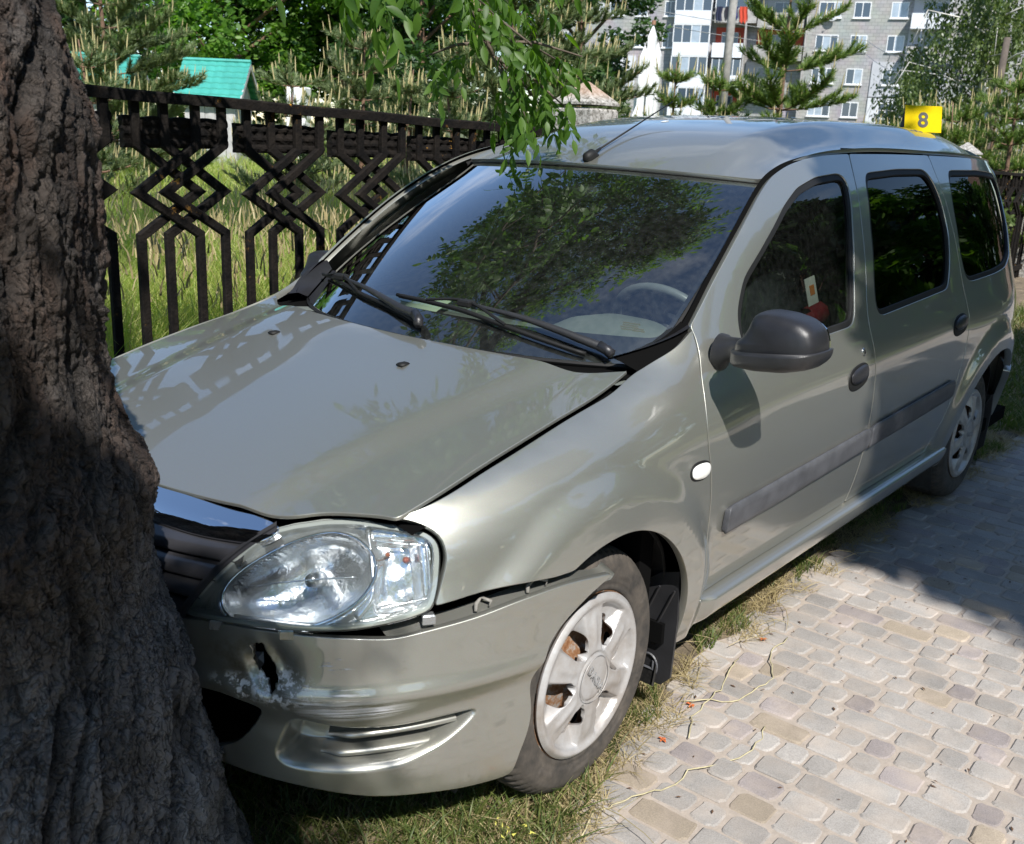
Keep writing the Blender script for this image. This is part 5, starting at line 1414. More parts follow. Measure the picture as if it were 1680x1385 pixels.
# ---------------- inside
def SIN(x, z): return SOFF(.055)(x, z)
il = loop([(-.45,.90),(-.62,1.15),(-.95,1.34),(-1.3,1.44),(-3.2,1.44),(-3.45,1.38)], [(-3.45,1.38),(-3.5,.9),(-3.4,.80)], [(-3.4,.80),(-.42,.80)], [(-.42,.80),(-.45,.90)])
hw = [inset(smooth_loop(resample(polyline(w_+[w_[0]], .02), .02), 4, .02), -.01) for w_ in (WINF, WINR, WINQ)]
panel('interior_side', il, SIN, M['trim_inner'], car, holes=hw, grid=.08, flip=FL, rim=0)
def RLOW(p, y): return ROOF(p, y)-np.array([0, 0, .035])
panel('headlining', loop([(-.97,-.52),(-.97,.52)], [(-.97,.52),(-3.5,.50)], [(-3.5,.50),(-3.5,-.50)], [(-3.5,-.50),(-.97,-.52)]), RLOW, M['headliner'], car, grid=.10, flip=-1, both=False, rim=0)
mb = MB(); mb.box((-3.62, -.80, .24), (-.35, .80, .30)); mb.box((-.40, -.64, .24), (.42, .64, .52)); mb.box((-.30,-.78,.30),(-.24,.78,.93)); mb.box((-3.60,-.62,.30),(-3.40,.62,.60)); mb.build('floor_pan', M['dark'], car)
# rear end
def TG(y, z):
    y = np.asarray(y, float); z = np.asarray(z, float); a = np.abs(y)
    x = np.interp(z, [.2, .6, .9, 1.1, 1.3, 1.48, 1.56], [-3.74, -3.73, -3.70, -3.685, -3.66, -3.62, -3.56])+.085*(a/.68)**3.0
    return np.stack([x, y, z], -1)
wl = smooth_loop(resample(polyline([(-.52,1.05),(.52,1.05),(.50,1.44),(-.50,1.44),(-.52,1.05)], .02), .02), 5, .02)
tg_o = loop([(-.69,.56),(.69,.56)], [(.69,.56),(.69,.90),(.62,1.25),(.55,1.45),(.48,1.50)], [(.48,1.50),(0,1.535),(-.48,1.50)], [(-.48,1.50),(-.55,1.45),(-.62,1.25),(-.69,.90),(-.69,.56)])
tg = panel('tailgate', tg_o, TG, PAINT, car, holes=[wl], grid=.05, flip=-1, both=False, rim=.02)
link('window', panel_mesh('window', inset(wl, -.01), [], TG, .06, -1, rim=0, depth_in=.01), M['tint'], tg)
panel('rear_bumper', loop([(-.74,.24),(.74,.24)], [(.74,.24),(.76,.60)], [(.76,.60),(-.76,.60)], [(-.76,.60),(-.74,.24)]), lambda y, z: TG(y, z)+np.stack([-.05-.25*0*y, 0*y, 0*y], -1), PAINT, car, grid=.05, flip=-1, both=False, rim=.05)
panel('rear_bumper', loop([(-3.36,.30),(-3.335,.42),(-3.235,.555)], [(-3.235,.555),(-3.33,.585),(-3.66,.604)], [(-3.66,.604),(-3.68,.28)], [(-3.68,.28),(-3.36,.30)]), lambda x, z: np.stack([x, S(x, z)+.006, z], -1), PAINT, car, grid=.03, flip=FL, rim=.03)
for sgn in (1, -1):
    me = panel_mesh('tail_lamp', loop([(-3.56,.66),(-3.58,.95),(-3.585,1.02)], [(-3.585,1.02),(-3.66,1.0),(-3.675,.66)], [(-3.675,.66),(-3.56,.66)]), [], lambda x, z: np.stack([x, S(x, z)+.004, z], -1), .03, FL, rim=.02, mirror=sgn < 0)
    link('tail_lamp', me, simple('tail_lamp_red', (.35, .01, .015), .2, coat=.5), car)

# dashboard with a hooded instrument pod, wheel, seats
ys = np.linspace(-.70, .70, 49); prof = [(-.20, .955), (-.42, .945), (-.62, .940), (-.76, .925), (-.82, .885), (-.85, .80), (-.80, .55)]
V = []
for (x, z) in prof:
    pod = np.exp(-((ys-.36)/.19)**4)*np.interp(-x, [.42, .62, .80, .86], [0, .075, .085, .03])
    V.append(np.stack([np.full(49, x)-.02*np.cos(ys*2.2), ys, z+pod+.012*np.exp(-((ys+.38)/.2)**4)], 1))
V = np.concatenate(V); ii, jj = np.meshgrid(np.arange(len(prof)-1), np.arange(48), indexing='ij')
link('dashboard', mesh_arrays('dashboard', V, np.stack([ii*49+jj, ii*49+jj+1, (ii+1)*49+jj+1, (ii+1)*49+jj], -1).reshape(-1, 4)), M['dash'], car)
sw = empty('steering_wheel'); sw.parent = car; sw.matrix_parent_inverse = CP
cW = np.array([-.98, .37, .93]); ax = np.array([-.62, 0, .42]); ax /= np.linalg.norm(ax); e1 = np.array([0, 1., 0]); e2 = np.cross(ax, e1)
tt = np.linspace(0, 2*np.pi, 48); mb = MB(); mb.tube([cW+.19*(math.cos(q)*e1+math.sin(q)*e2) for q in tt], .0145, 8, cap=False); mb.build('wheel_rim', M['wheel_grip'], sw, smooth=True)
mb = MB()
for q in (0.15, 2.99, 4.71): mb.tube([cW-ax*.02, cW+.185*(math.cos(q)*e1+math.sin(q)*e2)], [.03, .014], 8)
mb.tube([cW-ax*.05, cW+ax*.02, cW+ax*.035], [.075, .075, .05], 16); mb.build('hub', M['mirror_plastic'], sw, smooth=True)
for (x, y, wd) in ((-1.15, .37, .50), (-1.15, -.37, .50), (-2.05, .0, 1.25)):
    s_ = empty('seat', (x, y, .30)); s_.parent = car; s_.matrix_parent_inverse = CP
    mb = MB(); mb.box((-.28, -wd/2, .05), (.28, wd/2, .24), None, .05); _o = mb.build('cushion', M['seat'], s_, smooth=True)
    Mx = Matrix.Translation((-.28, 0, .20)) @ Matrix.Rotation(-.28, 4, 'Y')
    mb = MB(); mb.box((-.07, -wd/2+.02, 0), (.07, wd/2-.02, .62), Mx, .05); mb.build('backrest', M['seat'], s_, smooth=True)
    for hy in ((0,) if wd < .6 else (-.38, .38)):
        mb = MB(); mb.box((-.045, hy-.13, .66), (.045, hy+.13, .83), Mx, .035); mb.build('headrest', M['seat'], s_, smooth=True)
mb = MB(); mb.box((-.03, -.11, -.03), (.01, .11, .03), Matrix.Translation((-.90, 0, 1.345)) @ Matrix.Rotation(.1, 4, 'Z'), .012); mb.build('rear_view_mirror', M['rubber'], car, smooth=True)
# red cloth and a card lying against the driver's window
mb = MB(); pts = [(-1.05, .70, .985), (-1.15, .715, 1.01), (-1.25, .71, 1.02), (-1.33, .715, 1.035), (-1.38, .70, 1.02)]
mb.tube([(a, b-.01, c_-.025) for a, b, c_ in pts], [.015, .028, .034, .038, .02], 9); o = mb.build('red_cloth', M['red_cloth'], None, smooth=True); tag(o, 'crumpled red cloth lying inside behind the driver\'s side window', 'cloth')
mb = MB(); mb.box((-.035, -.001, 0), (.035, .001, .085), Matrix.Translation((-1.20, .742, 1.055)) @ Matrix.Rotation(.12, 4, 'Y') @ Matrix.Rotation(.25, 4, 'X')); o = mb.build('card', M['paper'], None); tag(o, 'small white card standing upright above the red cloth in the side window', 'card')
mb = MB(); mb.box((-.017, -.002, .03), (.012, .002, .06), Matrix.Translation((-1.20, .743, 1.055)) @ Matrix.Rotation(.12, 4, 'Y') @ Matrix.Rotation(.25, 4, 'X')); q = mb.build('print', simple('orange_print', (.7, .22, .05), .7), o)
mb = MB(); mb.box((-.09, -.16, 0), (.05, .10, .002), Matrix.Translation((-.50, -.30, .975)) @ Matrix.Rotation(.4, 4, 'Z') @ Matrix.Rotation(.10, 4, 'Y')); o = mb.build('paper_sheet', simple('pale_green_paper', (.55, .66, .48), .7), None); tag(o, 'pale green sheet of paper on the dashboard behind the windscreen', 'paper')

# ------------------------------------------------------------------ fence
def fence_mat():
    m, nt, b = nmat('tarred_concrete')
    geo = nt.nodes.new('ShaderNodeNewGeometry')
    n = nt.nodes.new('ShaderNodeTexNoise'); n.inputs['Scale'].default_value = 16; n.inputs['Detail'].default_value = 10; n.inputs['Roughness'].default_value = .7
    nt.links.new(geo.outputs['Position'], n.inputs['Vector'])
    r = nt.nodes.new('ShaderNodeValToRGB'); e = r.color_ramp.elements
    e[0].position = .40; e[0].color = (.003, .0025, .0025, 1); e[1].position = .72; e[1].color = (.017, .013, .010, 1)
    nt.links.new(n.outputs['Fac'], r.inputs['Fac'])
    n2 = nt.nodes.new('ShaderNodeTexNoise'); n2.inputs['Scale'].default_value = 9; n2.inputs['Detail'].default_value = 8; n2.inputs['Roughness'].default_value = .7
    nt.links.new(geo.outputs['Position'], n2.inputs['Vector'])
    q = nt.nodes.new('ShaderNodeMapRange'); q.inputs['From Min'].default_value = .615; q.inputs['From Max'].default_value = .66
    nt.links.new(n2.outputs['Fac'], q.inputs['Value'])
    sx = nt.nodes.new('ShaderNodeSeparateXYZ'); nt.links.new(geo.outputs['Normal'], sx.inputs[0])
    up = nt.nodes.new('ShaderNodeMapRange'); up.inputs['From Min'].default_value = -.2; up.inputs['From Max'].default_value = .6; nt.links.new(sx.outputs['Z'], up.inputs['Value'])
    mm = nt.nodes.new('ShaderNodeMath'); mm.operation = 'MULTIPLY'; nt.links.new(q.outputs[0], mm.inputs[0]); nt.links.new(up.outputs[0], mm.inputs[1])
    mx = nt.nodes.new('ShaderNodeMixRGB'); mx.inputs['Color2'].default_value = (.40, .20, .03, 1)   # orange patches, stronger on upward faces
    nt.links.new(mm.outputs[0], mx.inputs['Fac']); nt.links.new(r.outputs['Color'], mx.inputs['Color1']); nt.links.new(mx.outputs['Color'], b.inputs['Base Color'])
    b.inputs['Roughness'].default_value = .9; b.inputs['Specular IOR Level'].default_value = .2
    n3 = nt.nodes.new('ShaderNodeTexNoise'); n3.inputs['Scale'].default_value = 90; n3.inputs['Detail'].default_value = 5; nt.links.new(geo.outputs['Position'], n3.inputs['Vector'])
    bp = nt.nodes.new('ShaderNodeBump'); bp.inputs['Strength'].default_value = .7; bp.inputs['Distance'].default_value = .006
    nt.links.new(n3.outputs['Fac'], bp.inputs['Height']); nt.links.new(bp.outputs['Normal'], b.inputs['Normal'])
    return m
FM = fence_mat()
FK = .891                                # fence bay proportions
FY = -1.297
def bar_solid(path, w, y0, y1):
    """flat bar following an (x,z) path, between two depths, with mitred kinks"""
    P = np.array(path, float); n = len(P); T = np.diff(P, axis=0); T /= np.linalg.norm(T, axis=1)[:, None]
    Nn = np.stack([-T[:, 1], T[:, 0]], 1); M_ = []
    for i in range(n):
        a = Nn[max(0, i-1)]; b = Nn[min(n-2, i)]; m = a+b; m /= np.linalg.norm(m); M_.append(m/max(.5, m @ b))
    M_ = np.array(M_); A = P+M_*w/2; B = P-M_*w/2; c = .004
    V = []; F = []
    for i in range(n):
        a, b = A[i], B[i]; ai = a+(b-a)*c/w; bi = b+(a-b)*c/w
        V += [(ai[0], y1, ai[1]), (bi[0], y1, bi[1]), (b[0], y1-c, b[1]), (b[0], y0, b[1]), (a[0], y0, a[1]), (a[0], y1-c, a[1])]
    for i in range(n-1):
        for k in range(6):
            k2 = (k+1) % 6; F.append((i*6+k, i*6+k2, (i+1)*6+k2, (i+1)*6+k))
    F.append(tuple(range(6))[::-1]); F.append(tuple((n-1)*6+k for k in range(6)))
    return V, F
fz = lambda z: 1.531+FK*(z-1.531)
OFF = [.188*FK, .066*FK, -.066*FK, -.188*FK]
bar_me = []
for k, o in enumerate(OFF):
    s = -1 if k < 2 else 1                       # outer/inner pairs cross in two layers
    zt, z1, zm, z2, zb = fz(1.60), fz(1.420), fz(1.236), fz(1.065), .12
    if k in (0, 3): mid = -s*0
    tip = {0: o-.267*FK, 1: o-.267*FK, 2: o+.267*FK, 3: o+.267*FK}[k]
    y0, y1 = (FY-.018, FY+.004) if k in (0, 1) else (FY-.004, FY+.018)
    y0 += k*.0013; y1 += k*.0013
    V, F = bar_solid([(o, zt), (o, z1), (tip, zm), (o, z2), (o, zb)], .0320, y0, y1)
    mb = MB().add(V, F); ob = mb.build('bar', FM); bar_me.append(ob.data); bpy.data.objects.remove(ob)
# corrugated plank between the bars
def plank_mesh(seed):
    r_ = np.random.default_rng(seed); nx, nz = 40, 14
    X = np.linspace(-.232*FK, .232*FK, nx); Zz = np.linspace(0, 1, nz); V = []
    for j, t in enumerate(Zz):
        for x in X:
            z = fz(1.405)+.118*FK*t+.003*math.sin(x*60+seed)*(t > .9)
            V.append((x+r_.normal(0, .001), FY-.018+.010*abs(math.sin(t*math.pi*3))+.0035*math.sin(x*130+math.sin(t*9)*1.2+seed)+r_.normal(0, .0007), z))
    n0 = len(V); V += [(v[0], FY-.045, v[2]) for v in V]
    F = []
    for j in range(nz-1):
        for i in range(nx-1):
            a = j*nx+i; F.append((a, a+1, a+nx+1, a+nx)); F.append((n0+a, n0+a+nx, n0+a+nx+1, n0+a+1))
    for i in range(nx-1): F.append((i+1, i, n0+i, n0+i+1)); a = (nz-1)*nx+i; F.append((a, a+1, n0+a+1, n0+a))
    for j in range(nz-1): a = j*nx; F.append((a, a+nx, n0+a+nx, n0+a)); a = j*nx+nx-1; F.append((a+nx, a, n0+a, n0+a+nx))
    ob = MB().add(V, F).build('plank', FM); me = ob.data; bpy.data.objects.remove(ob); return me
plk = [plank_mesh(s) for s in (1, 2, 3)]
MP = .512*FK; X0 = -.572
PANELS = [(2.55, .15, [.5, 1.0, 1.5, 2.0]), ]
def rail(x0, x1, z0, z1, parent, dz0=0, dz1=0):
    n = 40; xs = np.linspace(x0, x1, n); V = []; h0, h1 = z0, z1
    for x in xs:
        t = (x-x0)/(x1-x0); d = dz0+(dz1-dz0)*t+.0015*math.sin(x*9)
        V += [(x, FY-.034, h0+d), (x, FY+.034, h0+d), (x, FY+.035, h1+d-.006), (x, FY+.030, h1+d), (x, FY-.031, h1+d), (x, FY-.034, h1+d-.006)]
    F = []
    for i in range(n-1):
        for k in range(6): k2 = (k+1) % 6; F.append((i*6+k, i*6+k2, (i+1)*6+k2, (i+1)*6+k))
    F += [tuple(range(6))[::-1], tuple((n-1)*6+k for k in range(6))]
    return MB().add(V, F).build('rail', FM, parent)
labels = {0: 'black patterned concrete fence panel behind the hood, crossed diamond bars', 1: 'black fence panel hidden mostly behind the thick trunk', 2: 'brown black fence panel seen past the car, nearer the leafy twig and pillar'}
def fence_panel(xr, nm, label, detail=True, zdrop=0.0):
    """xr = right-hand (far) end; nm motifs"""
    f = empty('fence_panel', (xr, FY, 0)); tag(f, label, 'fence', 'fence panels along the verge'); inv_ = Matrix.Translation((-xr, -FY, 0))
    parts = []
    x1 = xr+nm*MP
    dzf = lambda x: .027*(x+.2)
    r1 = rail(xr, x1, fz(1.574), fz(1.616), f, dzf(xr), dzf(x1)); r2 = rail(xr, x1, .085, .150, f)
    parts += [r1, r2]
    for k in range(nm):
        cx = xr+(k+.5)*MP; dz = dzf(cx)
        for me in bar_me:
            o = bpy.data.objects.new('bar', me); COL.objects.link(o); o.parent = f; o.location = (cx, 0, dz); parts.append(o)
        o = bpy.data.objects.new('plank', plk[k % 3]); COL.objects.link(o); o.parent = f; o.location = (cx, 0, dz); parts.append(o)
    for o in parts: o.matrix_parent_inverse = inv_
    return f
fence_panel(-2.8270, 8, labels[0], zdrop=-.018)
fence_panel(0.9669, 3, labels[1])
for i, x in enumerate((-6.10, -9.30, -12.5, -15.7)):
    fence_panel(x, 6, ['dark fence panel beyond the concrete pillar, hidden by the car body', 'dark fence panel far along the verge past the rear of the car', 'distant dark fence panel by the second pillar', 'farthest dark fence panel of the row'][i])
# concrete pillars with pointed caps
def pillar_mat():
    m, nt, b = nmat('weathered_concrete')
    geo = nt.nodes.new('ShaderNodeNewGeometry')
    n = nt.nodes.new('ShaderNodeTexNoise'); n.inputs['Scale'].default_value = 42; n.inputs['Detail'].default_value = 12; n.inputs['Roughness'].default_value = .8
    nt.links.new(geo.outputs['Position'], n.inputs['Vector'])
    r = nt.nodes.new('ShaderNodeValToRGB'); e = r.color_ramp.elements
    e[0].position = .42; e[0].color = (.13, .12, .10, 1); e[1].position = .56; e[1].color = (.52, .50, .47, 1)
    nt.links.new(n.outputs['Fac'], r.inputs['Fac'])
    sx = nt.nodes.new('ShaderNodeSeparateXYZ'); nt.links.new(geo.outputs['Position'], sx.inputs[0])
    q = nt.nodes.new('ShaderNodeMapRange'); q.inputs['From Min'].default_value = 1.70; q.inputs['From Max'].default_value = 1.74; q.inputs['To Max'].default_value = .6; nt.links.new(sx.outputs['Z'], q.inputs['Value'])
    mx = nt.nodes.new('ShaderNodeMixRGB'); mx.inputs['Color2'].default_value = (.42, .26, .17, 1)
    nt.links.new(q.outputs[0], mx.inputs['Fac']); nt.links.new(r.outputs['Color'], mx.inputs['Color1']); nt.links.new(mx.outputs['Color'], b.inputs['Base Color'])
    b.inputs['Roughness'].default_value = .95
    bp = nt.nodes.new('ShaderNodeBump'); bp.inputs['Strength'].default_value = .9; bp.inputs['Distance'].default_value = .01
    nt.links.new(n.outputs['Fac'], bp.inputs['Height']); nt.links.new(bp.outputs['Normal'], b.inputs['Normal'])
    return m
PM = pillar_mat()
for x, lb in ((-2.749, 'weathered concrete pillar with pointed cap beside the leafy twig'), (-6.26, 'concrete fence pillar hidden behind the roof of the car'), (-9.46, 'concrete pillar with pointed cap at the right edge'), (-12.66, 'distant concrete fence pillar past the rear of the car'), (-15.86, 'farthest concrete fence pillar of the row')):
    f = empty('fence_pillar', (x, FY, 0)); tag(f, lb, 'pillar', 'concrete fence pillars'); w = .125; dz = .027*(x+2.75)-.020
    mb = MB(); mb.box((-w, -w, -.1), (w, w, fz(1.72)-.02+dz), None, .012); mb.build('shaft', PM, f)
    mb = MB(); q = w+.004
    mb.add([(-q, -q, 1.682), (q, -q, 1.682), (q, q, 1.682), (-q, q, 1.682), (-q, -q, 1.695), (q, -q, 1.695), (q, q, 1.695), (-q, q, 1.695), (.012, 0, 1.802), (-.012, .01, 1.799)],
           [(0, 3, 2, 1), (0, 1, 5, 4), (1, 2, 6, 5), (2, 3, 7, 6), (3, 0, 4, 7), (4, 5, 8, 9), (5, 6, 8), (6, 7, 9, 8), (7, 4, 9)])
    mb.V = [v+[0, 0, dz+.012] for v in mb.V]; mb.build('cap', PM, f)

# ------------------------------------------------------------------ the thick trunk the car stands against
def hash3(i, j, k=0):
    n = (i*73856093 ^ j*19349663 ^ k*83492791) & 0xffffffff
    n = (n ^ (n >> 13))*1274126177 & 0xffffffff
    return ((n ^ (n >> 16)) & 0xffff)/65535.0
def vnoise(x, y, k=0):
    xi = np.floor(x).astype(np.int64); yi = np.floor(y).astype(np.int64); fx = x-xi; fy = y-yi
    fx = fx*fx*(3-2*fx); fy = fy*fy*(3-2*fy)
    return (hash3(xi, yi, k)*(1-fx)+hash3(xi+1, yi, k)*fx)*(1-fy)+(hash3(xi, yi+1, k)*(1-fx)+hash3(xi+1, yi+1, k)*fx)*fy
def fbm(x, y, o=4, k=0):
    s = 0; a = .5
    for i in range(o): s = s+a*vnoise(x*2**i, y*2**i, k+i); a *= .5
    return s
def cracks(x, y, k=0):
    """distance to cell borders, jittered cells"""
    xi = np.floor(x).astype(np.int64); yi = np.floor(y).astype(np.int64); d1 = np.full(x.shape, 9.); d2 = np.full(x.shape, 9.)
    for a in (-1, 0, 1):
        for b in (-1, 0, 1):
            cx = xi+a+.15+.7*hash3(xi+a, yi+b, k); cy = yi+b+.15+.7*hash3(xi+a, yi+b, k+7)
            d = np.hypot(x-cx, y-cy); m = d < d1; d2 = np.where(m, d1, np.minimum(d2, d)); d1 = np.where(m, d, d1)
    return d2-d1
TC = np.array([1.24, .20])
tz = np.array([-.25, 0]+[a for a, b in TRUNK]+[2.2, 3.0, 3.8]); tr = np.array([.66, .585]+[b for a, b in TRUNK]+[.30, .27, .23])
nz, na = 760, 620
zz = np.linspace(-.15, 3.6, nz); aa = np.linspace(0, 2*np.pi, na+1)[:-1]
Zg, Ag = np.meshgrid(zz, aa, indexing='ij')
Rb = np.interp(zz, tz, tr); Rb = np.convolve(np.pad(Rb, 6, mode='edge'), np.ones(13)/13, 'valid')[:, None]
sil = math.atan2(.31, -.95)        # bearing of the outline seen in the photograph
da = np.angle(np.exp(1j*(Ag-sil)))
R0 = Rb*(1+.04*np.sin(Ag*2+1)*(1-np.exp(-(da/.9)**2))+.05*np.sin(Ag*5+Zg*1.2)*np.clip(.8-Zg, 0, 1)*(1-np.exp(-(da/.5)**2)))
U = Ag*R0*1.0
seam = .5-.5*np.cos(Ag)             # blends the noise across the back so that it closes
def wrapn(f): return f(U)*1.0
twist = Zg*.18
wp_ = lambda a, b, k: (fbm(U*a, Zg*b, 4, k)-.47)
def furrow(a, b, wa, wb, k):
    x = U*a+wa*wp_(a*.35, b*.8, k); y = Zg*b+wb*wp_(a*.4, b*1.1, k+3); return np.abs(vnoise(x, y, k+5)+.35*vnoise(x*2.1, y*2.1, k+6)-.68)
lump = fbm(U*4, Zg*2.5, 4, 1)
upper = np.clip((Zg-.75)/.5, 0, 1)
f1 = np.clip(furrow(13, 1.5, 5, 1.6, 31)*6, 0, 1); f2 = np.clip(furrow(31, 4.2, 6, 3, 41)*6, 0, 1); f3 = np.clip(furrow(66, 13, 8, 5, 51)*5, 0, 1); f4 = np.clip(furrow(24, 26, 6, 6, 61)*7, 0, 1)
c1, c2 = f1/2.6, f2*f4/2
H = .030*(lump-.47)+(.015-.004*upper)*f1+(.009)*f2+.004*f3+.004*f4+.015*(fbm(U*46, Zg*10, 5, 6)-.47)+.007*(fbm(U*120, Zg*60, 4, 26)-.47)
H = H*1.25-.026-.012*upper
burl = .04*np.exp(-((Zg-.80)/.09)**2-((da)/.45)**2)*0
Rr = R0+H+burl
lean = np.array([-.00, .0])
X = TC[0]+Rr*np.cos(Ag); Y = TC[1]+Rr*np.sin(Ag)
V = np.stack([X, Y, Zg], -1).reshape(-1, 3)
ii, jj = np.meshgrid(np.arange(nz-1), np.arange(na), indexing='ij'); j2 = (jj+1) % na
F = np.stack([ii*na+jj, ii*na+j2, (ii+1)*na+j2, (ii+1)*na+jj], -1).reshape(-1, 4)
def bark_mat():
    m, nt, b = nmat('old_bark')
    at = nt.nodes.new('ShaderNodeAttribute'); at.attribute_name = 'relief'
    geo = nt.nodes.new('ShaderNodeNewGeometry')
    n = nt.nodes.new('ShaderNodeTexNoise'); n.inputs['Scale'].default_value = 7; n.inputs['Detail'].default_value = 12; n.inputs['Roughness'].default_value = .72
    nt.links.new(geo.outputs['Position'], n.inputs['Vector'])
    r = nt.nodes.new('ShaderNodeValToRGB'); e = r.color_ramp.elements
    e[0].position = .32; e[0].color = (.030, .023, .019, 1); e[1].position = .70; e[1].color = (.165, .150, .142, 1)
    q = e.new(.5); q.color = (.095, .076, .064, 1)
    nt.links.new(n.outputs['Fac'], r.inputs['Fac'])
    # reddish inner bark patches higher on the stem
    n2 = nt.nodes.new('ShaderNodeTexNoise'); n2.inputs['Scale'].default_value = 5; n2.inputs['Detail'].default_value = 8
    mp = nt.nodes.new('ShaderNodeMapping'); mp.inputs['Scale'].default_value = (2.2, 2.2, .7); nt.links.new(geo.outputs['Position'], mp.inputs['Vector']); nt.links.new(mp.outputs[0], n2.inputs['Vector'])
    sx = nt.nodes.new('ShaderNodeSeparateXYZ'); nt.links.new(geo.outputs['Position'], sx.inputs[0])
    hz = nt.nodes.new('ShaderNodeMapRange'); hz.inputs['From Min'].default_value = .55; hz.inputs['From Max'].default_value = 1.25; nt.links.new(sx.outputs['Z'], hz.inputs['Value'])
    rr = nt.nodes.new('ShaderNodeMapRange'); rr.inputs['From Min'].default_value = .45; rr.inputs['From Max'].default_value = .62; nt.links.new(n2.outputs['Fac'], rr.inputs['Value'])
    mm = nt.nodes.new('ShaderNodeMath'); mm.operation = 'MULTIPLY'; nt.links.new(hz.outputs[0], mm.inputs[0]); nt.links.new(rr.outputs[0], mm.inputs[1])
    m1 = nt.nodes.new('ShaderNodeMixRGB'); m1.inputs['Color2'].default_value = (.105, .062, .044, 1); nt.links.new(mm.outputs[0], m1.inputs['Fac']); nt.links.new(r.outputs['Color'], m1.inputs['Color1'])
    lowg = nt.nodes.new('ShaderNodeMapRange'); lowg.inputs['From Min'].default_value = .95; lowg.inputs['From Max'].default_value = .45; lowg.inputs['To Max'].default_value = .75; nt.links.new(sx.outputs['Z'], lowg.inputs['Value'])  # greyer low bark, also lightened in colour to offset weak ambient light
    mg = nt.nodes.new('ShaderNodeMixRGB'); r5 = nt.nodes.new('ShaderNodeValToRGB'); r5.color_ramp.elements[0].position = .35; r5.color_ramp.elements[1].position = .66; r5.color_ramp.elements[0].color = (.22, .21, .21, 1); r5.color_ramp.elements[1].color = (.60, .58, .58, 1); nt.links.new(n.outputs['Fac'], r5.inputs['Fac']); nt.links.new(lowg.outputs[0], mg.inputs['Fac']); nt.links.new(m1.outputs['Color'], mg.inputs['Color1']); nt.links.new(r5.outputs['Color'], mg.inputs['Color2'])
    # crevice shade painted into the colour, from the relief attribute
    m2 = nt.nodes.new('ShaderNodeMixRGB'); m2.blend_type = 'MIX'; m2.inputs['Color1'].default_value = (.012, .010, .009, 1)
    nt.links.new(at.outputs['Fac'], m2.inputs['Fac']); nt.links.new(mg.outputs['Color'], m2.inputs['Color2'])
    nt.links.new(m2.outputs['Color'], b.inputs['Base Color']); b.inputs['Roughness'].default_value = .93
    n3 = nt.nodes.new('ShaderNodeTexNoise'); n3.inputs['Scale'].default_value = 120; n3.inputs['Detail'].default_value = 8; n3.inputs['Roughness'].default_value = .75
    nt.links.new(geo.outputs['Position'], n3.inputs['Vector'])
    bp = nt.nodes.new('ShaderNodeBump'); bp.inputs['Strength'].default_value = 1.0; bp.inputs['Distance'].default_value = .020
    nt.links.new(n3.outputs['Fac'], bp.inputs['Height'])
    # fine crazed cracks, longer than wide
    nw = nt.nodes.new('ShaderNodeTexNoise'); nw.inputs['Scale'].default_value = 14; nw.inputs['Detail'].default_value = 5; nt.links.new(geo.outputs['Position'], nw.inputs['Vector'])
    wv = nt.nodes.new('ShaderNodeVectorMath'); wv.operation = 'MULTIPLY_ADD'; wv.inputs[1].default_value = (.10, .10, .16); nt.links.new(nw.outputs['Color'], wv.inputs[0]); nt.links.new(geo.outputs['Position'], wv.inputs[2])
    hh = bp.outputs['Normal']; last = m2
    for sc, zst, wd, dist in ((26, .36, .10, .012), (62, .5, .12, .006)):
        mpv = nt.nodes.new('ShaderNodeMapping'); mpv.inputs['Scale'].default_value = (1, 1, zst); nt.links.new(wv.outputs[0], mpv.inputs['Vector'])
        vo = nt.nodes.new('ShaderNodeTexVoronoi'); vo.feature = 'DISTANCE_TO_EDGE'; vo.inputs['Scale'].default_value = sc; nt.links.new(mpv.outputs[0], vo.inputs['Vector'])
        cl_ = nt.nodes.new('ShaderNodeMapRange'); cl_.inputs['From Max'].default_value = wd; nt.links.new(vo.outputs['Distance'], cl_.inputs['Value'])
        b2_ = nt.nodes.new('ShaderNodeBump'); b2_.inputs['Strength'].default_value = .9; b2_.inputs['Distance'].default_value = dist; nt.links.new(cl_.outputs[0], b2_.inputs['Height']); nt.links.new(hh, b2_.inputs['Normal']); hh = b2_.outputs['Normal']
        mk_ = nt.nodes.new('ShaderNodeMapRange'); mk_.inputs['From Max'].default_value = wd*.6; mk_.inputs['To Min'].default_value = .30; nt.links.new(vo.outputs['Distance'], mk_.inputs['Value'])
        mu_ = nt.nodes.new('ShaderNodeMixRGB'); mu_.blend_type = 'MULTIPLY'; mu_.inputs['Fac'].default_value = .8; nt.links.new(last.outputs['Color'], mu_.inputs['Color1']); nt.links.new(mk_.outputs[0], mu_.inputs['Color2']); last = mu_
    nt.links.new(last.outputs['Color'], b.inputs['Base Color'])
    nt.links.new(hh, b.inputs['Normal'])
    return m
BARK = bark_mat()
tree = empty('ash_tree', (TC[0], TC[1], 0)); tag(tree, 'huge old tree with deeply cracked bark at the left edge, the car against it', 'tree')
TINV = Matrix.Translation((-TC[0], -TC[1], 0))
def tl(name, me, mat):
    o = _link0(name, me, mat, tree); o.matrix_parent_inverse = TINV; return o
me = mesh_arrays('trunk', V, F, True)
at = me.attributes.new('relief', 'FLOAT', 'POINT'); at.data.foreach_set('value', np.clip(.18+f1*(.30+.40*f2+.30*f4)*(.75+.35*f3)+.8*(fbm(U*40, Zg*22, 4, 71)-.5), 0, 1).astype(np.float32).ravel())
tl('trunk', me, BARK)

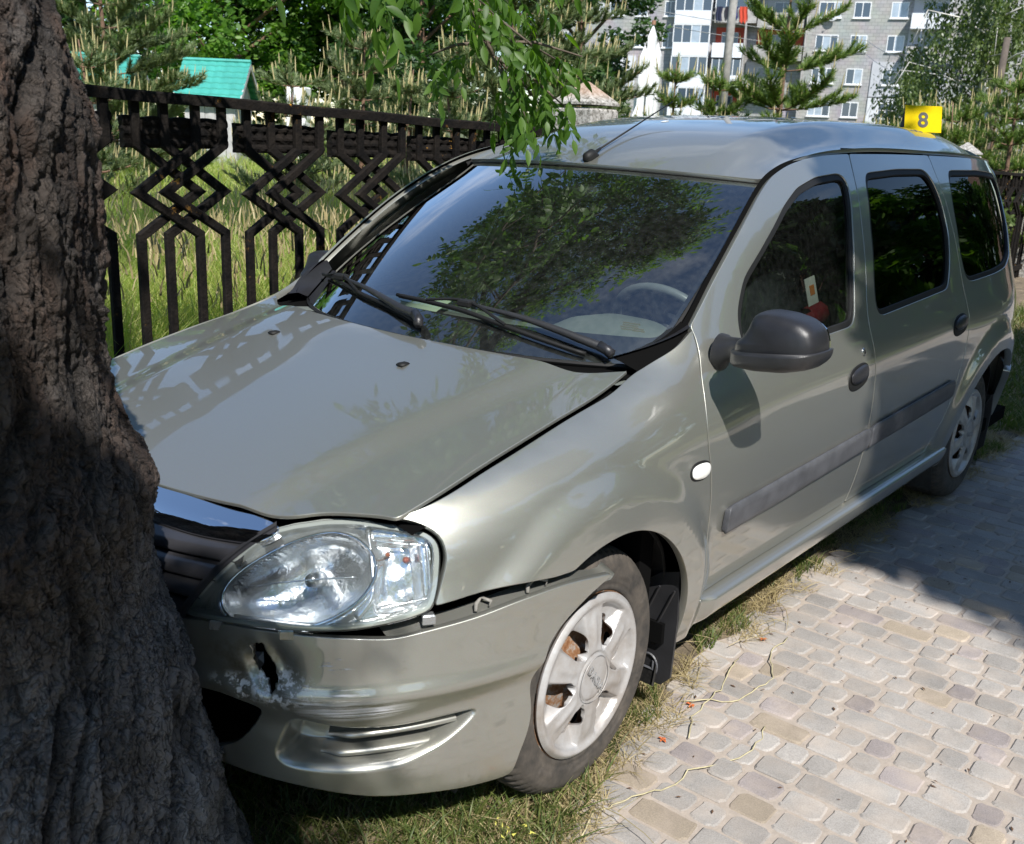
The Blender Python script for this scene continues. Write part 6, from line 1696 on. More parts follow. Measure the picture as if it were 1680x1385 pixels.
# leaves: pinnate, nine pointed leaflets on a stalk
def leaflet(L, W, fold=.25, droop=.2, n=5):
    t = np.linspace(0, 1, n+1); w = W/2*np.sin(np.pi*t**.82)**.85*(1-.10*t); V = []
    w[0] = W*.04; w[-1] = 0
    zc = -droop*L*t**2
    for a, b, z in zip(t, w, zc): V += [(a*L, b, z+b*fold), (a*L, 0, z), (a*L, -b, z+b*fold)]
    F = []
    for i in range(n):
        k = i*3; F += [(k, k+1, k+4, k+3), (k+1, k+2, k+5, k+4)]
    return np.array(V), np.array(F)
def rotm(ax, a):
    return np.array(Matrix.Rotation(a, 3, Vector(ax)))
def pinnate(seed, size=1.0, pairs=4):
    r_ = np.random.default_rng(seed); Vs, Fs, b0 = [], [], 0
    L = .24*size; curve = r_.uniform(.10, .5)
    def rach(t): return np.array([L*t, 0, -curve*L*t*t])
    items = [(1.0, 0, 1)]
    for k in range(pairs): items += [(.22+.72*k/pairs, 1, 1), (.22+.72*k/pairs, -1, 1)]
    for t, s, _ in items:
        l = (.092 if s else .105)*size*r_.uniform(.82, 1.15)*(1-.18*(t < .3)); V, F = leaflet(l, l*r_.uniform(.34, .42), r_.uniform(.15, .4), r_.uniform(.05, .4))
        ang = s*r_.uniform(.75, 1.05); R1 = rotm((0, 1, 0), r_.uniform(.0, .5)+(.35 if s else .2)); R2 = rotm((0, 0, 1), ang); R3 = rotm((1, 0, 0), r_.uniform(-.35, .35))
        V = (R2 @ R1 @ R3 @ V.T).T+rach(t); Vs.append(V); Fs.append(F+b0); b0 += len(V)
    # stalk: thin strip
    n = 6; t = np.linspace(-.15, 1, n); C = np.array([rach(q) for q in t]); w = .0014*size
    V = np.concatenate([C+[0, w, 0], C-[0, w, 0], C+[0, 0, -w*1.6]]); i = np.arange(n-1)
    Fs.append(np.concatenate([np.stack([i, i+1, n+i+1, n+i], 1), np.stack([n+i, n+i+1, 2*n+i+1, 2*n+i], 1)])+b0); Vs.append(V)
    return np.concatenate(Vs), np.concatenate(Fs)
LEAF = leafmat('ash_leaves', [(.045, .105, .012), (.075, .155, .018), (.12, .21, .03)], .5, .48, (2.2, 2.3, .6))
leafset = []
for s in range(8):
    V, F = pinnate(s, 1.0, 3+s % 2); me = mesh_arrays('leaf', V, F, True); me.materials.append(LEAF); leafset.append((me, V, F))
WOOD = simple('twig_bark', (.11, .085, .065), .85, var=.35, scale=30, bump=.3, bscale=120)
def orient(d, roll):
    """matrix whose x axis follows d, leaf upper side roughly up"""
    x = np.array(d, float); x /= np.linalg.norm(x); up = np.array([0, 0, 1.]) if abs(x[2]) < .95 else np.array([1., 0, 0])
    y = np.cross(up, x); y /= np.linalg.norm(y); z = np.cross(x, y)
    Mx = Matrix(((x[0], y[0], z[0]), (x[1], y[1], z[1]), (x[2], y[2], z[2])))
    return Mx @ Matrix.Rotation(roll, 3, 'X')
def leafy_branch(pts, rad, twigs, parent_branch=None, count=5, spread=.28, lsize=(.8, 1.15), seed=0, droop=.5):
    """a limb with side twigs; every compound leaf a part of the limb"""
    r_ = np.random.default_rng(seed)
    P = catmull3(pts, .08); mb = MB(); mb.tube(P, np.linspace(rad, rad*.35, len(P)), 8)
    tips = []
    for t, d, L in twigs:
        p = P[int(t*(len(P)-1))]; d = np.array(d, float); d /= np.linalg.norm(d)
        q = [p, p+d*L*.5+[0, 0, .02*L], p+d*L+[0, 0, -.10*L]]; mb.tube(q, [rad*.35, rad*.25, rad*.12], 6)
        for k in range(count):
            s = .25+.75*(k+.5)/count; tips.append((np.array(q[0])*(1-s)+np.array(q[2])*s, d))
    br = tl('branch', mb.build('branch', WOOD, None, smooth=True).data, WOOD)
    [bpy.data.objects.remove(o) for o in list(bpy.data.objects) if o.name.split('.')[0] == 'branch' and o.parent is None]
    out = []
    for p, d in tips:
        a = r_.uniform(0, 6.28); v = d*.45+np.array([math.cos(a), math.sin(a), 0])*.7+np.array([0, 0, -droop*r_.uniform(.3, 1.6)])
        me = leafset[int(r_.integers(8))][0]; o = bpy.data.objects.new('leaf', me); COL.objects.link(o)
        Mx = orient(v, r_.uniform(-.7, .7)).to_4x4(); Mx = Matrix.Translation(Vector((p+r_.normal(0, .01, 3)).tolist())) @ Mx @ Matrix.Scale(r_.uniform(*lsize), 4)
        o.parent = br; o.matrix_parent_inverse = Matrix.Identity(4); o.matrix_local = Mx
        out.append(o)
    return br, out
def catmull3(pts, step):
    P = np.array(pts, float); t = np.concatenate([[0], np.cumsum(np.linalg.norm(np.diff(P, axis=0), axis=1))]); h = np.diff(t); d = np.diff(P, axis=0)/h[:, None]
    m = np.zeros_like(P); m[0] = d[0]; m[-1] = d[-1]
    if len(P) > 2: m[1:-1] = (d[:-1]*h[1:, None]+d[1:]*h[:-1, None])/(h[1:]+h[:-1])[:, None]
    out = []
    for i in range(len(P)-1):
        n = max(2, int(h[i]/step)); s = (np.arange(n)/n)[:, None]
        out.append(P[i]*(1+2*s)*(1-s)**2+m[i]*h[i]*s*(1-s)**2+P[i+1]*s*s*(3-2*s)+m[i+1]*h[i]*s*s*(s-1))
    return np.concatenate(out+[P[-1:]])
BR = []
# hanging limb that ends in the leafy twig over the car roof
BR.append(leafy_branch([(.9,-.6,3.6),(.25,-.62,2.75),(-.40,-.42,2.16),(-.60,-.28,1.95),(-.72,-.24,1.83),(-.76,-.22,1.75)], .020,
    [(.80, (-.3,-.45,-.05), .24), (.86, (-.25,.35,-.25), .24), (.90, (-.45,.35,.0), .26), (.93, (-.2,.6,-.25), .24), (.96, (-.6,.4,-.15), .26), (1.0, (-.45,.55,-.35), .26), (1.0, (-.7,.2,-.45), .24), (.985, (.35,-.6,-.1), .20), (.97, (-.5,.6,.0), .30), (1.0, (-.1,.45,-.6), .22), (1.0, (-.4,.2,-.7), .24)],
    count=6, seed=1, lsize=(.46, .68), droop=.45))
BR.append(leafy_branch([(.9,-.6,3.6),(.5,-.85,2.85),(.10,-.75,2.42),(-.25,-.60,2.22),(-.45,-.42,2.12)], .014,
    [(.60, (-.2,.3,-.5), .26), (.70, (-.5,.3,-.4), .28), (.78, (.1,-.4,-.5), .26), (.86, (-.4,.5,-.4), .28), (.93, (-.5,0,-.5), .30), (1.0, (-.5,.5,-.4), .32), (1.0, (-.3,-.2,-.7), .30), (.97, (.1,.5,-.6), .26)],
    count=5, seed=2, lsize=(.60, .88), droop=.7))
BR.append(leafy_branch([(.9,-.6,3.6),(.65,-1.1,2.9),(.30,-1.0,2.55),(.02,-.85,2.38),(-.12,-.75,2.30)], .012,
    [(.7, (-.4,.2,-.5), .24), (.8, (.3,-.3,-.5), .24), (.9, (.1,.5,-.6), .24), (1.0, (-.3,.2,-.7), .26), (1.0, (.3,.1,-.8), .22)],
    count=4, seed=3, lsize=(.60, .9), droop=.7))
# limb over the far wing, seen mirrored in the windscreen and bonnet
BR.append(leafy_branch([(.6,-1.2,4.6),(-.2,-1.5,3.6),(-.9,-1.5,3.0),(-1.5,-1.35,2.7),(-1.9,-1.2,2.6)], .018,
    [(.4,(-.3,.5,-.3),.4),(.5,(.3,-.5,-.2),.4),(.6,(-.5,.5,-.2),.45),(.7,(-.2,-.6,-.3),.4),(.8,(-.5,.6,-.3),.45),(.9,(-.6,-.4,-.2),.4),(1,(-.6,.4,-.4),.45),(1,(-.5,-.3,-.5),.4),(.3,(.2,.5,-.3),.4)],
    count=6, seed=4, lsize=(.8, 1.2), droop=.5))

lowset = []
for s_ in range(8):
    _lf = leaflet
    leaflet = lambda L, W, fold=.25, droop=.2, n=2: _lf(L, W, fold, droop, 2)
    V, F = pinnate(s_+20, 1.0, 4); leaflet = _lf; lowset.append((None, V, F))
# crown overhead: limbs and masses of leaves, too high and too many to pick apart
def crown_mass(name, centres, n, parent_fn, seed, lset=lowset, size=1.15):
    r_ = np.random.default_rng(seed); Vs, Fs, b0 = [], [], 0
    for k in range(n):
        c, r = centres[int(r_.integers(len(centres)))]; c = np.array(c, float); r = np.array(r, float) if np.ndim(r) else np.array([r]*3)
        v = r_.normal(0, 1, 3); v /= np.linalg.norm(v); p = c+v*r*r_.uniform(.25, 1)**.5
        a = r_.uniform(0, 6.28); d = np.array([math.cos(a), math.sin(a), r_.uniform(-.9, .2)])
        V, F = lset[int(r_.integers(8))][1:]; Mx = np.array(orient(d, r_.uniform(-.8, .8)))
        Vs.append((V*size*r_.uniform(.85, 1.25)) @ Mx.T+p); Fs.append(F+b0); b0 += len(V)
    return parent_fn(name, mesh_arrays(name, np.concatenate(Vs), np.concatenate(Fs), True), LEAF)
SHADE = [((3.38, 2.35, 4.3), (.85, 1.0, .6)), ((2.88, 1.50, 4.1), (.7, .70, .5)), ((2.1, .9, 4.4), (.7, .6, .5)), ((3.9, 2.9, 4.9), (.9, 1.1, .6)), ((3.3, 3.3, 4.4), (.55, .5, .45)), ((2.86, 3.36, 4.25), (.32, .35, .3))]  # unseen leaf clumps; the last is added only to shade the bumper
REFL = [((-1.3, -1.25, 5.0), (.75, .7, .55)), ((-2.5, -1.25, 5.1), (.8, .6, .55)), ((-1.95, -.45, 5.05), (.6, .4, .4)), ((-3.2, -2.5, 5.3), (.8, .7, .6)), ((-2.0, -2.4, 4.9), (.9, .8, .6)), ((-1.5, -3.0, 5.0), (.9, .7, .6)), ((-2.6, -3.6, 5.4), (.9, .7, .7)), ((-.2, -1.9, 5.4), (1.0, .8, .7)), ((1.4, -.7, 5.8), (1.1, .8, .7))]
for cs, n, sd in ((SHADE, 1900, 41), (REFL, 3000, 42)):
    o = crown_mass('foliage', cs, n, tl, sd); o['kind'] = 'stuff'
mbs = MB()
for pts, r0 in (([(1.24,.2,3.3),(1.6,.5,3.9),(2.4,1.4,4.2),(3.2,2.4,4.4),(3.9,3.0,4.9)], .13), ([(1.24,.2,3.3),(1.0,-.6,4.2),(.1,-1.3,4.8),(-1.2,-1.7,4.9),(-2.9,-2.2,5.3)], .15), ([(1.24,.2,3.3),(1.5,-.2,4.6),(1.4,-.6,5.8),(1.5,-.9,7)], .16), ([(.1,-1.3,4.8),(-1.0,-2.6,5.0),(-2.5,-3.5,5.4)], .06), ([(-.6,-1.5,4.85),(-1.3,-.9,4.95),(-2.1,-.4,5.05)], .04), ([(2.4,1.4,4.2),(2.2,1.0,4.5),(2.0,.7,4.6)], .05)):
    P = catmull3(pts, .25); mbs.tube(P, np.linspace(r0, r0*.3, len(P)), 10)
_o = mbs.build('limb', BARK, None, smooth=True); tl('limb', _o.data, BARK); bpy.data.objects.remove(_o)

# ------------------------------------------------------------------ pines, broad-leaved trees, birch
NEEDLE = {'grey': leafmat('needles_grey_green', [(.10, .145, .065), (.15, .20, .085), (.22, .27, .12)], .5, .25, (1.7, 1.7, .9)),
          'green': leafmat('needles_green', [(.08, .14, .03), (.13, .21, .045), (.22, .29, .07)], .5, .25, (1.8, 1.9, .8))}
CANDLE = simple('pine_candles', (.36, .31, .15), .8, var=.3, scale=6)
PBARK = simple('pine_bark', (.16, .095, .06), .9, var=.4, scale=12, bump=.4, bscale=60)
def tuft_geo(P, D, n_per, L, w, spread, r_):
    """needles round shoot points P with directions D"""
    m = len(P)*n_per; Pi = np.repeat(P, n_per, 0); Di = np.repeat(D, n_per, 0)
    v = r_.normal(0, 1, (m, 3)); v -= (v*Di).sum(1)[:, None]*Di; v /= np.linalg.norm(v, axis=1)[:, None]+1e-9
    a = r_.uniform(.35, 1.0, m)[:, None]*spread; d = Di*np.cos(a)+v*np.sin(a); l = L*r_.uniform(.7, 1.15, m)[:, None]
    s = np.cross(d, r_.normal(0, 1, (m, 3))); s /= np.linalg.norm(s, axis=1)[:, None]+1e-9
    b = Pi+Di*r_.uniform(-.03, .03, m)[:, None]
    V = np.stack([b-s*w/2, b+s*w/2, b+d*l], 1).reshape(-1, 3); F = np.arange(m*3).reshape(-1, 3)
    return V, F
def make_pine(x, y, h, spread, seed, tint, label, needle=.085, w=.008, dens=1.0, candles=True, openness=.0, group='young pines beyond the fence'):
    r_ = np.random.default_rng(seed); t = empty('pine_tree', (x, y, -.04)); tag(t, label, 'tree', group)
    mb = MB(); tr_ = [(0, 0, 0), (r_.normal(0, .03), r_.normal(0, .03), h*.5), (r_.normal(0, .05), r_.normal(0, .05), h*.97)]
    mb.tube(catmull3(tr_, .3), np.linspace(.020*h, .006, len(catmull3(tr_, .3))), 7)
    Ps, Ds, Cs = [], [], []
    nw = max(4, int(h/.34*(1-openness*.35)))
    for i in range(nw):
        z = h*(.10+.86*(i+.3)/nw); k = int(r_.integers(5, 8)); f = (1-z/h)
        for j in range(k):
            a = 6.28*j/k+r_.uniform(-.4, .4)+i*.7; L = spread*(.22+.95*f**.75)*r_.uniform(.7, 1.12); rise = r_.uniform(.18, .5)
            d = np.array([math.cos(a), math.sin(a), 0]); n = 7; q = np.linspace(0, 1, n)
            br = np.array([0, 0, z])+d*L*q[:, None]+np.array([0, 0, 1])*(L*rise*(q**1.6))[:, None]+r_.normal(0, .012, (n, 3))*q[:, None]
            mb.tube(br, np.linspace(.010*f+.006, .003, n), 4)
            m = max(3, int(L/.10*dens)); s = np.linspace(.30-.1*f, 1, m)
            for u in s:
                p = np.array([np.interp(u, q, br[:, c]) for c in range(3)]); g = (br[min(n-1, int(u*(n-1))+1)]-br[max(0, int(u*(n-1))-1)]); g /= np.linalg.norm(g)
                side = np.cross(g, [0, 0, 1]); side /= np.linalg.norm(side)+1e-9
                for sg in (0, 1, -1):
                    if sg and u > .97: continue
                    tw = g*r_.uniform(.5, .9)+side*sg*r_.uniform(.3, .9)+np.array([0, 0, r_.uniform(.15, .95)]); tw /= np.linalg.norm(tw); tl_ = (.09+.30*L*(1-u*.55))*r_.uniform(.5, 1) if sg else .08
                    for e in np.arange(0, tl_+.001, .045): Ps.append(p+tw*e); Ds.append(tw)
                    if candles and (r_.random() < .30 or u > .97): Cs.append((p+tw*tl_, tw))
    for e in np.arange(0, .4, .05): Ps.append(np.array([0, 0, h*.97-.3+e])); Ds.append(np.array([0, 0, 1.]))
    Cs.append((np.array([0, 0, h*.97]), np.array([0, 0, 1.])))
    o = mb.build('trunk', PBARK, t, smooth=True)
    Ps = np.array(Ps); Ds = np.array(Ds); V, F = tuft_geo(Ps, Ds, int(18), needle, w*1.15, .85, r_)
    link('crown', mesh_arrays('crown', V, F, False), NEEDLE[tint], t)
    if candles:
        mc = MB()
        for p, d in Cs:
            dd = d*.25+np.array([0, 0, 1.]); dd /= np.linalg.norm(dd); l = r_.uniform(.06, .20); rr = .008
            mc.tube([p, p+dd*l*.6, p+dd*l], [rr, rr*.9, rr*.3], 4)
        mc.build('young_shoots', CANDLE, t)['kind'] = 'stuff'
    return t
PN = [(-3.42,-7.72,2.25,.75,'grey','slim young pine with tan shoots right beside the big trunk',.07),
 (-6.15,-12.3,4.3,1.55,'grey','tall bushy grey green pine in front of the green roofed huts',.10),
 (-5.65,-7.46,2.2,.80,'grey','low bushy pine with many upright shoots right of the green roofed hut',.075),
 (-6.89,-7.72,2.7,1.0,'grey','medium pine between the low bushy pine and the hanging leaves',.08),
 (-5.91,-5.91,2.15,.5,'grey','narrow pine behind the fence rail under the hanging leaves',.07),
 (-5.53,-4.86,2.1,.55,'grey','small pine with pale candles behind the left part of the leafy twig',.07),
 (-7.43,-5.73,3.7,1.25,'grey','large pine with tall upright candles behind the leafy twig',.085),
 (-8.9,-5.9,3.3,1.15,'grey','pine with long bare limbs just left of the apartment block',.085),
 (-10.21,-5.28,2.55,.6,'green','small bright pine left of the white monument foot',.085),
 (-10.43,-4.75,2.45,.65,'green','small bright pine right of the white monument',.085),
 (-10.86,-4.07,3.85,1.25,'green','open branched bright green pine in front of the red balconies',.10),
 (-13.42,-3.06,2.3,.8,'green','young bright pine behind the number marker',.09),
 (-12.59,-2.39,2.2,.8,'green','young bright pine in the thicket under the street lamp',.09),
 (-14.64,-2.5,2.5,.9,'green','young bright pine in the thicket at the foot of the leaning utility pole',.09),
 (-12.77,-1.73,2.6,.8,'green','young bright pine at the right edge of the picture',.09),
 (-11.2,-2.55,1.9,.7,'green','low bright pine peeping over the rear of the car roof',.09)]
for i, (x, y, h, sp, tint, lab, nl) in enumerate(PN):
    make_pine(x, y, h+.04, sp, 60+i, tint, lab, nl, .0075 if h < 3 else .009, openness=.9 if i in (10, 7) else 0)

def leaf_cloud(centres, n, size, r_, flat=.0, droopy=False):
    """n small two-triangle leaves spread through ellipsoidal clumps (denser near their surface)"""
    c = np.array([q[0] for q in centres]); r = np.array([q[1] for q in centres]); vol = (r.prod(1))**.8; k = r_.choice(len(c), n, p=vol/vol.sum())
    v = r_.normal(0, 1, (n, 3)); v /= np.linalg.norm(v, axis=1)[:, None]; rad = r_.uniform(.15, 1, n)**.45*(1+.12*np.sin(v[:, 0]*9+k)*np.sin(v[:, 2]*8+k*2))
    P = c[k]+v*r[k]*rad[:, None]
    if droopy: P[:, 2] -= r_.uniform(0, 1, n)**2*.5
    a = r_.normal(0, 1, (n, 3)); a[:, 2] *= .5
    if droopy: a[:, 2] -= 1.6
    a /= np.linalg.norm(a, axis=1)[:, None]; b = np.cross(a, r_.normal(0, 1, (n, 3))); b /= np.linalg.norm(b, axis=1)[:, None]
    s = size*r_.uniform(.6, 1.3, n)[:, None]
    V = np.stack([P-a*s*.5, P+b*s*.28, P+a*s*.6, P-b*s*.28], 1).reshape(-1, 3); F = np.arange(n*4).reshape(-1, 4)
    return V, F
LF1 = leafmat('broad_leaves', [(.045, .11, .014), (.08, .18, .022), (.15, .27, .04)], .5, .42, (1.9, 2.2, .7))
LF2 = leafmat('dark_leaves', [(.018, .05, .012), (.03, .075, .016), (.055, .11, .025)], .45, .3, (1.8, 2.1, .8))
LF3 = leafmat('birch_leaves', [(.07, .11, .035), (.11, .16, .05), (.18, .22, .09)], .4, .35, (1.7, 1.8, .8))
BWHITE = simple('birch_bark', (.55, .53, .49), .8, var=.4, scale=5)
def broad(x, y, h, r, seed, mat, label, n=16000, leaf=.16, z0=.18, group='tall trees behind the meadow', bark=None):
    r_ = np.random.default_rng(seed); t = empty('broadleaf_tree', (x, y, -.04)); tag(t, label, 'tree', group); mb = MB(); cl = []
    P = catmull3([(0, 0, 0), (r_.normal(0, .15), r_.normal(0, .15), h*.45), (r_.normal(0, .3), r_.normal(0, .3), h*.93)], .4); mb.tube(P, np.linspace(.028*h, .02, len(P)), 8)
    for i in range(18):
        z = h*(z0+(.97-z0)*(i+r_.random())/18); f = math.sin(math.pi*min(1, max(.12, (z/h-z0*.6)/(1.05-z0*.6))))**.7; a = i*2.4+r_.uniform(-.5, .5); L = r*f*r_.uniform(.45, .95)
        e = np.array([math.cos(a)*L, math.sin(a)*L, min(z+L*.35, h)]); b = np.array([P[int((z/h)*(len(P)-1)*.85)][0], P[int((z/h)*(len(P)-1)*.85)][1], z*.8])
        mb.tube([b, (b+e)/2+[0, 0, .1], e], [.010*h*.8, .006*h, .01], 5)
        cl.append((e, np.array([1, 1, .72])*r*r_.uniform(.24, .42)))
        cl.append((b*.35+e*.65+r_.normal(0, .3, 3), np.array([1, 1, .7])*r*r_.uniform(.15, .3)))
    mb.build('trunk', bark or PBARK, t, smooth=True)
    V, F = leaf_cloud(cl, int(n*1.5), leaf, r_); link('crown', mesh_arrays('crown', V, F, False), mat, t); return t
BT = [(-16.59,-24.24,9.2,3.6,LF1,'bright green leafy tree above the little green roofed hut',17000,.20),
 (-20.48,-26.33,9.5,4.0,LF2,'dark leafy tree behind the meadow, right of the bright green one',15000,.22),
 (-21.0,-23.2,9.0,3.4,LF1,'bright leafy tree behind the hanging ash leaves',15000,.20),
 (-19.45,-19.0,7.6,2.6,LF2,'dark round tree with a visible stem behind the fence, left of the leafy twig',13000,.18),
 (-15.6,-30.5,11.2,4.6,LF2,'tall dark tree rising behind the tall grey green pine',15000,.26),
 (-27.5,-19.6,9.0,2.7,LF2,'dark evergreen like tree crowding the left end of the apartment block',13000,.20),
 (-11.0,-29.5,10.5,4.2,LF1,'leafy tree far behind at the left, beside the big trunk',14000,.24),
 (-5.0,-31.0,10,4.4,LF1,'leafy tree behind the meadow, hidden by the big trunk',9000,.30),
 (3.5,-29.0,9.5,4.2,LF2,'dark tree behind the meadow, outside the picture to the left',9000,.30),
 (-24.5,-24.5,10,3.2,LF1,'leafy tree behind the large candle bearing pine',13000,.22)]
for i, (x, y, h, r, m_, lab, n, lf) in enumerate(BT): broad(x, y, h, r, 90+i, m_, lab, n, lf)
def birch(x, y, h, r, seed, label, n=15000):
    r_ = np.random.default_rng(seed); t = empty('birch_tree', (x, y, -.04)); tag(t, label, 'tree', 'birches before the block'); mb = MB(); cl = []
    for s in range(2):
        a0 = s*3.1+.4; P = catmull3([(0, 0, 0), (math.cos(a0)*.5, math.sin(a0)*.5, h*.45), (math.cos(a0)*1.3, math.sin(a0)*1.3, h*.98)], .4); mb.tube(P, np.linspace(.13, .02, len(P)), 7)
        for i in range(15):
            z = .22+.75*(i/15); b = P[int(z*(len(P)-1))]; a = i*2.4+s; L = r*r_.uniform(.4, .95)*math.sin(math.pi*min(1, z*1.02))**.6
            e = b+np.array([math.cos(a)*L, math.sin(a)*L, .25*L]); tip = e+np.array([math.cos(a)*.2*L, math.sin(a)*.2*L, -.9*r_.uniform(.5, 1.3)])
            mb.tube([b, (b+e)/2+[0, 0, .15], e, tip], [.03, .02, .012, .004], 5)
            for q in range(7):
                u = (q+.5)/7; p = (b*(1-u)+e*u)+r_.normal(0, .12, 3); cl.append((p+[0, 0, -.4], np.array([.20, .20, .62])*r_.uniform(.7, 1.3)))
    mb.build('trunk', BWHITE, t, smooth=True)
    V, F = leaf_cloud(cl, n, .11, r_, droopy=True); link('crown', mesh_arrays('crown', V, F, False), LF3, t)
birch(-27.06, -6.35, 9.6, 3.0, 5, 'big drooping birch with pale stems at the upper right', 26000)
birch(-28.6, -8.6, 5.0, 1.5, 6, 'smaller drooping birch crown against the right end of the block', 8000)
birch(-30.0, -4.2, 9.0, 3.0, 7, 'birch at the right edge of the picture behind the utility pole', 16000)
# the tree off to the right whose shade lies over the rear of the car
st = empty('broadleaf_tree', (-1.0, 8.0, 0)); tag(st, 'large leafy tree across the walk whose shade lies over the rear of the car', 'tree')
mb = MB(); P = catmull3([(0, 0, -.05), (.1, -.2, 2.4), (.0, -.9, 5.0), (-.3, -1.6, 7.6)], .3); mb.tube(P, np.linspace(.26, .05, len(P)), 10); cl = []
for (x, y, z) in ((.62,6.2,6),(-.5,6.3,6.3),(-1.7,6.2,6),(-2.9,6.3,6.2),(.38,5.45,6),(.28,4.75,6.0),(-.8,5.2,6.2),(-2.0,5.3,6),(-3.2,5.2,6.1),(.0,4.15,5.9),(-.45,4.75,6),(-1.7,4.3,6.1),(-2.8,4.4,6),(-.15,3.50,6),(-2.35,3.35,6.1),(-2.8,3.5,6.1),(.55,7.0,6.2),(-.6,7.1,6.5),(-1.8,7.0,6.4),(-1.0,5.8,7.2),(-2.2,6.4,7.3),(-3.6,4.4,6.2),(-4.4,5.4,6.2),(-4.2,6.4,6)):
    e = np.array([x+1.0, y-8.0, z]); b = P[int(min(.9, .35+z*.05)*(len(P)-1))]; mb.tube([b, (b+e)/2+[0, 0, .3], e], [.06, .04, .015], 5); cl.append((e, np.array([.82, .80, .55])))
mb.build('trunk', PBARK, st, smooth=True)
V, F = leaf_cloud(cl, 50000, .15, np.random.default_rng(78)); link('crown', mesh_arrays('crown', V, F, False), LF1, st)

for i, (x, y, h, r) in enumerate(((6.5,13.5,8.5,3.6),(.5,15.5,9,3.8),(-5.5,13,8,3.4),(-11,15,9,3.8),(-17,13.5,8.5,3.6),(-24,15,9.5,4.2),(12,11.5,8.5,3.8),(-2.5,19,11,4.6),(-33,13,9,4.2),(-13,7.2,6.5,2.6),(-19,7.8,7,3.0),(-26,8.5,7.5,3.2),(-35,8,8,3.6),(-38,1.8,8,4.0))):
    broad(x, y, h, r, 400+i, LF2 if i % 2 else LF1, 'leafy tree across the walk, %s from the car' % ['far', 'straight over', 'aslant', 'well behind', 'farther behind', 'most distant in the outer row', 'nearest the viewer', 'tallest, second row', 'far down the outer row', 'close to the kerb', 'second close to the kerb', 'third close to the kerb', 'last close to the kerb', 'at the far end of the walk'][i], 7000, .34, z0=.04, group='trees across the walk')
# low shrubs and herbs past the rear of the car and before the block
for i, (x, y, hh, rr, lab) in enumerate(((-10.2,-1.6,1.25,.8,'leafy shrub growing through the fence at the right edge'), (-8.2,-1.45,1.05,.5,'low leafy shrub behind the rear corner of the car'), (-13.6,-3.6,1.5,.8,'yellow green shrub behind the rear of the roof'), (-11.9,-3.35,1.25,.6,'small leafy shrub showing above the car roof beside the open pine'), (-15.5,-1.9,1.9,1.2,'round shrub in the thicket at the right edge'))):
    s = empty('shrub', (x, y, -.04)); tag(s, lab, 'shrub', 'shrubs along the fence'); r2 = np.random.default_rng(300+i)
    mb = MB(); cl = []
    for k in range(9):
        a = k*2.4; e = np.array([math.cos(a)*rr*.6, math.sin(a)*rr*.6, hh*r2.uniform(.5, 1)]); mb.tube([(0, 0, 0), e*.5+[0, 0, .1], e], [.014, .009, .004], 4); cl.append((e*.9, np.array([.34, .34, .30])*rr))
    mb.build('stems', PBARK, s); V, F = leaf_cloud(cl, 2600, .075, r2); link('foliage', mesh_arrays('foliage', V, F, False), LF1 if i % 2 else LF3, s)
# undergrowth filling the thicket
n = 9000; x = rng.uniform(-24, -9, n); y = rng.uniform(-9, -1.9, n)*(1) ; P = np.stack([x, y, np.full(n, -.05)], 1)
stuff_grass('undergrowth', P, rng.uniform(.4, 1.1, n), rng.uniform(.015, .035, n), rng.uniform(.1, .5, n), G_MEADOW)

# ------------------------------------------------------------------ apartment block
K = 1.22
def up(z): return 1.531+K*(z-1.531)
P0 = np.array([1.7588+K*(-67.1-1.7588), 1.9823+K*(-45.8-1.9823)]); E_ = np.array([-7.6, 19.5]); E_ /= np.linalg.norm(E_)
NRM = np.array([E_[1], -E_[0]])          # towards the viewer
ang = math.atan2(E_[1], E_[0])
BM = Matrix.Translation((P0[0], P0[1], 0)) @ Matrix.Rotation(ang, 4, 'Z')
# local: x along the facade, -y outwards (towards the viewer), z up
def brickwall_mat(name, c1, c2, scale=1.0, mortar=(.40, .39, .37)):
    m, nt, b = nmat(name)
    tc = nt.nodes.new('ShaderNodeTexCoord'); mp = nt.nodes.new('ShaderNodeMapping'); mp.inputs['Rotation'].default_value = (math.pi/2, 0, 0)
    bt = nt.nodes.new('ShaderNodeTexBrick'); bt.inputs['Scale'].default_value = 1.0
    bt.inputs['Brick Width'].default_value = .52; bt.inputs['Row Height'].default_value = .30; bt.inputs['Mortar Size'].default_value = .022
    bt.inputs['Color1'].default_value = (*c1, 1); bt.inputs['Color2'].default_value = (*c2, 1); bt.inputs['Mortar'].default_value = (*mortar, 1)
    nt.links.new(tc.outputs['Object'], mp.inputs['Vector']); nt.links.new(mp.outputs[0], bt.inputs['Vector'])
    n = nt.nodes.new('ShaderNodeTexNoise'); n.inputs['Scale'].default_value = .6; n.inputs['Detail'].default_value = 8; nt.links.new(tc.outputs['Object'], n.inputs['Vector'])
    mx = nt.nodes.new('ShaderNodeMixRGB'); mx.blend_type = 'MULTIPLY'; mx.inputs['Fac'].default_value = .35; nt.links.new(bt.outputs['Color'], mx.inputs['Color1']); nt.links.new(n.outputs['Color'], mx.inputs['Color2'])
    nt.links.new(mx.outputs['Color'], b.inputs['Base Color']); b.inputs['Roughness'].default_value = .9
    return m
WALL = brickwall_mat('grey_block_wall', (.42, .41, .405), (.35, .345, .34), mortar=(.27, .265, .265))
PLASTER = simple('pale_plaster', (.55, .56, .58), .85, var=.12, scale=.8)
PLASTER2 = simple('grey_plaster', (.42, .43, .46), .85, var=.12, scale=.8)
FRAME = simple('window_frame_white', (.72, .73, .74), .5)
PANE = simple('window_glass_far', (.05, .07, .10), .06, spec=.9)
CURT = simple('curtained_glass', (.32, .38, .45), .15, spec=.9, var=.2, scale=1.5)
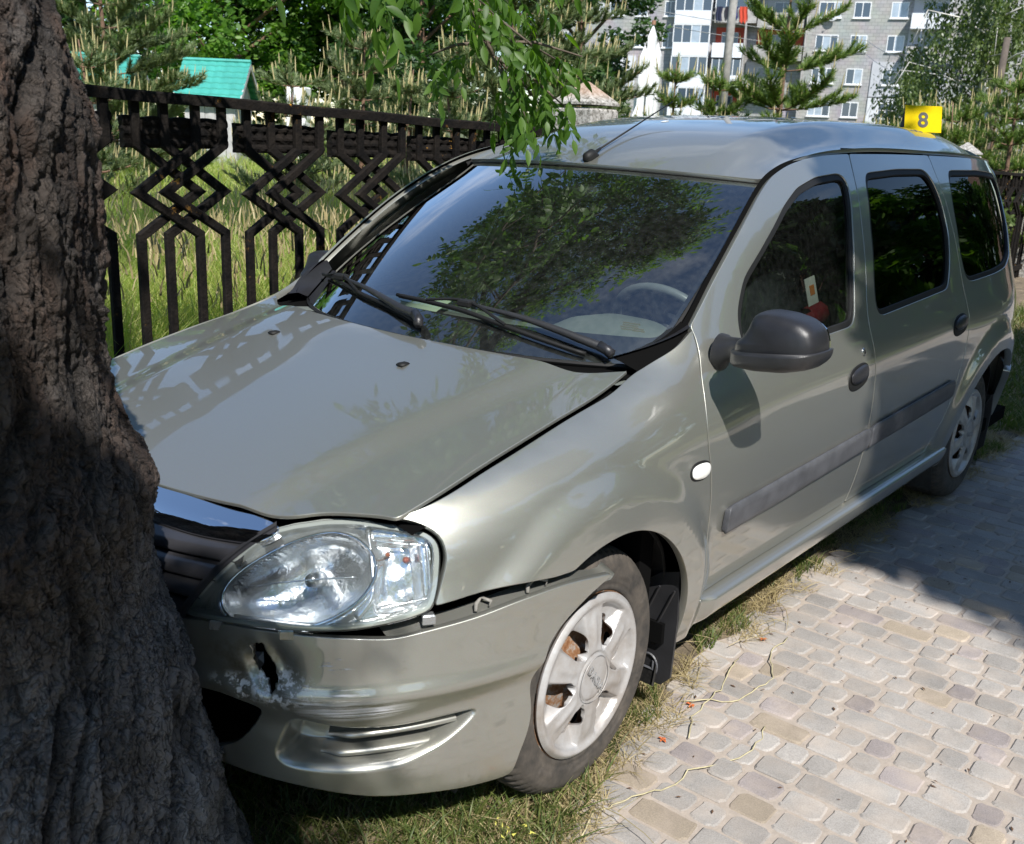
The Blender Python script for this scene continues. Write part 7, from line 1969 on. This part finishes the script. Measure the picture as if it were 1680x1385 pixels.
CONC = simple('balcony_concrete', (.36, .345, .33), .9, var=.2, scale=2)
WHITEP = simple('white_balcony_panel', (.66, .68, .72), .6, var=.06, scale=2)
REDP = simple('red_balcony_wall', (.42, .06, .03), .8, var=.2, scale=3)
blk = empty('apartment_block'); blk.matrix_world = BM; tag(blk, 'long grey block of flats with white windows and stacked balconies', 'building')
def bl(mb, name, mat, parent=None): return mb.build(name, mat, parent or blk)
S0_, S1_ = -5.3*K, 44.0
mb = MB(); mb.box((S0_, 0, -.1), (S1_, 12, up(16.4))); bl(mb, 'wall', WALL)
mb = MB(); mb.box((S0_-.3, -.45, up(16.4)), (S1_+.3, 12.4, up(16.4)+.5)); bl(mb, 'roof', CONC)
mb = MB(); mb.box((S0_, -.12, up(5.22)), (1.9*K, -.002, up(7.49))); bl(mb, 'plaster_panel', PLASTER)
mb = MB(); mb.box((19.4*K, -.12, up(5.0)), (24.6*K, -.002, up(7.42))); bl(mb, 'plaster_panel', PLASTER2)
mb = MB(); mb.box((19.4*K, -.14, -.1), (24.6*K, -.004, up(4.92))); bl(mb, 'plaster_panel', PLASTER)
def window(s0, s1, z0, z1, bars=(.5,), y=0.0, mat=None):
    """frame set in a shallow reveal, sill below, panes behind"""
    f = MB(); t = .075
    f.box((s0, y-.05, z0), (s0+t, y-.003, z1)); f.box((s1-t, y-.05, z0), (s1, y-.003, z1)); f.box((s0+t, y-.05, z0), (s1-t, y-.003, z0+t)); f.box((s0+t, y-.05, z1-t), (s1-t, y-.003, z1))
    for b in bars: x = s0+(s1-s0)*b; f.box((x-.035, y-.048, z0+t), (x+.035, y-.004, z1-t))
    fo = bl(f, 'window', FRAME)
    e = [0]+list(bars)+[1]
    for a, b in zip(e[:-1], e[1:]):
        p = MB(); p.box((s0+(s1-s0)*a+.04, y-.030, z0+.04), (s0+(s1-s0)*b-.04, y-.010, z1-.04)); q = p.build('pane', mat or (CURT if rng.random() < .3 else PANE), None); q.parent = fo
    p = MB(); p.box((s0-.08, y-.16, z0-.09), (s1+.08, y-.002, z0-.004)); q = p.build('sill', FRAME, None); q.parent = fo
rows = [(10.38, 11.46), (8.12, 9.22), (5.82, 6.92), (3.51, 4.58), (1.3, 2.3), (12.7, 13.75), (14.95, 16.0)]
cols = [(-4.05, -3.04, (.33, .66)), (-.45, .72, (.36, .7)), (1.64, 2.54, (.5,)), (3.84, 4.73, (.5,)), (15.2, 16.8, (.33, .66)), (17.65, 18.8, (.5,)), (20.18, 21.35, (.45,))]
for a, b in rows:
    for s0, s1, br in cols:
        if s0 in (1.64, 3.84) and a < 6.5: continue
        yy = -.12 if (a < 7 and (s0 < 2 or s0 > 20)) else 0
        if s0 < -4 and a < 6.5: continue
        window(s0*K, s1*K, up(a), up(b), br, yy)
window(22.17*K, 23.64*K, up(6.21), up(7.25), (.33, .66), -.12, simple('green_tinted_pane', (.03, .13, .08), .1, spec=.9))
# glazed bay column
for z in (1.2, 3.45, 5.7, 7.95, 10.2, 12.45):
    b0 = 4.85*K; b1 = 7.55*K
    mb = MB(); mb.box((b0, -1.3, up(z-.45)), (b1, -.003, up(z+.50))); o = bl(mb, 'balcony', WHITEP)
    f = MB(); zz0, zz1 = up(z+.50)+.003, up(z+1.78)
    n = 4
    for i in range(n+1): x = b0+(b1-b0)*i/n; f.box((x-.04, -1.3, zz0), (x+.04, -1.22, zz1))
    for yy in (-.65,): f.box((b1-.08, yy-.04, zz0), (b1-.002, yy+.04, zz1))
    f.box((b0, -1.31, zz1-.08), (b1, -.004, zz1)); fo = f.build('glazing_frame', FRAME, None); fo.parent = o
    for i in range(n): p = MB(); p.box((b0+(b1-b0)*i/n+.05, -1.27, zz0), (b0+(b1-b0)*(i+1)/n-.05, -1.25, zz1-.09)); q = p.build('pane', PANE if (i+int(z)) % 3 else CURT, None); q.parent = o
    p = MB(); p.box((b1-.05, -1.20, zz0), (b1-.03, -.05, zz1-.09)); q = p.build('pane', PANE, None); q.parent = o
# open loggias, two bays
def loggia(s0, s1, z, parapet, inner, glazed=False):
    a, b = s0*K, s1*K; zf = up(z)
    mb = MB(); mb.box((a, -1.35, zf-.12), (b, -.003, zf+.05)); mb.box((a, -1.36, zf+.052), (b, -1.28, up(z+.92))); mb.box((a+.002, -1.26, zf+.052), (a+.07, -.01, up(z+.90))); mb.box((b-.07, -1.26, zf+.052), (b-.002, -.01, up(z+.90))); o = bl(mb, 'balcony', parapet)
    p = MB(); p.box((a+.08, -.10, zf+.06), (b-.08, -.008, up(z+2.1))); q = p.build('balcony_wall', inner, None); q.parent = o
    c = (a+b)/2; p = MB(); p.box((c-.75, -.16, up(z+.5)), (c+.75, -.105, up(z+1.75))); q = p.build('window', FRAME, None); q.parent = o
    for k in (0, 1): p = MB(); p.box((c-.70+k*.73, -.18, up(z+.54)), (c-.03+k*.73, -.165, up(z+1.71))); q = p.build('pane', PANE, None); q.parent = o
    if glazed:
        f = MB()
        for i in range(5): x = a+(b-a)*i/4; f.box((x-.035, -1.34, up(z+.93)), (x+.035, -1.28, up(z+2.05)))
        q = f.build('glazing_frame', FRAME, None); q.parent = o
        for i in range(4): p = MB(); p.box((a+(b-a)*i/4+.05, -1.32, up(z+.93)), (a+(b-a)*(i+1)/4-.05, -1.30, up(z+2.03))); q = p.build('pane', PANE, None); q.parent = o
    return o
loggia(7.85, 10.9, 9.95, CONC, PLASTER2, True)
loggia(7.85, 10.1, 7.52, WHITEP, REDP); loggia(7.95, 10.05, 5.25, WHITEP, PLASTER2, True); loggia(7.95, 10.05, 3.0, CONC, REDP)
loggia(7.85, 10.9, 12.3, WHITEP, PLASTER2, True)
loggia(11.0, 14.3, 9.65, CONC, PLASTER2); loggia(10.9, 14.4, 7.4, CONC, REDP); loggia(10.3, 13.4, 5.1, CONC, PLASTER2); loggia(11.0, 14.3, 12.1, CONC, PLASTER2)
loggia(21.6, 24.3, 9.70, WHITEP, PLASTER2); loggia(21.5, 24.3, 7.5, CONC, PLASTER2); loggia(21.6, 24.3, 12.0, WHITEP, PLASTER2)
mb = MB(); mb.box((10.15*K, -1.4, up(2.0)), (10.25*K, -.002, up(14))); mb.box((14.5*K, -1.4, up(2.0)), (14.6*K, -.002, up(14))); bl(mb, 'dividing_wall', CONC)
# far right wing
for a, b in rows[:4]:
    for s0 in (26.5, 29.5, 32.5): window(s0*K, (s0+1.3)*K, up(a), up(b))
def at_fac(s, z, out): v = BM @ Vector((s*K, -out, up(z))); return v
for s, z, lab in ((-1.15, 10.9, 'white satellite dish beside the top left window of the block'), (-4.4, 8.65, 'white satellite dish low at the left end of the block'), (16.2, 10.5, 'white satellite dish at the wall behind the open pine')):
    d = empty('satellite_dish'); d.matrix_world = Matrix.Translation(at_fac(s, z, .5)) @ Matrix.Rotation(ang, 4, 'Z'); tag(d, lab, 'satellite dish', 'satellite dishes')
    mb = MB(); mb.lathe([(.0, .10), (.25, .065), (.45, .0), (.47, .0), (.26, .085), (0, .12)], 24, 'y'); mb.build('dish', WHITEP, d, smooth=True)
    mb = MB(); mb.tube([(0, .12, 0), (0, .5, -.15)], .03, 6); mb.tube([(0, 0, -.45), (0, -.45, -.05)], .015, 5); mb.box((-.05, -.50, -.10), (.05, -.42, 0)); mb.build('arm', CONC, d)
for s, w, h, col, lab in ((8.15, .55, 1.2, (.015, .02, .05), 'dark navy garment, first on the washing line of the balcony'), (8.75, .45, 1.0, (.02, .02, .03), 'black garment on the washing line beside the pink cloth'), (9.2, .3, .8, (.6, .30, .32), 'pale pink cloth on the balcony washing line'), (9.38, .35, .95, (.02, .03, .14), 'small blue garment on the balcony washing line'), (9.95, .7, 1.25, (.50, .06, .03), 'bright red shirt, last on the balcony washing line')):
    mb = MB(); n = 8; 
    V = []
    for j in range(5):
        for i in range(n): x = s*K-w/2+w*i/(n-1); V.append((x+.05*math.sin(j*1.3+s), -1.50+.05*math.sin(i*1.9+s)+.02*j, up(10.95)-h*j/4-(.15*h if (i in (2, 5) and j == 4) else 0)))
    F = [(j*n+i, j*n+i+1, (j+1)*n+i+1, (j+1)*n+i) for j in range(4) for i in range(n-1)]
    F2 = [tuple(k+5*n for k in f[::-1]) for f in F]; V2 = [(a, b+.03, c) for a, b, c in V]
    o = MB().add(V+V2, F+F2).build('garment', simple('cloth', col, .9)); o.matrix_world = BM; tag(o, lab, 'laundry')
# second building at the far right, brown brick with a white strip
b2 = empty('brick_building', (-62, -1.0, 0)); b2.rotation_euler = (0, 0, ang); tag(b2, 'brown brick building glimpsed behind the birch at the upper right corner', 'building')
mb = MB(); mb.box((0, 0, 0), (16, 10, 17)); mb.build('wall', brickwall_mat('brown_brick', (.26, .13, .08), (.20, .10, .06)), b2)
for k in range(4):
    mb = MB(); mb.box((.8, -.9, 2.4+k*3), (5.2, -.003, 3.5+k*3)); mb.build('balcony', WHITEP, b2)
    mb = MB(); mb.box((6.5, -.05, 2.6+k*3), (8.3, -.003, 4.2+k*3)); mb.build('window', PANE, b2)

# ------------------------------------------------------------------ white monument of pointed posts
mon = empty('monument', (-16.75, -9.9, 0)); mon.rotation_euler = (0, 0, .35); mon.scale = (.92, .92, 1.03); tag(mon, 'white monument of clustered pointed posts standing before the block of flats', 'monument')
MW = simple('whitewashed_concrete', (.72, .72, .72), .8, var=.14, scale=7, bump=.3, bscale=30)
for (x, y, w, h) in ((0, 0, .17, 3.62), (-.17, .10, .16, 3.30), (.24, -.10, .16, 3.22), (-.24, -.08, .16, 2.95), (-.10, -.24, .17, 2.45), (.30, .12, .16, 2.60), (.36, -.16, .16, 2.1)):
    mb = MB(); q = w/2
    mb.add([(x-q, y-q, 0), (x+q, y-q, 0), (x+q, y+q, 0), (x-q, y+q, 0), (x-q, y-q, h-.25), (x+q, y-q, h-.25), (x+q, y+q, h-.25), (x-q, y+q, h-.25), (x, y, h)], [(0, 3, 2, 1), (0, 1, 5, 4), (1, 2, 6, 5), (2, 3, 7, 6), (3, 0, 4, 7), (4, 5, 8), (5, 6, 8), (6, 7, 8), (7, 4, 8)])
    mb.build('post', MW, mon)
mb = MB(); mb.tube([(0, 0, 3.60), (0, 0, 3.68)], .045, 8); mb.build('finial', simple('rusty_tip', (.30, .16, .10), .8), mon)

# ------------------------------------------------------------------ huts with green tiled roofs
ROOFG = simple('green_roof_tile', (.05, .30, .25), .45, var=.15, scale=3)
BOARD = simple('grey_board', (.38, .37, .37), .85, var=.25, scale=6)
def hut(x, y, rot, L, W, hw, hr, label):
    h = empty('hut', (x, y, -.04)); h.rotation_euler = (0, 0, rot); tag(h, label, 'hut', 'huts with green tiled roofs')
    n = int(L/.20)
    for i in range(n):
        for sgn in (1, -1):
            a = -L/2+i*L/n; mb = MB(); mb.box((a+.006, sgn*W/2-.02, .0), (a+L/n-.006, sgn*W/2+.02, hw)); mb.build('board', BOARD, h)
    m = int(W/.20)
    for sgn in (1, -1):
        for i in range(m):
            b = -W/2+i*W/m; c = b+W/m; zt = lambda q: hw+(hr-hw)*(1-abs(q)/(W/2))-.02
            mb = MB(); x0 = sgn*(L/2-.02); mb.prism([(b+.006, 0), (c-.006, 0), (c-.006, zt(c*.98)), (b+.006, zt(b*.98))], lambda p: (x0+.02, p[0], p[1]), lambda p: (x0-.02, p[0], p[1])); mb.build('board', BOARD, h)
    for sgn in (1, -1):
        rowsn = 7; sl = math.hypot(W/2+.25, hr-hw); V = []; nx = int((L+.4)/.05)
        o_ = []
        for r in range(rowsn):
            t0, t1 = r/rowsn, (r+1)/rowsn; Vr = []
            for t, lift in ((t0, .0), (t1, .03)):
                for i in range(nx+1):
                    xx = -L/2-.2+(L+.4)*i/nx; yy = sgn*(W/2+.25)*t; zz_ = hr+.06-(hr-hw+.12)*t+lift+.018*abs(math.sin(xx*math.pi/.22))
                    Vr.append((xx, yy, zz_))
            F = [(i, i+1, nx+2+i, nx+1+i) for i in range(nx)]
            V2 = Vr+[(a, b, c-.03) for a, b, c in Vr]; F2 = F+[tuple(q+2*(nx+1) for q in f[::-1]) for f in F]+[(nx+1+i, nx+2+i, 3*(nx+1)+i+1, 3*(nx+1)+i) for i in range(nx)]
            MB().add(V2, F2).build('tile_course', ROOFG, h)
    mb = MB(); mb.tube([(-L/2-.2, 0, hr+.08), (L/2+.2, 0, hr+.08)], .05, 6); mb.build('ridge', ROOFG, h)
    for sgn in (1, -1):
        for s2 in (1, -1):
            mb = MB(); mb.prism([(0, hr+.05), (s2*(W/2+.25), hw-.02), (s2*(W/2+.25), hw-.14), (0, hr-.07)], lambda p: (sgn*(L/2+.20), p[0], p[1]), lambda p: (sgn*(L/2+.17), p[0], p[1])); mb.build('barge_board', BOARD, h)
    mb = MB(); mb.box((L/2+.001, -.35, .1), (L/2+.03, .35, 1.5)); mb.build('door', simple('door_grey', (.50, .50, .50), .8), h)
hut(-12.45, -18.8, -.90, 1.15, 1.3, 1.95, 2.72, 'small grey board hut with a green tiled roof left of the leafy trees')
hut(-10.4, -21.8, -.80, 3.0, 2.2, 1.9, 2.75, 'longer hut with green tiled roof half hidden behind the grey green pine')
mb = MB(); mb.box((-.25, -.25, 0), (.25, .25, 2.35), Matrix.Translation((-15.4, -19.6, 0)) @ Matrix.Rotation(.6, 4, 'Z'), .03)
tag(mb.build('gatepost', MW), 'pale square gatepost glimpsed between the two bushy pines', 'post')

# ------------------------------------------------------------------ utility poles, wires, street lamp
POLE = simple('pole_concrete', (.30, .285, .26), .9, var=.3, scale=4)
PWOOD = simple('pole_dark_wood', (.10, .08, .065), .9, var=.3, scale=5)
WIRE = simple('wire', (.35, .35, .34), .5, .5)
def pole(x, y, h, r, mat, label, lean=(0, 0), cross=True):
    p = empty('utility_pole', (x, y, 0)); tag(p, label, 'utility pole', 'utility poles'); mb = MB(); mb.tube([(0, 0, -.1), (lean[0]*h, lean[1]*h, h)], [r, r*.7], 10); mb.build('pole', mat, p, smooth=True)
    if cross:
        mb = MB(); mb.box((-.05, -.75, h-.45), (.05, .75, h-.35), Matrix.Translation((lean[0]*h, lean[1]*h, 0)) @ Matrix.Rotation(.5, 4, 'Z')); mb.build('cross_arm', mat, p)
        for q in (-.7, 0, .7): mb = MB(); mb.tube([(lean[0]*h-q*.48, lean[1]*h+q*.87, h-.35), (lean[0]*h-q*.48, lean[1]*h+q*.87, h-.2)], [.03, .045], 7); mb.build('insulator', WHITEP, p)
    return np.array([x+lean[0]*h, y+lean[1]*h, h])
tA = pole(-25.2, -5.46, 4.15, .11, PWOOD, 'leaning dark utility pole among the birches at the right', (-.005, .015), False)
tB = pole(-37.6, -19.6, 12.5, .20, POLE, 'pale concrete utility pole in front of the stacked balconies', (-.004, .006))
tC = np.array([-30, -34, 9.5]); pole(-30, -34, 9.7, .16, POLE, 'utility pole hidden in the trees at the left of the block')
k = 0
for dz in (0, -.55):
    for A, B in ((tA+[0, 0, -.35], np.array([-44.5, -16.5, 6.0])), (np.array([-44.5, -16.5, 6.0]), tC+[0, 0, -.3])):
        n = 24; t = np.linspace(0, 1, n)[:, None]; P = A*(1-t)+B*t; P[:, 2] += dz-(.5*4*t*(1-t))[:, 0]
        mb = MB(); mb.tube(P, .014, 4); tag(mb.build('wire', WIRE), ['upper overhead wire from the leaning pole', 'upper overhead wire crossing before the balconies', 'lower overhead wire from the leaning pole', 'lower overhead wire crossing before the balconies'][k], 'wire', 'overhead wires'); k += 1
l = empty('street_lamp', (-27.3, -6.95, 0)); tag(l, 'slim pale street lamp with a curved arm in front of the birch', 'street lamp')
mb = MB(); q = catmull3([(0, 0, 0), (0, 0, 2.4), (0, 0, 3.3), (-.05, -.25, 3.62), (-.10, -.50, 3.68)], .15); mb.tube(q, .035, 7); mb.build('pole', POLE, l, smooth=True)
mb = MB(); mb.box((-.10, -.26, -.05), (.10, .26, .05), Matrix.Translation((-.10, -.62, 3.68)), .03); mb.build('lamp_head', POLE, l)

# ------------------------------------------------------------------ evidence marker on the roof
YEL = simple('yellow_marker', (.62, .45, .002), .85, spec=.15)
GREYP = simple('grey_marker_back', (.20, .20, .23), .6)
BLK = simple('marker_print', (.004, .004, .004), .6)
mk = empty('evidence_marker', (-3.20, .31, 0)); tag(mk, 'yellow folded marker with the black number 8 standing on the car roof', 'marker')
mz = float(ROOF(np.array(-3.20), np.array(.31))[2])+.002
mk.location = (-3.20, .31, mz); mk.rotation_euler = (0, 0, R_(32))
Wm, Hm, lean = .165, .118, .050
def leaf_plate(sgn, mat, name):
    mb = MB(); t = .0015
    a = [(sgn*(lean), -Wm/2, 0), (sgn*(lean), Wm/2, 0), (sgn*.001, Wm/2, Hm), (sgn*.001, -Wm/2, Hm)]
    b = [(p[0]+sgn*t, p[1], p[2]) for p in a]
    F = [(0, 1, 2, 3), (7, 6, 5, 4), (0, 4, 5, 1), (1, 5, 6, 2), (2, 6, 7, 3), (3, 7, 4, 0)]
    return mb.add(a+b, F).build(name, mat, mk)
leaf_plate(1, YEL, 'front_plate'); leaf_plate(-1, GREYP, 'back_plate')
mb = MB(); mb.add([(lean, Wm/2-.001, 0.001), (-lean, Wm/2-.001, .001), (0, Wm/2-.001, Hm-.002), (lean, Wm/2-.003, 0.001), (-lean, Wm/2-.003, .001), (0, Wm/2-.003, Hm-.002)], [(0, 1, 2), (5, 4, 3), (0, 3, 4, 1), (1, 4, 5, 2), (2, 5, 3, 0)]).build('side_web', GREYP, mk)
fc = bpy.data.curves.new('digit', 'FONT'); fc.body = '8'; fc.size = .098; fc.extrude = .0006; fc.offset = .0026; fc.align_x = 'CENTER'
fo = bpy.data.objects.new('digit', fc); COL.objects.link(fo)
dg = bpy.context.evaluated_depsgraph_get(); me = bpy.data.meshes.new_from_object(fo.evaluated_get(dg)); bpy.data.objects.remove(fo)
me.materials.clear(); me.materials.append(BLK); d8 = bpy.data.objects.new('digit', me); COL.objects.link(d8); d8.parent = mk
upv = Vector((-lean, 0, Hm)).normalized(); rt = Vector((0, 1, 0)); nv = rt.cross(upv)
d8.matrix_local = Matrix(((rt.x*.95, upv.x, nv.x, lean+.0028), (rt.y*.95, upv.y, nv.y, .0), (rt.z, upv.z, nv.z, .0), (0, 0, 0, 1))) @ Matrix.Translation((0, .026, 0))
# pale droppings and petals on the roof
SPOT = simple('pale_spot', (.80, .80, .78), .7)
for i, (p, y, a, b) in enumerate(((-2.02, .22, .022, .012), (-1.84, .25, .024, .014), (-2.95, .23, .03, .013), (-1.50, -.03, .02, .012), (-1.75, .06, .03, .01))):
    mb = MB(); c = ROOF(np.array(p), np.array(y)); n = 14
    V = [c+[0, 0, .0035]]+[c+[a*math.cos(t), b*math.sin(t)*(1+.3*math.sin(3*t+i)), .0008] for t in np.linspace(0, 6.28, n, endpoint=False)]
    V = [v if k == 0 else np.array([v[0], v[1], ROOF(np.array(v[0]+.0), np.array(v[1]))[2]+.0012]) for k, v in enumerate(V)]
    mb.add(V, [(0, 1+k, 1+(k+1) % n) for k in range(n)]); tag(mb.build('white_spot', SPOT, None, smooth=True), ['pale oval splash on the roof, one of a close pair, the nearer', 'pale oval splash on the roof, one of a close pair, the farther', 'pale splash on the roof just before the yellow marker', 'faint white splash on the crown of the roof behind the aerial', 'faint pale splash on the middle of the roof'][i], 'splash', 'white splashes on the roof')

# ------------------------------------------------------------------ fallen flowers, red fragment
ORG = simple('orange_petals', (.48, .12, .03), .7, var=.3, scale=60)
def flower(x, y, s, seed, z=.004):
    r_ = np.random.default_rng(seed); mb = MB()
    for k in range(5):
        a = k*1.26+r_.uniform(-.3, .3); L = s*r_.uniform(.7, 1.1); w = s*.30; h = s*r_.uniform(.2, .6)
        d = np.array([math.cos(a), math.sin(a), 0]); n = np.array([-d[1], d[0], 0])
        mb.add([(0, 0, .002), d*L*.55+n*w+[0, 0, h], d*L+[0, 0, h*.35], d*L*.55-n*w+[0, 0, h*.8], d*L*.5+[0, 0, h*.4]], [(0, 4, 1), (1, 4, 2), (2, 4, 3), (3, 4, 0)])
    o = mb.build('fallen_flower', ORG, None); o.location = (x, y, z); return o
FLW = [(.245, 1.03, .020, 'orange star shaped fallen flower on the setts near the front tyre'), (.40, .86, .020, 'orange petals lying in the grass below the bumper corner'), (.52, .74, .018, 'orange petals farther left in the grass under the bumper'), (.36, .96, .016, 'orange petals at the lower edge of the picture'), (.16, 1.0, .010, 'tiny orange petal beside the star shaped flower'),
       (-.50, .83, .016, 'orange petal on the edge setts behind the front tyre'), (-.30, .86, .014, 'reddish petal in the dry grass behind the front tyre'), (-1.00, .80, .014, 'orange petal in the straw under the door'), (.62, .68, .018, 'orange petals in the darkest grass under the bumper')]
for i, (x, y, s, lb) in enumerate(FLW): tag(flower(x, y, s, i), lb, 'fallen flower', 'fallen orange flowers')
mb = MB(); r_ = np.random.default_rng(3)
for k in range(14):
    c = np.array([.70, .50, .02])+r_.normal(0, .010, 3)*[1, 1, .5]; mb.add([c+r_.normal(0, .011, 3) for _ in range(4)], [(0, 1, 2), (0, 2, 3), (0, 3, 1), (1, 3, 2)])
tag(mb.build('red_fragment', simple('red_plastic', (.62, .012, .015), .35), None), 'bright red broken fragment in the grass beside the foot of the trunk', 'fragment')
# dark bits scattered on the paving
mb = MB()
for _ in range(160):
    x = rng.uniform(-2.6, .4); y = rng.uniform(.8, 2.3); a = rng.uniform(0, 6.28); L = rng.uniform(.003, .011); w = L*.35; z = .0045
    d = np.array([math.cos(a), math.sin(a), 0]); n = np.array([-d[1], d[0], 0]); c = np.array([x, y, z])
    mb.add([c-d*L, c-n*w+[0, 0, .001], c+d*L, c+n*w+[0, 0, .001], c+[0, 0, .003]], [(0, 1, 4), (1, 2, 4), (2, 3, 4), (3, 0, 4)])
tag(mb.build('litter', simple('brown_litter', (.10, .055, .03), .9)), kind='stuff')
# thin white post leaning at the right edge
mb = MB(); mb.tube([(-8.9, -1.0, -.05), (-8.75, -1.1, 1.28)], .045, 8); tag(mb.build('white_post', MW, None, smooth=True), 'white painted post leaning at the right edge behind the car', 'post')

# chips of broken plastic under the torn bumper
for i, (x, y, s, mt, lb) in enumerate(((.80, .62, .016, M['black_plastic'], 'black splinter of plastic on the grass below the torn bumper'), (.70, .72, .012, M['lampbody'], 'pale splinter of lamp housing on the grass below the bumper'), (.55, .86, .013, PAINT, 'grey green paint chip on the grass near the bumper corner'), (.34, 1.00, .010, M['black_plastic'], 'tiny black plastic splinter on the edge setts below the bumper corner'))):
    r_ = np.random.default_rng(50+i); mb = MB(); P_ = [(s*math.cos(a)*r_.uniform(.5, 1.2), s*math.sin(a)*r_.uniform(.4, 1)) for a in np.linspace(0, 5.2, 6)]
    mb.prism(P_, lambda p: (p[0], p[1], .004+.3*p[0]), lambda p: (p[0], p[1], .3*p[0])); o = mb.build('plastic_splinter', mt, None); o.location = (x, y, .022); tag(o, lb, 'splinter', 'broken plastic splinters')
